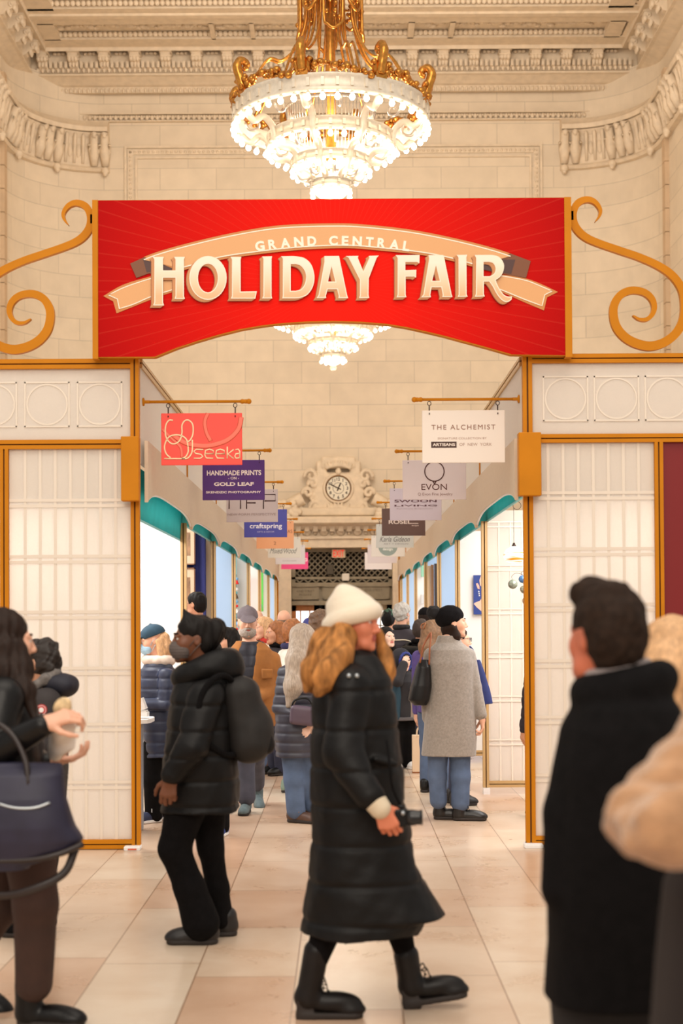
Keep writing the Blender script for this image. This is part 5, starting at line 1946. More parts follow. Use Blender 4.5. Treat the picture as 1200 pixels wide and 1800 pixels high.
    for k in range(8):
        a = 2 * PI * k / 8 + .3
        f = lambda r, z, w=0: (r * math.cos(a) - w * math.sin(a), r * math.sin(a) + w * math.cos(a), z)
        for w in (-.035, .035):
            mb = MB() if w < 0 else mb
            mb.tube(catmull([f(.30, zt, w * .5), f(.30, Z(20), w), f(.34, Z(60), w), f(.45, Z(95), w), f(.62, Z(118), w), f(.80, Z(128) + .05, w), f(1.08, rings[0][2] + .02, w)], 5), .016, 6)
        mb.build('strap', M_CHG, e)
    rg3 = random.Random(9)
    mb = MB()
    for k in range(8):
        a = 2 * PI * k / 8 + .1
        f = lambda r, z, w=0: (r * math.cos(a) - w * math.sin(a), r * math.sin(a) + w * math.cos(a), z)
        zb_ = Z(30) if k % 2 else Z(68)
        lp = [f(.37, zt, .11), f(.37, zb_ + .12, .11), f(.39, zb_ + .02, .07), f(.40, zb_ - .03, 0), f(.39, zb_ + .02, -.07), f(.37, zb_ + .12, -.11), f(.37, zt, -.11)]
        mb.tube(catmull(lp, 4), .02, 6)
        for q in range(20):
            mb.ball(f(.37 + rg3.uniform(-.01, .02), rg3.uniform(zb_ + .06, zt), rg3.uniform(-.08, .08)), rg3.uniform(.015, .035), 6)
    mb.build('filigree_collar', M_CHG, e)
    mb = MB(); zc_ = CZ + .1 - base.z
    mb.cyl((0, 0, rings[2][2]), (0, 0, zt + .3), .06, n=12); mb.cyl((0, 0, zt), (0, 0, zc_), .05, n=10)
    mb.lathe([(.05, zt - .05), (.33, zt), (.33, zt + .1), (.12, zt + .3), (.05, zt + .5)], n=24)
    mb.build('stem', M_CHG, e)
    return e


CH = chandelier()
CH['label'] = 'large lit crystal and gilt chandelier hanging above the red banner'
bpy.context.view_layer.update()
note_kids()
ch2 = copy_tree(CH)
d2 = P(588, 1090, 28.0)
ch2.location = (d2.x, 28.0, CH.location.z)
ch2.rotation_euler = (0, 0, .25)
ch2['label'] = 'smaller looking lit chandelier seen below the arch of the red banner'
for (x, y, pw) in ((CH.location.x, CH.location.y, 240), (d2.x, 28.0, 240)):
    for (dz_, R) in ((-.1, .9), (-.55, .4)):
        l = bpy.data.lights.new('chandelier_light', 'POINT')
        l.energy = pw / 2; l.color = (1.0, .86, .70); l.shadow_soft_size = .25
        o = bpy.data.objects.new('chandelier_light', l); o.location = (x, y, CH.location.z + .9 + dz_ - (0 if R > .5 else .5)); COL.objects.link(o)
# =================================================================== people
SKIN = {'light': (226, 172, 144), 'tan': (206, 150, 118), 'rosy': (214, 128, 96), 'ruddy': (196, 108, 78), 'dark': (112, 66, 42), 'pale': (236, 194, 172)}


def skin_mats(k):
    c = SKIN[k]
    lips = tuple(int(v) for v in (c[0] * .80, c[1] * .52, c[2] * .52))
    return [mat('skin_' + k, c, .5, var=.04, vscale=14), mat('lips_' + k, lips, .4)]


M_EYEW = mat('eye_white', (206, 196, 188), .35)
M_IRIS = mat('iris_dark', (62, 42, 30), .2)
M_BLACK = mat('black_cloth', (11, 9, 10), .9, var=.3, vscale=30, bump=.15, bscale=80, spec=.15)
M_NYLON = mat('black_nylon', (12, 10, 10), .55, var=.3, vscale=12, bump=.2, bscale=25, spec=.25)
M_LEATHER = mat('black_leather', (14, 12, 12), .4, spec=.3, var=.2, vscale=15, bump=.1, bscale=50)
M_JEANS = mat('blue_denim', (82, 100, 130), .85, var=.18, vscale=9, bump=.1, bscale=120)
M_JEAND = mat('dark_denim', (52, 58, 82), .85, var=.18, vscale=9)
M_SOLE = mat('dark_sole', (40, 32, 28), .7)


def nrm(v):
    v = np.array(v, float)
    return v / (np.linalg.norm(v) or 1)


def quilt(pitch, amp=.010, wr=.004, seed=0):
    def f(q):
        u = (q[:, 2] / pitch) % 1.0 - .5
        return amp * np.exp(-(u * pitch / .011) ** 2) + wr * wob(q, 26, seed=seed) + .0015 * wob(q, 75, seed=seed + 5)
    return f


def folds(a=.006, fr=14, st=(1, 1, .45), seed=0):
    return lambda q: a * wob(q, fr, st=st, seed=seed) + a * .3 * wob(q, fr * 3, st=st, seed=seed + 3)


def strands(a=.006, fr=60, b=.004, fb=150, st=(1, 1, .35), seed=0):
    return lambda q: a * wob(q, fr, st=st, seed=seed) + b * wob(q, fb, st=st, seed=seed + 4)


class Person:
    def __init__(s, label, d, px, skin='light', vox=.006, yaw=None):
        s.d = d
        s.o = P(px, 1090, d); s.o.z = 0
        s.root = empty('person', s.o, label, 'person')
        s.body = SDF()
        s.items = []
        s.skin, s.vox = skin, vox
        s.small = vox > .0075
        if yaw is not None:
            s.root.rotation_euler = (0, 0, math.radians(yaw))

    def p(s, px, py, dy=0.0):
        return np.array(P(px, py, s.d + dy) - s.o)

    def rows(s, rs, dy=0.0):
        """(y pixel, left x, right x, half depth[, dy]) -> loft rows"""
        out = []
        for r in rs:
            o = r[4] if len(r) > 4 else dy
            a, c = s.p(r[1], r[0], o), s.p(r[2], r[0], o)
            out.append(((a[2] + c[2]) / 2, (a[0] + c[0]) / 2, o, abs(c[0] - a[0]) / 2, r[3]))
        return out

    def item(s, name, m, vox=None, disp=None, label=None):
        q = SDF(); q.disp = disp
        s.items.append((name, q, m, vox or s.vox, label))
        return q

    # ------------------------------------------------ head
    def head(s, c, yaw, size=1.0, pitch=0, roll=0, neck=None, male=False, eyes=True):
        s.R = rotm(yaw, pitch, roll); s.hc = np.array(c, float); s.hs = size
        B, h, z = s.body, s.hp, size
        E = lambda c_, r, k=.02, sub=False: B.ell(h(*c_), np.array(r) * z, s.R, k * z, sub)
        C = lambda a, b_, ra, rb=None, k=.012, sub=False: B.cone(h(*a), h(*b_), ra * z, (ra if rb is None else rb) * z, k * z, sub)
        E((0, .018, .035), (.074, .094, .084))
        E((0, -.022, -.030), (.062, .068, .078), .04)
        C((-.026, -.060, -.088), (.026, -.060, -.088), .026, k=.03)
        if male: C((-.040, -.025, -.078), (.040, -.025, -.078), .030, k=.03)
        E((0, -.082, -.103), (.018, .015, .015), .02)
        for q in (-1, 1):
            E((q * .036, -.062, -.022), (.024, .022, .026), .03)
            E((q * .031, -.094, .008), (.017, .012, .012), .012, True)
            E((q * .031, -.0835, .0165), (.0155, .009, .0065), .006)
            E((q * .031, -.0825, -.0015), (.0145, .008, .0055), .006)
            C((q * .010, -.086, .026), (q * .046, -.072, .028), .009, .007, .014)
            E((q * .073, .014, -.004), (.010, .020, .031), .006)
            E((q * .084, .008, -.002), (.006, .011, .018), .006, True)
            E((q * .011, -.096, -.034), (.009, .010, .008), .006)
        C((0, -.085, .020), (0, -.108, -.026), .008, .011, .010)
        E((0, -.108, -.029), (.011, .010, .010), .006)
        C((-.019, -.083, -.057), (.019, -.083, -.057), .0085, k=.010)
        C((-.015, -.084, -.069), (.015, -.084, -.069), .0085, k=.010)
        C((-.022, -.0955, -.063), (.022, -.0955, -.063), .0022, k=.004, sub=True)
        nk = neck if neck is not None else h(0, .035, -.19)
        B.cone(h(0, .030, -.05), nk, .052 * z, .056 * z, .03)
        s.nk = nk
        s.eyes = eyes

    def hp(s, x, y, z):
        return s.hc + s.R @ (np.array((x, y, z)) * s.hs)

    def hdir(s, x, y, z):
        return s.R @ np.array((x, y, z), float)

    def hcut(s, sdf, n, d):
        """remove the part of a head item beyond the head-local plane n.p > d"""
        w = s.hdir(*n)
        return sdf.cut(w, float(w @ s.hc) + d * s.hs)

    def hell(s, sdf, c, r, k=.015, sub=False):
        sdf.ell(s.hp(*c), np.array(r) * s.hs, s.R, k * s.hs, sub)

    def hcone(s, sdf, a, b, ra, rb=None, k=.015, sub=False):
        sdf.cone(s.hp(*a), s.hp(*b), ra * s.hs, (ra if rb is None else rb) * s.hs, k * s.hs, sub)

    def hair_cap(s, m, disp=None, thick=1.0, low=-.06, vox=None, part=True):
        q = s.item('hair', m, vox or s.vox, disp or strands())
        s.hell(q, (0, .022, .042), (.082 * thick, .102 * thick, .090 * thick))
        s.hell(q, (0, .052, -.01), (.076 * thick, .068 * thick, .080), .03)
        s.hell(q, (0, -.105, -.015), (.068, .060, .088), .02, True)
        for u in (-1, 1): s.hell(q, (u * .085, .0, -.02), (.022, .035, .040), .01, True)
        w = s.hdir(0, -.3, -1); q.cut(w, float(w @ s.hc) - low * s.hs)
        return q

    def face_extras(s, brow):
        if not s.eyes: return
        Rm = Matrix([list(r) for r in s.R])
        for u in (-1, 1):
            mb = MB(); r = .0125 * s.hs
            seg = [(math.sin(t), math.cos(t)) for t in [0, .25, .5, .56, .9, 1.4, 2.0, 2.6, PI]]
            vs, fs, ms = [], [], []
            n = 12
            for (a, b_) in seg:
                for k in range(n):
                    t = 2 * PI * k / n
                    v = Vector((a * math.cos(t) * r, -b_ * r, a * math.sin(t) * r))
                    w = s.hp(u * .031, -.0785, .008); vs.append(Rm @ v + Vector(w))
            for i in range(len(seg) - 1):
                mb.cur = 1 if i < 3 else 0
                mb.add([], [])
                for k in range(n):
                    fs.append((i * n + k, i * n + (k + 1) % n, (i + 1) * n + (k + 1) % n, (i + 1) * n + k)); ms.append(1 if i < 3 else 0)
            mb.v = [tuple(v) for v in vs]; mb.f = fs; mb.m = ms; mb.sm = [True] * len(fs)
            mb.build('eye', [M_EYEW, M_IRIS], s.root)
            if brow is not None and not s.small:
                mb = MB()
                pts = [s.hp(u * x, y, z) for x, y, z in ((.012, -.0925, .030), (.024, -.091, .034), (.038, -.083, .035), (.048, -.073, .031))]
                mb.tube(catmull(pts, 3), [.003 * s.hs] * 3 + [.0045 * s.hs] * 4 + [.002 * s.hs] * 3, 6)
                mb.build('eyebrow', brow, s.root)

    # ------------------------------------------------ limbs and hands
    def limb(s, pts, rs, cloth=None, k=.03, skin=.72):
        s.body.chain(pts, [r * skin for r in rs], .02)
        if cloth is not None: cloth.chain(pts, rs, k)

    def hand(s, w, f, n, side=1, size=1.0, curl=.5, spread=1.0):
        """w wrist, f finger direction, n direction the palm faces, side = sign of the thumb along f x n"""
        f = nrm(f); n = nrm(np.array(n) - f * np.dot(n, f)); t = np.cross(f, n) * side
        w = np.array(w, float); z = size; B = s.body
        if s.small:
            B.cone(w, w + f * .07 * z, .03 * z, .034 * z, .02)
        offs = (.031, .0105, -.0105, -.030)
        kn = [w + f * (.088, .092, .088, .078)[i] * z + t * offs[i] * z * 1.02 for i in range(4)]
        B.cone(w - f * .02, w + f * .02 * z, .027 * z, .027 * z, .02)
        for i in range(4):
            B.cone(w + f * .012 * z + t * offs[i] * .55 * z, kn[i], .0135 * z, .0115 * z, .016)
        seg = ((.043, .026, .021), (.047, .030, .022), (.043, .028, .021), (.034, .021, .018))
        for i in range(4):
            q = kn[i]; a = 0
            for j in range(3):
                a += curl * (.75, 1.25, .8)[j] * (1 + .06 * i)
                dr = f * math.cos(a) + n * math.sin(a) + t * offs[i] * 2.2 * spread * (1 - min(a, 1.2) / 1.2)
                e = q + nrm(dr) * seg[i][j] * z
                B.cone(q, e, (.0100, .0092, .0082)[j] * z, (.0092, .0082, .0070)[j] * z, .003)
                q = e
        q = w + f * .022 * z + t * .024 * z + n * .006 * z
        d0 = nrm(f * .62 + t * .72 + n * .35)
        for j, L in enumerate((.044, .033, .027)):
            dr = nrm(d0 + (f * .35 - t * .35 * curl + n * .35 * curl) * j)
            e = q + dr * L * z
            B.cone(q, e, (.0145, .0112, .0098)[j] * z, (.0115, .0098, .0082)[j] * z, .006 if j else .014)
            q = e

    def shoe(s, x, y, yaw, m, L=.27, h=.10, pitch=0, z0=0.0, sole=None, heel=0.0, name='shoe', laces=None, r=.043, top=None):
        R = rotm(yaw) @ np.array(Matrix.Rotation(math.radians(-pitch), 3, 'X'))
        o = np.array((x, y, z0))
        T = lambda a, b_, c: o + R @ np.array((a, b_, c))
        fr = L - .065
        hz = heel
        q = SDF()
        q.ell(T(0, .015, .050 + hz), (.038, .052, .05), R)
        q.ell(T(0, -fr * .42, .042 + hz * .6), (.042, fr * .55, .045), R, .02)
        q.ell(T(0, -fr + .05, .032), (.045, .062, .032), R, .02)
        q.cone(T(0, .012, .05 + hz), T(0, .012, h + hz) if top is None else np.array(top, float), r, r + .004, .02)
        w = R @ np.array((0, 0, -1.0)); q.cut(w, float(w @ o) - .018)
        me = q.mesh(name, max(s.vox, .006) if not s.small else .009)
        ob = link(name, me, m, s.root)
        sq = SDF()
        sq.cone(T(0, .019, .012), T(0, -fr + .045, .012), .042, .047, .01)
        w = R @ np.array((0, 0, -1.0)); sq.cut(w, float(w @ o) - .001)
        w = R @ np.array((0, 0, 1.0)); sq.cut(w, float(w @ o) + .026)
        if heel:
            w2 = R @ np.array((0, 1.0, 0))
            sq.box(T(0, .022, .02 + hz * .4), (.036, .036, .03 + hz * .5), R, .006, .01)
        link('sole', sq.mesh('sole', .006 if not s.small else .010), sole or M_SOLE, ob)
        if laces is not None and not s.small:
            mb = MB()
            for k in range(5):
                yy, zz = -.025 - k * .022, .105 - k * .011 + hz * (1 - k * .15)
                mb.tube([T(-.026, yy, zz - .012), T(0, yy - .004, zz + .004), T(.026, yy - .01, zz - .012)], .003, 5)
            mb.tube(catmull([T(.0, -.03, .115 + hz), T(.035, -.05, .125 + hz), T(.05, -.06, .09 + hz), T(.02, -.04, .10 + hz), T(-.03, -.06, .12 + hz), T(-.05, -.07, .085 + hz)], 4), .003, 5)
            mb.build('laces', laces, ob)
        return ob

    def cap(s, m, back=False):
        q = s.item('cap', m, s.vox)
        s.hell(q, (0, .016, .050), (.087, .107, .086))
        w = s.hdir(0, .12, -1); q.cut(w, float(w @ s.hc) - .034 * s.hs)
        q.ell(s.hp(0, -.132, .030), np.array((.068, .072, .010)) * s.hs, s.R @ rotm(0, 24), .012)
        s.hcone(q, (0, .016, .134), (0, .016, .139), .008)
        return q

    def mask(s, m):
        q = s.item('face_mask', m, min(s.vox, .006), lambda p_: .0015 * np.sin((p_[:, 2]) * 420))
        s.hell(q, (0, -.058, -.058), (.068, .056, .058))
        s.hell(q, (0, -.088, -.040), (.030, .034, .035), .03)
        w = s.hdir(0, 1, 0); q.cut(w, float(w @ s.hc) - .028 * s.hs)
        w = s.hdir(0, .35, 1); q.cut(w, float(w @ s.hc) - .038 * s.hs)
        mb = MB()
        for u in (-1, 1):
            mb.tube([s.hp(u * .066, -.03, -.035), s.hp(u * .076, .0, .0), s.hp(u * .080, .03, .012)], .0022, 5)
            mb.tube([s.hp(u * .064, -.03, -.085), s.hp(u * .074, .0, -.05), s.hp(u * .080, .03, -.02)], .0022, 5)
        mb.build('mask_strap', m, s.root)

    def glasses(s, m):
        mb = MB()
        for u in (-1, 1):
            mb.tube([s.hp(u * .031 + .022 * math.cos(t * PI / 8), -.106, .008 + .017 * math.sin(t * PI / 8)) for t in range(16)], .0022, 5, closed=True)
            mb.tube([s.hp(u * .054, -.104, .014), s.hp(u * .074, -.05, .016), s.hp(u * .078, .02, .012)], .0022, 5)
        mb.tube([s.hp(-.009, -.108, .012), s.hp(.009, -.108, .012)], .0022, 5)
        mb.build('glasses', m, s.root)

    def finish(s, brow=None):
        me = s.body.mesh('body', s.vox)
        ms = skin_mats(s.skin)
        for m in ms: me.materials.append(m)
        # lips take their own tone
        n = len(me.polygons)
        cen = np.empty(n * 3, np.float32); me.polygons.foreach_get('center', cen)
        q = (cen.reshape(-1, 3) - s.hc) @ s.R / s.hs
        lp = (np.abs(q[:, 0]) < .024 - np.abs(q[:, 2] + .063) * .35) & (q[:, 1] < -.083) & (np.abs(q[:, 2] + .063) < .0135)
        me.polygons.foreach_set('material_index', lp.astype(np.int32))
        link('body', me, None, s.root)
        s.face_extras(brow)
        for (name, q, m, vx, lb) in s.items:
            o = link(name, q.mesh(name, vx), m, s.root)
            if lb: o['label'] = lb
        return s.root


def add(a, *q):
    return np.array(a) + np.array(q)


HB = mat('dark_brown_hair', (38, 24, 17), .6, spec=.2, var=.3, vscale=40, stretch=(3, 3, .6))
HK = mat('black_hair', (20, 15, 13), .6, spec=.2, var=.3, vscale=40, stretch=(3, 3, .6))
HO = mat('copper_blond_hair', (166, 112, 60), .65, var=.6, vscale=18, stretch=(2, 2, .7), spec=.2)
HBL = mat('light_blond_hair', (204, 160, 116), .6, var=.3, vscale=40, stretch=(3, 3, .6))
HG = mat('grey_blond_hair', (172, 156, 140), .55, var=.25, vscale=40, stretch=(3, 3, .5))
HW = mat('white_grey_hair', (186, 182, 176), .6, var=.25, vscale=40)
HA = mat('auburn_hair', (150, 92, 48), .55, var=.3, vscale=40)
HM = mat('mouse_brown_hair', (104, 78, 58), .55, var=.3, vscale=40)

# ------------------------------------------------------------------ the woman in the white beanie walking across
def beanie_woman():
    s = Person('person in a white beanie and long black coat striding across the centre', 5.84, 622, 'rosy', .005)
    p = s.p
    s.head(p(624, 1095), 66, .95, pitch=3, neck=p(615, 1165))
    # hat: folded brim and soft peak
    q = s.item('beanie', mat('cream_wool', (236, 222, 200), .95, bump=.5, bscale=220, sheen=.3), .005, folds(.004, 22, (1, 1, 1)))
    s.hell(q, (0, .022, .062), (.092, .114, .078))
    q.cone(p(616, 1072), p(611, 1051), .092, .056, .04)
    q.cone(p(606, 1050), p(602, 1038), .04, .024, .03)
    for k in range(24):
        a = 2 * PI * k / 24
        a2 = a + 2 * PI / 24
        f = lambda t: s.hp(.084 * math.sin(t), .016 - .100 * math.cos(t), .018 + .036 * math.cos(t))
        q.cone(f(a), f(a2), .027, .027, .02)
    w = s.hdir(0, -.33, -1); q.cut(w, float(w @ s.hc) + (.012) * s.hs)
    # wavy hair
    q = s.item('hair', HO, .005, lambda v: .014 * wob(v, 46, st=(1, 1, .7)) + .006 * wob(v, 120, st=(1, 1, .5), seed=5))
    q.chain([p(592, 1108), p(574, 1142), p(556, 1182), p(544, 1208)], [.060, .072, .066, .028], .04)
    q.chain([p(604, 1118, -.07), p(594, 1150, -.12), p(576, 1185, -.16), p(562, 1212, -.17)], [.05, .056, .05, .02], .04)
    q.chain([p(606, 1118, .07), p(590, 1160, .10), p(572, 1205, .08)], [.05, .05, .02], .04)
    q.chain([p(662, 1112, .055), p(674, 1145, .05), p(680, 1175, .02), p(684, 1205, .0), p(686, 1218, 0)], [.014, .026, .026, .018, .005], .02)
    # coat
    q = s.item('coat', M_NYLON, .006, quilt(.155, .007, .006))
    rows = [(1140, 606, 650, .07), (1158, 598, 664, .09), (1175, 582, 676, .13), (1192, 562, 688, .17), (1220, 550, 694, .19), (1300, 546, 702, .20), (1400, 546, 712, .20), (1470, 549, 722, .20), (1520, 543, 730, .215), (1560, 538, 752, .225), (1606, 531, 784, .235), (1614, 530, 748, .235), (1634, 528, 738, .235)]
    q.loft(s.rows(rows), p=2.3)
    s.body.loft([(z, cx, cy, rx * .75, ry * .7) for z, cx, cy, rx, ry in s.rows(rows)][2:9])
    s.limb([p(618, 1205, -.15), p(604, 1325, -.23), p(650, 1398, -.30)], [.088, .080, .056], q, .02)
    s.limb([p(620, 1205, .15), p(618, 1330, .20), p(645, 1400, .18)], [.085, .075, .055], q, .02)
    q.ell(p(618, 1168), (.105, .10, .05), k=.04)
    q.cone(p(660, 1335, -.2), p(694, 1345, -.17), .012, .012, .02)
    for x in (613, 627):
        mb = MB(); mb.ball(p(x, 1188, -.235), .010, 8); mb.build('snap_button', mat('silver', (180, 186, 190), .3, .8), s.root)
    c = s.item('cuff', mat('cream_knit', (214, 198, 172), .95, bump=.3, bscale=150), .005)
    c.cone(p(646, 1392, -.30), p(668, 1421, -.315), .050, .043)
    s.hand(p(668, 1416, -.315), (.42, .0, -1), (.1, 1, 0), 1, 1.0, .85)
    s.hand(p(648, 1410, .18), (.3, 0, -1), (.1, -1, 0), -1, 1.0, .5)
    t = s.item('trousers', M_BLACK, .006, folds(.004))
    s.limb([p(606, 1540, -.06), p(580, 1612, -.08), p(556, 1690, -.08)], [.085, .070, .042], t)
    s.limb([p(650, 1540, .06), p(694, 1612, .07), p(717, 1690, .06)], [.085, .068, .042], t)
    mb = mat('worn_black_boot', (20, 16, 15), .45, spec=.3, var=.25, vscale=20)
    f = p(546, 1740, -.08)
    s.shoe(f[0], f[1], 90, mb, .275, .20, 0, 0, heel=.03, name='boot', laces=M_BLACK, r=.048, top=p(556, 1672, -.08))
    f = p(733, 1740, .06)
    s.shoe(f[0], f[1], 90, mb, .275, .20, 9, .012, heel=.03, name='boot', laces=M_BLACK, r=.048, top=p(714, 1680, .06))
    s.finish(HB)
    # camera in her hand
    e = empty('camera_in_hand', P(704, 1440, 5.5), 'small black camera held low in the hand of the person in the white beanie', 'camera')
    mb = MB(); mb.bbox((-.03, .02, -.035), (.032, .075, .035), .008); mb.bbox((-.012, .03, .035), (.015, .065, .05), .005); mb.build('camera_body', M_LEATHER, e)
    mb = MB(); mb.lathe([(.0, .03), (.030, .03), (.032, .05), (.028, .075), (.030, .09), (.024, .09), (.02, .08), (0, .08)], (0, 0, 0), 20)
    o = mb.build('lens', mat('lens_black', (30, 30, 32), .3), e); o.rotation_euler = (0, PI / 2, 0); o.location = (-.004, .045, 0)
    mb = MB(); mb.tube(catmull([(0, .05, .05), (-.03, .02, .12), (-.04, 0, .2), (-.05, .05, .3)], 5), .005, 6); mb.build('strap', M_BLACK, e)
    mb = MB(); mb.cyl((.01, .018, .02), (.01, .024, .02), .008, n=10); mb.build('silver_button', mat('silver', (180, 186, 190), .3, .8), e)


beanie_woman()


# ------------------------------------------------------------------ the woman in the black puffer with mask and backpack
def masked_woman():
    s = Person('person in a black puffer parka and grey face mask carrying a black backpack', 7.14, 350, 'dark', .005)
    p = s.p
    s.head(p(338, 1124), -74, .96, pitch=2, neck=p(352, 1190))
    q = s.hair_cap(HK, strands(.005, 70))
    q.ell(s.hp(0, .12, .045), (.058, .062, .058), k=.02)
    q.ell(s.hp(0, .10, .0), (.05, .05, .05), k=.03)
    q.cone(s.hp(0, -.02, .115), s.hp(0, -.035, .155), .028, .008, .02)
    s.mask(mat('grey_mask', (92, 82, 78), .9, bump=.2, bscale=120))
    q = s.item('coat', M_NYLON, .006, quilt(.125, .007, .007, 3))
    rows = [(1178, 318, 402, .12), (1200, 308, 414, .17), (1235, 299, 416, .19), (1300, 292, 416, .205), (1350, 286, 418, .21), (1400, 283, 421, .21), (1424, 284, 422, .21)]
    q.loft(s.rows(rows), p=2.3)
    q.cut((0.10, 0, -1.0), -p(350, 1424)[2] + .012)
    s.body.loft([(z, cx, cy, rx * .75, ry * .7) for z, cx, cy, rx, ry in s.rows(rows)][:6])
    # thick hood lying around the neck
    hd = s.item('hood', M_NYLON, .006, folds(.006, 22, (1, 1, 1)))
    for k in range(16):
        a, a2 = 2 * PI * k / 16, 2 * PI * (k + 1) / 16
        f = lambda t: p(360, 1178) + np.array((.115 * math.cos(t), .10 * math.sin(t), .035 * math.cos(t) - .0))
        hd.cone(f(a), f(a2), .060 + .012 * math.cos(a), .060 + .012 * math.cos(a2), .03)
    hd.ell(p(392, 1180), (.10, .12, .065), k=.04)
    s.limb([p(362, 1222, -.18), p(338, 1312, -.25), p(305, 1360, -.25)], [.088, .082, .060], q, .018)
    s.limb([p(356, 1222, .18), p(350, 1312, .22), p(335, 1385, .2)], [.085, .075, .055], q, .018)
    s.hand(p(300, 1366, -.25), (-.15, -.1, -1), (.1, 1, 0), -1, 1.0, .7)
    s.hand(p(332, 1395, .2), (-.15, 0, -1), (.1, -1, 0), 1, 1.0, .5)
    t = s.item('trousers', M_BLACK, .006, folds(.006))
    s.limb([p(330, 1405, -.07), p(306, 1492, -.08), p(332, 1560, -.07), p(353, 1622, -.06)], [.105, .075, .070, .086], t)
    s.limb([p(362, 1405, .07), p(371, 1490, .09), p(383, 1560, .11), p(392, 1618, .12)], [.105, .066, .062, .058], t)
    mb = mat('black_sneaker', (28, 24, 24), .45)
    f = p(362, 1640, -.06); s.shoe(f[0], f[1], -90, mb, .26, .10, 0, 0, laces=M_BLACK)
    f = p(396, 1630, .12); s.shoe(f[0], f[1], -85, mb, .26, .10, 0, 0)
    s.finish(HK)
    e = empty('backpack', Vector(p(436, 1330)) + s.o, 'full black backpack worn on the back of the person in the grey mask', 'backpack')
    o = np.array(e.location) - np.array(s.o)
    q = SDF(); q.disp = folds(.006, 16, (1, 1, 1))
    q.box(p(430, 1262) - o, (.095, .15, .205), np.array(Matrix.Rotation(-.18, 3, 'Y')), .08, .02)
    q.ell(p(446, 1285) - o, (.10, .13, .14), k=.05)
    link('sack', q.mesh('sack', .007), mat('backpack_cloth', (24, 20, 18), .7, var=.25, vscale=20), e)
    q = SDF(); q.disp = folds(.004, 20, (1, 1, 1)); q.box(p(462, 1293) - o, (.05, .10, .09), np.array(Matrix.Rotation(-.25, 3, 'Y')), .04, .02)
    link('pocket', q.mesh('pocket', .007), M_NYLON, e)
    for dy in (-.17, .17):
        mb = MB(); mb.tube(catmull([Vector(p(412, 1205, dy * .5) - o), Vector(p(396, 1188, dy) - o), Vector(p(372, 1196, dy * 1.45) - o), Vector(p(352, 1230, dy * 1.6) - o), Vector(p(352, 1290, dy * 1.5) - o), Vector(p(392, 1325, dy) - o), Vector(p(420, 1325, dy * .6) - o)], 5), .016, 7, flat=((0, 1, 0), .5))
        mb.build('strap', M_BLACK, e)


masked_woman()


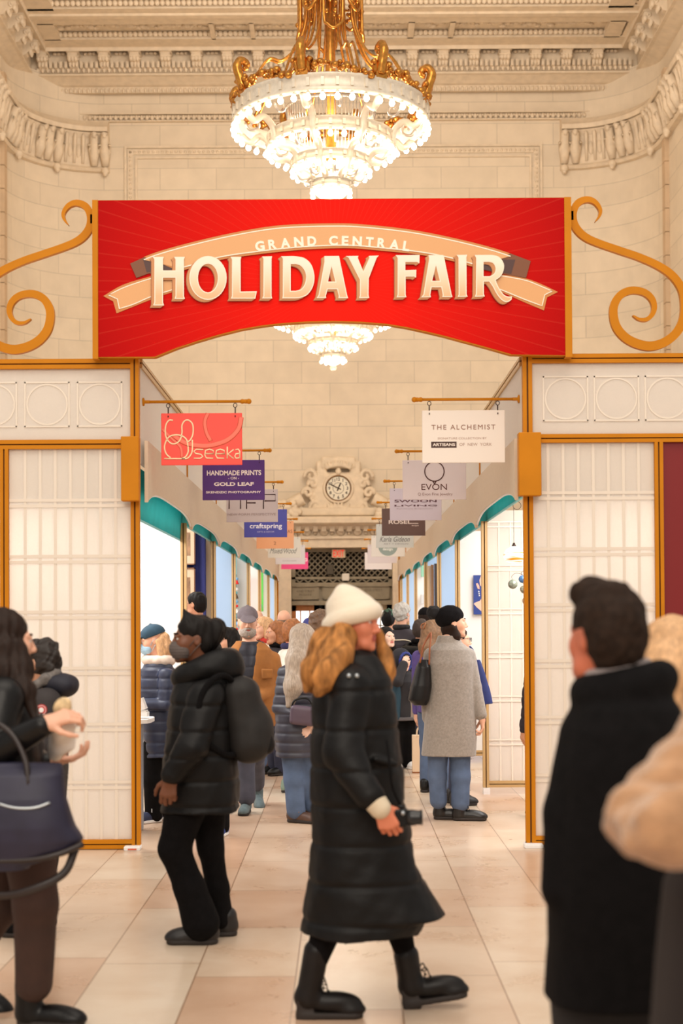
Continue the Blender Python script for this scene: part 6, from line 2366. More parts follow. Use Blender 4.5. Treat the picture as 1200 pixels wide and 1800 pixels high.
# ------------------------------------------------------------------ left edge: woman with the navy tote and the boy behind her
def tote_woman():
    s = Person('person with long dark hair and black leather jacket at the left picture edge', 5.72, 20, 'light', .005)
    p = s.p
    s.head(p(14, 1128), 112, .98, pitch=4, neck=p(4, 1195))
    q = s.hair_cap(HB, strands(.006, 50))
    q.chain([p(2, 1110), p(-8, 1160), p(-18, 1225, .03), p(-20, 1290, .05)], [.085, .08, .07, .03], .04)
    q.chain([p(30, 1145, -.06), p(36, 1175, -.09), p(46, 1215, -.13), p(62, 1268, -.17)], [.04, .042, .034, .012], .03)
    q.chain([p(10, 1140, -.08), p(14, 1180, -.10), p(22, 1230, -.15)], [.05, .05, .02], .03)
    q = s.item('jacket', M_LEATHER, .006, folds(.007, 16, (1, 1, .6)))
    rows = [(1182, -22, 34, .10), (1202, -48, 52, .16), (1250, -66, 68, .19), (1310, -68, 78, .20), (1400, -68, 84, .20), (1470, -66, 84, .20)]
    q.loft(s.rows(rows), p=2.3)
    s.body.loft([(z, cx, cy, rx * .75, ry * .7) for z, cx, cy, rx, ry in s.rows(rows)])
    s.limb([p(8, 1225, -.18), p(-14, 1330, -.27), p(74, 1276, -.36)], [.080, .068, .050], q, .018)
    s.limb([p(10, 1225, .18), p(20, 1345, .17), p(84, 1338, .0)], [.08, .065, .045], q, .018)
    c = s.item('collar', mat('grey_felt', (96, 90, 86), .95), .006)
    c.chain([p(-14, 1182, .06), p(-10, 1190, -.06), p(20, 1196, -.11), p(38, 1206, -.09)], [.035, .04, .035, .02], .03)
    s.hand(p(80, 1272, -.36), (.95, .05, .35), (.1, .6, -.8), -1, 1.0, .75)
    s.hand(p(90, 1338, .0), (1, 0, .10), (-.1, 0, 1), 1, 1.0, .45)
    t = s.item('trousers', mat('dark_brown_trousers', (58, 36, 28), .8, var=.2, vscale=10), .006, folds(.006))
    s.limb([p(46, 1440, -.08), p(62, 1590, -.10), p(62, 1728, -.06)], [.115, .083, .068], t)
    s.limb([p(10, 1440, .10), p(2, 1590, .10), p(-60, 1690, .2)], [.115, .080, .064], t)
    f = p(56, 1740, -.05); s.shoe(f[0], f[1], 82, M_LEATHER, .28, .16, 0, 0, name='boot', laces=None, r=.052)
    f = p(-66, 1720, .2); s.shoe(f[0], f[1], 82, M_LEATHER, .28, .16, -25, .05, name='boot', r=.052)
    s.finish(HB)
    # tote
    e = empty('tote_bag', Vector(p(20, 1515, -.33)) + s.o, 'large navy tote bag with leather strap hanging at the left picture edge', 'bag')
    o = np.array(e.location) - np.array(s.o)
    q = SDF(); q.disp = folds(.008, 12, (1, 1, 1))
    R = [(1342, -90, 108, .035), (1360, -92, 112, .09), (1400, -92, 117, .115), (1450, -94, 132, .12), (1474, -95, 148, .11), (1490, -92, 140, .10), (1506, -90, 96, .09), (1520, -90, 50, .08)]
    q.loft([(z - o[2], cx - o[0], cy - o[1], rx, ry) for z, cx, cy, rx, ry in s.rows(R, -.33)], p=2.8)
    link('bag_body', q.mesh('bag_body', .007), mat('navy_nylon', (34, 32, 54), .55, var=.15, vscale=14), e)
    lm = mat('dark_leather', (40, 30, 28), .45)
    L = lambda px, py, dy: Vector(p(px, py, dy) - o)
    for dy in (-.42, -.26):
        mb = MB(); mb.tube(catmull([L(50, 1380, dy), L(44, 1335, dy + .02), L(20, 1290, dy + .05), L(-20, 1270, dy + .08), L(-40, 1330, dy + .03), L(-44, 1380, dy)], 5), .011, 7); mb.build('handle', lm, e)
    mb = MB(); mb.tube(catmull([L(132, 1492, -.36), L(112, 1535, -.38), L(60, 1562, -.40), L(0, 1574, -.38), L(-70, 1560, -.35)], 6), .016, 7, flat=((0, 1, 0), .4)); mb.build('long_strap', lm, e)
    mb = MB(); mb.tube(catmull([L(-5, 1412, -.445), L(25, 1420, -.452), L(60, 1420, -.45), L(88, 1411, -.435)], 6), .005, 6); mb.build('zip', mat('silver', (180, 186, 190), .3, .8), e)
    mb = MB(); mb.tube(catmull([L(-90, 1513, -.42), L(40, 1512, -.425), L(100, 1502, -.42), L(146, 1484, -.38)], 6), .012, 6); mb.build('leather_edge', lm, e)
    e = empty('wrapped_pastry', Vector(p(110, 1330, -.2)) + s.o, 'pastry in white paper held by the person with the navy tote', 'food')
    o = np.array(e.location) - np.array(s.o)
    q = SDF(); q.disp = lambda v: .004 * wob(v, 60)
    q.cone(p(98, 1325, -.16) - o, p(112, 1272, -.28) - o, .030, .052, .02)
    q.box(p(116, 1290, -.2) - o, (.035, .02, .06), None, .01, .03)
    link('paper_wrap', q.mesh('paper_wrap', .005), mat('white_paper', (240, 232, 224), .8), e)
    q = SDF(); q.disp = lambda v: .006 * wob(v, 70)
    q.ell(p(113, 1246, -.29) - o, (.034, .034, .046))
    link('pastry', q.mesh('pastry', .005), mat('pastry_tan', (206, 178, 136), .8, var=.3, vscale=40), e)


tote_woman()


def hooded_boy():
    s = Person('person with dark curly hair and dark hooded parka behind the navy tote carrier', 7.3, 72, 'tan', .006)
    p = s.p
    s.head(p(68, 1168), -112, .93, pitch=6, neck=p(78, 1222))
    s.hair_cap(mat('curly_dark_hair', (34, 24, 18), .6, var=.3, vscale=60), lambda v: .012 * wob(v, 70) + .005 * wob(v, 150, seed=4), 1.08)
    m = mat('dark_parka', (48, 42, 42), .75, var=.2, vscale=10)
    q = s.item('parka', m, .007, folds(.007, 14))
    rows = [(1212, 52, 100, .12), (1232, 42, 112, .17), (1280, 36, 118, .19), (1350, 36, 118, .20), (1420, 38, 112, .2)]
    q.loft(s.rows(rows), p=2.3)
    s.body.loft([(z, cx, cy, rx * .75, ry * .7) for z, cx, cy, rx, ry in s.rows(rows)])
    s.limb([p(82, 1238, -.16), p(74, 1310, -.22), p(52, 1365, -.24)], [.08, .07, .055], q, .02)
    s.limb([p(72, 1238, .16), p(64, 1310, .2), p(50, 1365, .2)], [.08, .07, .055], q, .02)
    s.hand(p(48, 1372, -.24), (-.3, 0, -1), (0, 1, 0), -1, .9, .6); s.hand(p(46, 1372, .2), (-.3, 0, -1), (0, -1, 0), 1, .9, .6)
    h = s.item('hood', mat('dark_navy_hood', (32, 32, 44), .7), .006, folds(.006, 25, (1, 1, 1)))
    h.ell(p(114, 1204, -.04), (.072, .10, .060)); h.ell(p(98, 1200), (.07, .12, .05), k=.04)
    c = s.item('fur_collar', mat('grey_fur', (110, 104, 100), .95, var=.3, vscale=60), .006, lambda v: .006 * wob(v, 110))
    c.chain([p(48, 1222, -.08), p(62, 1206, -.11), p(80, 1194, -.11), p(98, 1184, -.07), p(106, 1190, .04)], [.014, .022, .024, .022, .02], .02)
    t = s.item('trousers', M_BLACK, .008, folds())
    s.limb([p(68, 1400, -.08), p(62, 1510, -.08), p(62, 1618, -.06)], [.1, .07, .06], t)
    s.limb([p(82, 1400, .08), p(78, 1510, .08), p(78, 1612, .08)], [.1, .07, .06], t)
    for (x, dy) in ((62, -.05), (78, .09)):
        f = p(x, 1600, dy); s.shoe(f[0], f[1], -100, M_BLACK, .25, .1)
    b = SDF()
    r = s.finish(HB)
    mb = MB(); c = p(73, 1248, -.245)
    mb.cur = 0; mb.lathe([(0, .006), (.026, .006), (.028, 0), (0, 0)], tuple(c), 24, axis='Y', smooth=False)
    mb.cur = 1; mb.lathe([(.0, .009), (.012, .009), (.013, .006), (0, .006)], tuple(c), 16, axis='Y', smooth=False)
    mb.cur = 1; mb.lathe([(.0215, .0075), (.0235, .0075), (.0235, .006), (.0215, .006)], tuple(c), 24, axis='Y', smooth=False)
    o = mb.build('sleeve_badge', [mat('badge_red', (196, 44, 40), .6), M_WHITE], s.root); o['label'] = 'round red badge with white ring and centre'


hooded_boy()


# ------------------------------------------------------------------ right edge: man from behind, blond woman, fleece coat
def back_man():
    s = Person('person with short dark hair in a black jacket seen from behind, right foreground', 3.6, 1085, 'ruddy', .006)
    p = s.p
    s.head(p(1062, 1120), -156, 1.0, neck=p(1084, 1198), male=True, pitch=2)
    q = s.hair_cap(mat('short_brown_hair', (42, 30, 23), .8, spec=.15, var=.35, vscale=50), strands(.004, 80, .003, 180, (1, 1, .6)), 1.02, low=-.075)
    q.chain([s.hp(-.04, -.05, .105), s.hp(0, -.06, .125), s.hp(.04, -.05, .115)], [.022, .026, .022], .03)
    q.chain([s.hp(0, -.03, .118), s.hp(0, .05, .11)], [.028, .024], .04)
    c = s.item('shirt_collar', mat('grey_shirt', (150, 138, 136), .9), .006)
    for k in range(14):
        a, a2 = 2 * PI * k / 14, 2 * PI * (k + 1) / 14
        f = lambda t: p(1085, 1182) + np.array((.070 * math.cos(t), .070 * math.sin(t), .012 * math.cos(t)))
        c.cone(f(a), f(a2), .020, .020, .02)
    q = s.item('jacket', M_BLACK, .007, folds(.007, 11, (1, 1, .6)))
    rows = [(1194, 1038, 1148, .09), (1214, 1026, 1172, .12), (1242, 1008, 1190, .15), (1280, 993, 1204, .168), (1340, 980, 1214, .18), (1450, 970, 1220, .185), (1560, 966, 1222, .19), (1660, 970, 1220, .19), (1750, 962, 1220, .19)]
    q.loft(s.rows(rows), p=2.4)
    for k in range(14):
        a, a2 = 2 * PI * k / 14, 2 * PI * (k + 1) / 14
        f = lambda t: p(1098, 1204) + np.array((.092 * math.cos(t), .09 * math.sin(t), .020 * math.cos(t)))
        q.cone(f(a), f(a2), .036, .036, .03)
    s.body.loft([(z, cx, cy, rx * .75, ry * .7) for z, cx, cy, rx, ry in s.rows(rows)])
    s.limb([p(1040, 1298, .0), p(1006, 1430, -.02), p(992, 1560, -.05)], [.082, .070, .055], q, .02)
    s.limb([p(1166, 1295, .0), p(1206, 1430, 0), p(1212, 1560, -.05)], [.082, .070, .055], q, .02)
    s.hand(p(998, 1580, -.02), (.1, .1, -1), (1, 0, 0), 1, 1.0, .7); s.hand(p(1210, 1580, -.02), (0, .1, -1), (-1, 0, 0), -1, 1.0, .6)
    t = s.item('trousers', mat('charcoal_trousers', (26, 24, 26), .85), .008, folds())
    s.limb([p(1045, 1720), p(1040, 1950), p(1036, 2140)], [.11, .085, .07], t)
    s.limb([p(1140, 1720), p(1150, 1950), p(1154, 2140)], [.11, .085, .07], t)
    for x in (1036, 1154):
        f = p(x, 2150); s.shoe(f[0], f[1], -165, M_LEATHER, .29, .1)
    s.finish(HB)


def blond_woman():
    s = Person('person with pale blond hair behind the shoulder of the dark haired person, right edge', 4.5, 1195, 'light', .007)
    p = s.p
    s.head(p(1186, 1166), -165, 1.0, neck=p(1196, 1240), eyes=True)
    q = s.hair_cap(HBL, strands(.006, 45), 1.08)
    q.chain([p(1180, 1130, -.06), p(1172, 1180, -.09), p(1172, 1250, -.10)], [.085, .085, .07], .04)
    q.chain([p(1150, 1140), p(1146, 1190), p(1150, 1260)], [.05, .055, .05], .04)
    q.chain([p(1220, 1140), p(1226, 1190), p(1226, 1260)], [.05, .055, .05], .04)
    q = s.item('coat', mat('beige_coat', (196, 160, 120), .9), .008, folds())
    rows = [(1232, 1160, 1230, .11), (1260, 1125, 1262, .15), (1350, 1115, 1272, .17), (1500, 1112, 1278, .18), (1640, 1108, 1282, .19)]
    q.loft(s.rows(rows), p=2.3)
    s.body.loft([(z, cx, cy, rx * .75, ry * .7) for z, cx, cy, rx, ry in s.rows(rows)])
    for u in (-1, 1):
        a = p(1194 + u * 56, 1290); s.limb([a, p(1194 + u * 74, 1400), p(1194 + u * 70, 1500)], [.08, .07, .055], q)
        s.hand(p(1194 + u * 70, 1512), (0, .1, -1), (-u, 0, 0), -u, .95, .5)
    t = s.item('trousers', M_JEAND, .009)
    for u in (-1, 1):
        s.limb([p(1194 + u * 45, 1620), p(1194 + u * 46, 1800), p(1194 + u * 46, 1950)], [.1, .075, .06], t)
        f = p(1194 + u * 46, 1960); s.shoe(f[0], f[1], -175, M_LEATHER, .26, .12)
    s.finish(HBL)


def fleece_person():
    s = Person('person in a fuzzy beige fleece coat cut by the right picture edge, nearest of all', 2.6, 1300, 'light', .007)
    p = s.p
    s.head(p(1330, 1120), -100, .98, neck=p(1330, 1210))
    q = s.hair_cap(HBL, strands(), 1.05)
    q.chain([p(1340, 1150), p(1345, 1230), p(1345, 1300)], [.09, .09, .06], .04)
    m = mat('beige_fleece', (172, 130, 94), .98, var=.18, vscale=26, sheen=.5, bump=.6, bscale=110)
    q = s.item('fleece_coat', m, .008, lambda v: .012 * wob(v, 34) + .007 * wob(v, 95, seed=6))
    rows = [(1205, 1280, 1390, .10), (1240, 1245, 1430, .15), (1330, 1222, 1440, .17), (1450, 1212, 1445, .18), (1560, 1208, 1450, .18)]
    q.loft(s.rows(rows), p=2.3)
    s.body.loft([(z, cx, cy, rx * .75, ry * .7) for z, cx, cy, rx, ry in s.rows(rows)])
    s.limb([p(1284, 1275, -.03), p(1226, 1362, -.10), p(1124, 1440, -.16)], [.078, .070, .056], q, .03)
    s.limb([p(1118, 1440, -.16), p(1180, 1455, -.22), p(1240, 1430, -.26)], [.058, .062, .05], q, .03)
    s.limb([p(1400, 1262), p(1440, 1400), p(1400, 1500, -.1)], [.09, .075, .055], q, .03)
    s.hand(p(1250, 1426, -.27), (1, 0, .2), (0, 1, 0), 1, .95, .6); s.hand(p(1398, 1515, -.1), (0, 0, -1), (1, 0, 0), 1, .95, .5)
    k = s.item('long_skirt', mat('dark_brown_skirt', (30, 20, 18), .9), .009, folds(.012, 10, (1, 1, .2)))
    rk = [(1490, 1206, 1446, .16), (1560, 1180, 1450, .19), (1700, 1166, 1462, .21), (1900, 1150, 1470, .23), (2400, 1140, 1480, .25)]
    k.loft(s.rows(rk), p=2.2)
    for u in (-1, 1):
        s.limb([p(1320 + u * 60, 1560), p(1320 + u * 60, 2100), p(1320 + u * 60, 2560)], [.1, .08, .06], None)
        f = p(1320 + u * 60, 2500); s.shoe(f[0], f[1], -100, M_LEATHER, .26, .14)
    s.finish(HBL)


back_man(); blond_woman(); fleece_person()
# ------------------------------------------------------------------ people in the corridor, built one by one
def capped_man():
    s = Person('person with grey beard and cap in an open brown jacket walking towards the camera', 11.9, 440, 'light', .006)
    p = s.p
    s.head(p(435, 1094), 6, 1.02, male=True, neck=p(440, 1140), pitch=2)
    s.cap(mat('grey_cap', (112, 102, 108), .85, var=.12, vscale=20))
    bd = s.item('beard', mat('grey_beard', (164, 152, 142), .8, var=.25, vscale=70), .005, lambda v: .002 * wob(v, 200))
    s.hell(bd, (0, -.042, -.078), (.069, .064, .056)); s.hell(bd, (0, -.082, -.052), (.032, .018, .012))
    s.hell(bd, (0, -.108, -.062), (.022, .022, .008), .006, True)
    w = s.hdir(0, .8, .6); bd.cut(w, float(w @ s.hc) - .055 * s.hs)
    hr = s.item('hair', HW, .006); s.hell(hr, (0, .055, -.005), (.072, .058, .06))
    vm = s.item('vest', mat('dark_navy_vest', (34, 34, 44), .7, var=.15, vscale=14), .006, quilt(.09, .004, .003))
    rows = [(1128, 416, 464, .08), (1142, 404, 478, .115), (1165, 396, 486, .13), (1210, 394, 489, .135), (1250, 399, 487, .135), (1276, 401, 486, .135)]
    vm.loft([(z, cx, cy - .012, rx * .93, ry * .93) for z, cx, cy, rx, ry in s.rows(rows)])
    vm.cone(p(438, 1118, -.13), p(438, 1172, -.15), .055, .018, .01, True)
    te = s.item('shirt', mat('grey_tee', (134, 138, 150), .9), .006)
    te.loft([(z, cx, cy - .0, rx * .5, ry * .82) for z, cx, cy, rx, ry in s.rows(rows)][2:])
    q = s.item('jacket', mat('tan_brown_jacket', (156, 100, 46), .85, var=.15, vscale=12, bump=.1), .006, folds(.006, 18))
    q.loft(s.rows(rows), p=2.2)
    q.cone(p(438, 1118, -.13), p(429, 1180, -.165), .085, .085, .01, True); q.cone(p(429, 1180, -.165), p(420, 1290, -.165), .085, .09, .01, True)
    s.body.loft([(z, cx, cy, rx * .7, ry * .7) for z, cx, cy, rx, ry in s.rows(rows)])
    s.limb([p(478, 1158), p(488, 1210, .02), p(455, 1226, -.13)], [.070, .062, .052], q, .02)
    s.limb([p(402, 1158), p(392, 1212, .02), p(398, 1258, -.02)], [.070, .062, .050], q, .02)
    s.hand(p(446, 1230, -.14), (-.6, -.1, -.7), (0, 1, .3), 1, 1.0, .5); s.hand(p(398, 1266, -.02), (0, -.1, -1), (1, 0, 0), 1, 1.0, .5)
    q.box(p(470, 1185, -.145), (.045, .012, .04), None, .008, .01)
    cl = s.item('collar', mat('dark_collar', (40, 36, 40), .8), .006)
    cl.chain([p(417, 1140, -.04), p(422, 1130, .03), p(438, 1126, .07), p(455, 1130, .03), p(461, 1140, -.04)], [.016, .018, .020, .018, .016], .02)
    t = s.item('trousers', mat('grey_denim', (76, 78, 92), .85, var=.18, vscale=9), .006, folds(.006))
    s.limb([p(428, 1262), p(431, 1335, -.06), p(432, 1400, -.06)], [.095, .075, .068], t)
    s.limb([p(454, 1262), p(452, 1330, .12), p(452, 1378, .45)], [.095, .07, .06], t)
    sm = mat('teal_grey_shoe', (92, 108, 112), .7, var=.2, vscale=20)
    f = p(432, 1408, -.02); s.shoe(f[0], f[1], -3, sm, .29, .10, 0, 0, laces=mat('rust_laces', (170, 90, 70), .7))
    f = p(453, 1390, .5); s.shoe(f[0], f[1], 8, sm, .29, .10, -12, .02)
    s.finish(HW)


def grey_haired_woman():
    s = Person('person with long grey blond hair, quilted dark coat and jeans seen from behind', 11.3, 525, 'pale', .006)
    p = s.p
    s.head(p(536, 1124), 128, .97, neck=p(530, 1172), pitch=-6)
    q = s.hair_cap(HG, strands(.004, 60), 1.05)
    q.chain([p(528, 1120, -.04), p(522, 1160, -.09), p(516, 1205, -.13), p(508, 1240, -.13)], [.075, .085, .075, .03], .04)
    q.chain([p(536, 1130, .03), p(536, 1170, -.06), p(534, 1200, -.11)], [.06, .06, .03], .04)
    m = mat('slate_puffer', (54, 54, 66), .45, var=.15, vscale=12)
    q = s.item('coat', m, .006, quilt(.075, .006, .004))
    rows = [(1160, 508, 558, .09), (1176, 496, 564, .13), (1215, 487, 568, .15), (1262, 484, 563, .16), (1300, 482, 562, .165), (1330, 484, 560, .165)]
    q.loft(s.rows(rows), p=2.3)
    s.body.loft([(z, cx, cy, rx * .75, ry * .7) for z, cx, cy, rx, ry in s.rows(rows)])
    s.limb([p(502, 1184), p(492, 1244, -.03), p(528, 1262, -.18)], [.068, .06, .05], q, .02)
    s.limb([p(558, 1184), p(566, 1244), p(552, 1270, -.1)], [.068, .06, .05], q, .02)
    s.hand(p(536, 1262, -.19), (1, -.2, .1), (0, 1, 0), 1, .95, .6); s.hand(p(548, 1276, -.12), (-.6, -.3, -.5), (0, 1, 0), 1, .95, .6)
    t = s.item('jeans', M_JEANS, .006, folds(.006))
    s.limb([p(512, 1310), p(516, 1370), p(520, 1424)], [.09, .076, .068], t)
    s.limb([p(544, 1310), p(546, 1370, .06), p(546, 1416, .1)], [.09, .072, .064], t)
    bm = mat('brown_leather_shoe', (82, 58, 46), .5, var=.2, vscale=20)
    f = p(517, 1432); s.shoe(f[0], f[1], 62, bm, .27, .10, laces=mat('tan_laces', (150, 110, 80), .7)); f = p(546, 1425, .1); s.shoe(f[0], f[1], 70, bm, .27, .10)
    s.finish(HG)
    e = empty('belt_bag', Vector(p(532, 1258, -.23)) + s.o, 'small dusky purple bag held at the side of the person with long grey blond hair', 'bag')
    b = SDF(); b.disp = lambda v: .003 * wob(v, 40); b.box((0, 0, 0), (.10, .04, .075), np.array(Matrix.Rotation(.12, 3, 'Y')), .03)
    link('pouch', b.mesh('pouch', .006), mat('dusky_purple', (86, 70, 84), .5), e)
    mb = MB(); mb.tube(catmull([(-.09, -.0, .05), (-.06, .0, .12), (.04, .02, .13), (.09, .0, .05)], 5), .008, 6); mb.build('strap', M_LEATHER, e)


def grey_coat_woman():
    s = Person('person in a long grey wool coat and black pompom beanie looking into a right booth', 11.4, 795, 'light', .006)
    p = s.p
    s.head(p(797, 1095), 96, .98, neck=p(790, 1140), pitch=0)
    bk = mat('black_knit', (16, 14, 16), .95, bump=.5, bscale=160, spec=.15)
    q = s.item('beanie', bk, .006, lambda v: .003 * wob(v, 90))
    s.hell(q, (0, .030, .062), (.093, .113, .084)); s.hell(q, (0, .06, .03), (.085, .09, .07), .04)
    w = s.hdir(0, -.35, -1); q.cut(w, float(w @ s.hc) + .002 * s.hs)
    pm = s.item('pompom', mat('black_fur', (18, 16, 18), .95), .006, lambda v: .006 * wob(v, 120)); pm.ell(p(762, 1077), (.058, .058, .056))
    hr = s.item('hair', HB, .006, strands()); hr.chain([p(795, 1102, -.05), p(801, 1118, -.055), p(806, 1133, -.04)], [.036, .028, .010], .03); hr.chain([p(788, 1105), p(790, 1122)], [.06, .05], .03)
    m = mat('grey_wool', (146, 138, 130), .95, var=.14, vscale=60, bump=.25, bscale=160, sheen=.3)
    q = s.item('coat', m, .006, folds(.003, 12, (1, 1, .3)))
    rows = [(1118, 770, 806, .075), (1130, 766, 812, .085), (1142, 753, 828, .12), (1165, 749, 833, .14), (1210, 752, 834, .145), (1260, 747, 836, .155), (1300, 743, 837, .165), (1327, 740, 836, .17)]
    q.loft(s.rows(rows), p=2.3)
    s.body.loft([(z, cx, cy, rx * .75, ry * .7) for z, cx, cy, rx, ry in s.rows(rows)])
    s.limb([p(822, 1152), p(834, 1208, -.02), p(845, 1256, -.05)], [.062, .054, .046], q, .012)
    s.limb([p(758, 1152), p(750, 1208, .02), p(752, 1262, .03)], [.062, .054, .046], q, .012)
    q.cone(p(773, 1275, -.19), p(772, 1335, -.20), .008, .016, .004, True)
    s.hand(p(847, 1262, -.05), (.05, .05, -1), (-1, 0, 0), 1, 1.0, .7); s.hand(p(752, 1268, .03), (0, .05, -1), (1, 0, 0), 1, 1.0, .5)
    t = s.item('jeans', M_JEANS, .006, folds(.004))
    s.limb([p(770, 1300), p(768, 1365), p(770, 1407)], [.088, .070, .066], t)
    s.limb([p(808, 1300), p(809, 1365, -.03), p(809, 1411, -.04)], [.088, .072, .068], t)
    bm = mat('black_boot', (22, 20, 20), .35)
    f = p(775, 1415, .02); s.shoe(f[0], f[1], 88, bm, .25, .16, name='boot', r=.045); f = p(809, 1422, -.05); s.shoe(f[0], f[1], 84, bm, .27, .16, name='boot', r=.045, laces=M_BLACK)
    s.finish(HB)
    e = empty('shoulder_bag', Vector(p(737, 1235, -.02)) + s.o, 'black slouchy shoulder bag with brown strap on the person in the grey coat', 'bag')
    o = np.array(e.location) - np.array(s.o)
    b = SDF(); b.disp = lambda v: .006 * wob(v, 18)
    b.loft([(z - o[2], cx - o[0], cy - o[1], rx, ry) for z, cx, cy, rx, ry in s.rows([(1160, 738, 752, .03), (1172, 732, 756, .08), (1205, 722, 757, .10), (1230, 718, 752, .10), (1238, 728, 748, .08)], -.06)], p=2.5)
    link('bag_body', b.mesh('bag_body', .006), M_LEATHER, e)
    mb = MB()
    for dy in (-.12, -.04):
        mb.tube(catmull([Vector(p(738, 1165, dy) - o), Vector(p(744, 1135, dy - .03) - o), Vector(p(757, 1112 + (4 if dy > -.1 else 0), dy - .03) - o), Vector(p(755, 1140, dy - .06) - o), Vector(p(754, 1168, dy - .02) - o)], 5), .007, 6)
    mb.build('strap', mat('tan_strap', (150, 88, 56), .5), e)


def booth_customer():
    s = Person('person in teal cap and light blue mask at the counter in the first left booth', 11.4, 272, 'light', .006)
    p = s.p
    s.head(p(268, 1126), -80, .96, pitch=14, neck=p(278, 1172))
    s.cap(mat('teal_navy_cap', (38, 66, 84), .85, var=.15, vscale=25))
    s.mask(mat('light_blue_mask', (170, 206, 230), .8))
    q = s.item('hair', HBL, .006, strands(.004, 70))
    q.chain([p(286, 1122), p(290, 1140), p(294, 1158)], [.055, .06, .04], .03); q.chain([p(278, 1128, -.06), p(283, 1150, -.07)], [.03, .03], .03)
    c = s.item('scarf', mat('cream_fleece', (226, 208, 194), .95), .006, lambda v: .005 * wob(v, 50))
    for k in range(12):
        a, a2 = 2 * PI * k / 12, 2 * PI * (k + 1) / 12
        f = lambda t: p(279, 1160) + np.array((.10 * math.cos(t), .09 * math.sin(t), .0)); c.cone(f(a), f(a2), .035, .035, .02)
    q = s.item('coat', mat('navy_puffer', (38, 46, 70), .45, var=.15, vscale=12), .006, quilt(.085, .006, .004))
    rows = [(1162, 258, 300, .10), (1178, 247, 308, .14), (1215, 244, 310, .16), (1262, 248, 310, .165), (1330, 256, 312, .17)]
    q.loft(s.rows(rows), p=2.3)
    s.body.loft([(z, cx, cy, rx * .75, ry * .7) for z, cx, cy, rx, ry in s.rows(rows)])
    s.limb([p(292, 1188, -.15), p(290, 1238, -.19), p(252, 1238, -.22)], [.068, .06, .045], q, .02)
    s.limb([p(280, 1188, .15), p(280, 1238, .18), p(250, 1238, .0)], [.068, .06, .045], q, .02)
    s.hand(p(245, 1240, -.22), (-1, .1, -.2), (0, .3, -1), -1, .95, .4); s.hand(p(243, 1240, .0), (-1, 0, -.2), (0, 0, -1), 1, .95, .4)
    t = s.item('trousers', M_BLACK, .007, folds())
    s.limb([p(272, 1310, -.05), p(268, 1370, -.06), p(270, 1432, -.05)], [.09, .07, .06], t)
    s.limb([p(286, 1310, .08), p(284, 1370, .08), p(286, 1424, .1)], [.09, .07, .06], t)
    sm = mat('navy_sneaker', (36, 44, 74), .6)
    f = p(272, 1436, -.05); s.shoe(f[0], f[1], -50, sm, .26, .09, sole=M_WHITE, laces=M_WHITE); f = p(286, 1428, .1); s.shoe(f[0], f[1], -60, sm, .26, .09, sole=M_WHITE)
    s.finish(HBL)


def ik(a, b, l1, l2, pole):
    a, b = np.array(a, float), np.array(b, float)
    d = b - a; L = min(np.linalg.norm(d), (l1 + l2) * .999); u = nrm(d)
    c = (L * L + l1 * l1 - l2 * l2) / (2 * L)
    h = math.sqrt(max(l1 * l1 - c * c, 0))
    pl = np.array(pole, float); pl = nrm(pl - u * (pl @ u))
    return a + u * c + pl * h, a + u * L


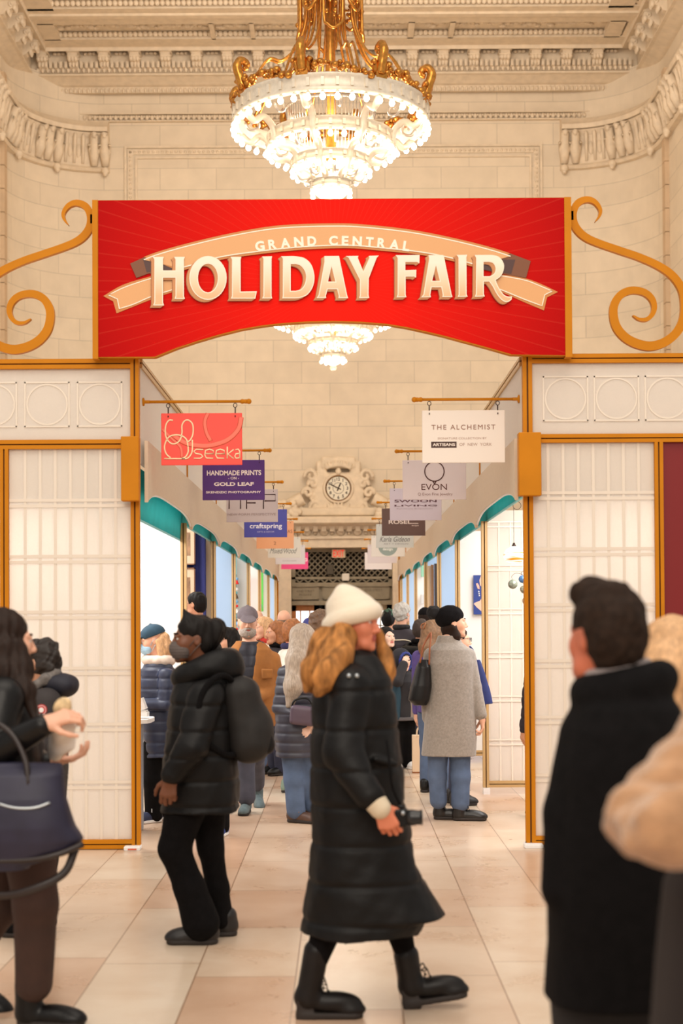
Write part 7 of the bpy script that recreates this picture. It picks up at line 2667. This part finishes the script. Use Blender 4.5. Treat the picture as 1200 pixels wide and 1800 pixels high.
def passer(label, d, px, top, yaw, skin='light', hair='short', hcol=HB, coat=M_BLACK, hem=.47, trousers=M_JEAND, shoes=M_LEATHER, turn=0, pitch=0, male=False, vox=.008,
           puffy=False, size=1.0, hat=None, hatm=None, hands=None, extra=None, build=1.0, brow=None, collar=None, glasses=False, stride=.0, sole=None):
    """standing person built in a frame that faces the camera, then turned by yaw"""
    zt = P(px, top, d).z
    s = Person(label, d, px, skin, vox, yaw)
    lift = .03 if (hair != 'bald' or hat) else .012
    hc = zt - lift - .118 * size
    k = (hc + .115) / 1.7                       # body scale
    hc_ = np.array((0, -.02, hc))
    s.head(hc_, turn, size, pitch, male=male, neck=np.array((0, .015, 1.41 * k)))
    B = s.body
    w = (.205 if male else .180) * build * k
    T = [(hem * 1.7 * k, 0, 0, w * .98, .135 * build), (.88 * k, 0, 0, w * .95, .14 * build), (1.05 * k, 0, 0, w * .84, .125 * build), (1.25 * k, 0, -.005, w * .98, .14 * build), (1.36 * k, 0, 0, w * .90, .11), (1.42 * k, 0, .012, w * .42, .075)]
    T = sorted(T)
    q = s.item('coat', coat, vox, quilt(.085, .006, .004) if puffy else folds(.006, 16))
    q.loft(T, p=2.3)
    B.loft([(z, x, y, rx * .75, ry * .75) for z, x, y, rx, ry in T])
    hands = hands or {}
    for u in (-1, 1):
        sh = np.array((u * w * .93, 0, 1.345 * k))
        tg = np.array(hands.get(u, (u * (w + .035), -.05, .80 * k)), float)
        el, wr = ik(sh, tg, .29 * k, .26 * k, hands.get(('pole', u), (u * .4, 1, -.2)))
        r = .068 * build
        s.limb([sh, el, wr], [r, r * .85, r * .68], q, .02)
        fd = nrm(wr - el)
        s.hand(wr + fd * .015, fd, hands.get(('palm', u), (-u, 0, 0)), hands.get(('side', u), 1 if u > 0 else -1), .95 * k, .45)
    t = s.item('trousers', trousers, vox, folds(.005))
    for u in (-1, 1):
        sy = -u * stride
        hip = np.array((u * .085 * k, 0, .90 * k)); an = np.array((u * .095 * k, sy, .085 * k))
        kn = (hip + an) / 2 + np.array((0, -.02, 0))
        s.limb([hip, kn, an], [.095 * build, .072 * build, .062], t)
        s.shoe(an[0], sy + .02, u * 6, shoes, .265 * max(k, .8), .09, sole=sole)
    if hair in ('short', 'long', 'curly', 'bob'):
        dp = strands(.004, 60) if hair != 'curly' else (lambda v: .010 * wob(v, 75) + .004 * wob(v, 160, seed=4))
        h = s.hair_cap(hcol, dp, 1.02 if hair != 'curly' else 1.10, low=-.065 if hair in ('short', 'curly') else -.1)
        if hair == 'long':
            h.chain([s.hp(0, .05, .0), s.hp(0, .075, -.12), s.hp(0, .085, -.24)], [.078, .085, .05], .04)
            for u in (-1, 1): h.chain([s.hp(u * .075, .0, .01), s.hp(u * .082, -.0, -.10), s.hp(u * .08, -.03, -.2)], [.024, .032, .018], .03)
        if hair == 'bob':
            for u in (-1, 1): h.chain([s.hp(u * .07, .01, .02), s.hp(u * .076, .01, -.09)], [.028, .034], .03)
            h.ell(s.hp(0, .06, -.06), (.075, .055, .06), s.R, .04)
    elif hair == 'bald':
        h = s.item('hair', hcol, vox); s.hell(h, (0, .045, -.012), (.079, .070, .040)); s.hell(h, (0, -.07, 0), (.09, .09, .09), .01, True)
    if hat == 'cap':
        s.cap(hatm)
    elif hat == 'beanie':
        h = s.item('beanie', hatm, vox, lambda v: .002 * wob(v, 90)); s.hell(h, (0, .020, .060), (.090, .110, .086))
        w_ = s.hdir(0, -.2, -1); h.cut(w_, float(w_ @ s.hc) - .02 * s.hs)
    elif hat == 'hood':
        h = s.item('hood', hatm, vox, folds(.004, 25, (1, 1, 1)))
        s.hell(h, (0, .03, .03), (.112, .125, .125)); s.hell(h, (0, -.13, -.02), (.075, .095, .098), .01, True)
        h.cone((0, .05, 1.40 * k), (0, .05, 1.46 * k), .10, .09, .04)
    if collar is not None:
        c = s.item('collar', collar, vox)
        for j in range(12):
            a, a2 = 2 * PI * j / 12, 2 * PI * (j + 1) / 12
            f = lambda t_: np.array((.075 * math.cos(t_), .015 + .07 * math.sin(t_), 1.425 * k + .02)); c.cone(f(a), f(a2), .026, .026, .02)
    if glasses: s.glasses(M_LEATHER)
    if extra: extra(s, k, q)
    s.finish(brow or hcol)
    return s


mcol = lambda n, c, **kw: mat(n, c, .85, var=.12, vscale=14, **kw)
PALE_SHOE = mat('white_sneaker', (226, 224, 222), .6)
M_BROWNSHOE = mat('brown_shoe', (88, 56, 44), .5)


def build_crowd():
    capped_man(); grey_haired_woman(); grey_coat_woman(); booth_customer()
    passer('person in an orange red sweater with dark hair and glasses at the second left booth', 14.3, 346, 1037, -108, 'tan', 'short', HK, mcol('orange_red_sweater', (206, 74, 44)), male=True, glasses=True, turn=-4)
    passer('person with glasses and dark hair left of the grey capped person', 13.6, 402, 1099, -62, 'light', 'bob', HK, mcol('tan_coat', (190, 150, 106)), glasses=True)
    passer('person mostly hidden behind the grey masked person, only blue sneakers showing', 10.65, 370, 1118, -20, 'tan', 'short', HK, M_BLACK, trousers=M_BLACK, shoes=mat('blue_sneaker', (50, 74, 150), .6), sole=M_WHITE, size=.92)
    passer('person with auburn hair and navy collar in a white sweater, mid corridor', 13.2, 514, 1084, 118, 'rosy', 'short', HA, mcol('white_sweater', (222, 210, 198)), male=True, collar=mcol('navy_collar', (36, 34, 76)), trousers=mcol('navy_trousers', (44, 48, 84)), shoes=mat('green_grey_shoe', (120, 140, 126), .7), turn=8)
    passer('person with curly grey brown hair just left of the white beanie', 13.7, 563, 1069, 152, 'rosy', 'curly', HM, mcol('grey_overcoat', (84, 82, 86)), male=True, turn=-16)
    passer('person with chestnut hair facing left, left of the auburn haired person', 14.8, 487, 1088, -62, 'tan', 'bob', HA, mcol('dark_coat', (42, 36, 40)), collar=M_BLACK, shoes=M_LEATHER)
    passer('person with blond bob and red scarf right of the grey capped person', 15.4, 465, 1081, -58, 'light', 'bob', HBL, mcol('cream_coat', (214, 196, 176)), collar=mcol('red_scarf', (190, 50, 40)), trousers=M_JEANS, shoes=M_BROWNSHOE, stride=.1)
    passer('bald person behind the auburn haired person, seen from behind', 16.2, 499, 1071, 168, 'light', 'bald', HM, mcol('slate_jacket', (70, 76, 92)), male=True)
    passer('bald person above the shoulder of the brown jacket, farther back', 18.0, 452, 1072, 20, 'light', 'bald', HW, mcol('brown_jacket', (96, 70, 50)), male=True)
    passer('person in a blue cap far down the corridor', 19.0, 543, 1084, 10, 'light', 'short', HB, mcol('grey_coat_far', (120, 116, 118)), hat='cap', hatm=mat('blue_cap', (58, 62, 128), .8))
    passer('person in a dark green cap with a white arc, right of the white beanie', 17.4, 683, 1068, 160, 'tan', 'short', HK, mcol('dark_olive_coat', (50, 52, 46)), male=True, hat='cap', hatm=mat('green_cap', (54, 84, 66), .85), extra=green_arc)
    passer('person with white grey hair in a dark jacket with a pale yoke stripe', 16.65, 706, 1057, 152, 'light', 'curly', HW, mcol('charcoal_jacket', (54, 48, 54)), male=True, build=1.15, collar=mcol('black_collar', (28, 26, 28)), extra=yoke_stripe)
    passer('pale faced person with dark hair looking up, beside the hooded child', 15.72, 677, 1098, 38, 'pale', 'long', HK, M_BLACK, pitch=-6, size=.96)
    hooded_child()
    passer('person with cropped dark hair and black backpack straps, left of the grey coat', 16.15, 739, 1085, 148, 'tan', 'short', mat('cropped_hair', (58, 46, 40), .8), M_BLACK, male=True, collar=M_BLACK, extra=back_strap)
    passer('person in a plain black beanie behind the pompom beanie', 18.1, 747, 1067, 170, 'light', 'short', HB, mcol('brown_coat', (78, 58, 46)), hat='beanie', hatm=mat('black_knit', (16, 14, 16), .95))
    passer('person with brown hair in a claw clip and purple scarf, beside the grey coat', 13.2, 762, 1086, 150, 'light', 'long', mat('light_brown_hair', (128, 96, 68), .6, var=.3, vscale=40), mcol('purple_coat', (84, 68, 130)), trousers=M_JEANS, extra=claw_clip, turn=-30)
    passer('person in jeans and black shoes standing behind the grey coat', 12.35, 801, 1096, 98, 'light', 'short', HB, mcol('navy_jacket', (42, 52, 96)), trousers=M_JEAND, male=True, glasses=True, shoes=mat('black_sneaker2', (24, 22, 24), .5), hem=.55)
    passer('person in a dark coat inside the first right booth, at its counter', 11.5, 962, 1095, -150, 'tan', 'long', HK, mcol('plum_black_coat', (44, 36, 44)), puffy=True)
    passer('person in pale clothes far down the corridor before the doors', 24.0, 616, 1072, 5, 'light', 'short', HB, mcol('stone_coat', (150, 140, 128)), male=True)
    passer('person in a dark coat far down the corridor, left of the white beanie', 21.0, 573, 1079, 175, 'light', 'short', HK, M_BLACK, male=True)


def green_arc(s, k, q):
    mb = MB(); mb.tube([s.hp(.030 * math.cos(t), .108 - .008 * abs(math.cos(t)), .075 + .03 * math.sin(t)) for t in [PI + j * PI / 8 for j in range(9)]], .006 * s.hs, 6); mb.build('arc_mark', M_WHITE, s.root)


def yoke_stripe(s, k, q):
    mb = MB(); mb.tube(catmull([(-.215, .075, 1.26 * k), (-.12, .130, 1.30 * k), (0, .142, 1.30 * k), (.12, .130, 1.30 * k), (.215, .075, 1.22 * k)], 5), .007, 6); mb.build('yoke_stripe', mat('pale_stripe', (226, 214, 190), .7), s.root)


def back_strap(s, k, q):
    e = SDF(); e.disp = folds(.004, 20, (1, 1, 1)); e.box((0, .20, 1.18 * k), (.14, .07, .20), None, .06)
    o = link('backpack_worn', e.mesh('backpack_worn', .009), M_NYLON, s.root)
    mb = MB()
    for u in (-.11, .11): mb.tube(catmull([(u, .15, 1.36 * k), (u * 1.1, .06, 1.42 * k), (u * 1.1, -.1, 1.36 * k), (u * 1.1, -.15, 1.2 * k)], 5), .02, 6)
    mb.build('shoulder_strap', M_NYLON, o)


def claw_clip(s, k, q):
    mb = MB()
    for u in (-1, 1):
        mb.tube(catmull([s.hp(u * .005, .105, .10), s.hp(u * .03, .125, .085), s.hp(u * .025, .135, .055), s.hp(u * .008, .128, .045)], 4), .006, 6)
    mb.build('claw_clip', mat('tortoise', (150, 90, 50), .3), s.root)


def hooded_child():
    def ex(s, k, q):
        li = s.item('hood_lining', mat('blue_lining', (38, 52, 128), .7), .007)
        pts = [s.hp(.082 * math.sin(t), -.072, -.005 + .100 * math.cos(t)) for t in [j * 2 * PI / 14 for j in range(15)]]
        li.chain(pts, [.014] * 15, .01)
        pn = s.item('pale_front_panel', mat('stone_panel', (150, 138, 126), .85), .008)
        pn.loft([(.72 * k, .10, -.055, .085, .10), (1.0 * k, .09, -.055, .08, .092), (1.18 * k, .08, -.05, .06, .09)])
        tl = s.item('teal_side', mat('dark_teal', (30, 62, 78), .8), .008)
        tl.loft([(.72 * k, -.12, -.03, .07, .115), (1.0 * k, -.10, -.03, .07, .105), (1.2 * k, -.09, -.03, .06, .10)])
        hm = s.item('jacket_hem', mat('grey_hem', (92, 88, 90), .85), .008)
        hm.loft([(.70 * k, 0, 0, .205, .155), (.75 * k, 0, 0, .205, .155)])
    passer('child in a blue lined dark hood resting face on hand, right of the white beanie', 15.3, 705, 1139, 22, 'pale', 'short', HK, mcol('dark_child_jacket', (40, 38, 42)), hem=.42, trousers=M_BLACK, shoes=PALE_SHOE, sole=M_WHITE, hat='hood', hatm=mcol('dark_hood', (34, 34, 42)), size=.93,
           hands={-1: (-.055, -.17, 1.12), ('pole', -1): (-.5, -.3, -1), ('palm', -1): (.5, 1, 0), 1: (.10, -.18, .86), ('pole', 1): (.6, .3, -.6)}, extra=ex, turn=10)



build_crowd()
e = empty('navy_bag', P(852, 1236, 12.3), 'flat navy blue bag hanging just right of the grey coat', 'bag')
b = SDF(); b.disp = lambda v: .004 * wob(v, 22)
k_ = 12.3 / F
b.loft([(0, 0, 0, 13 * k_, .05), (25 * k_, -3 * k_, 0, 11 * k_, .05), (55 * k_, -8 * k_, 0, 7 * k_, .04), (76 * k_, -12 * k_, 0, 4 * k_, .03)], p=2.6)
link('bag_body', b.mesh('bag_body', .006), mat('navy_canvas', (34, 46, 104), .7, var=.15, vscale=14), e)
mb = MB(); mb.tube(catmull([(-14 * k_, 0, 72 * k_), (-20 * k_, 0, 92 * k_), (-26 * k_, .01, 100 * k_)], 5), .008, 6); mb.build('strap', mat('navy_canvas', (34, 46, 104)), e)
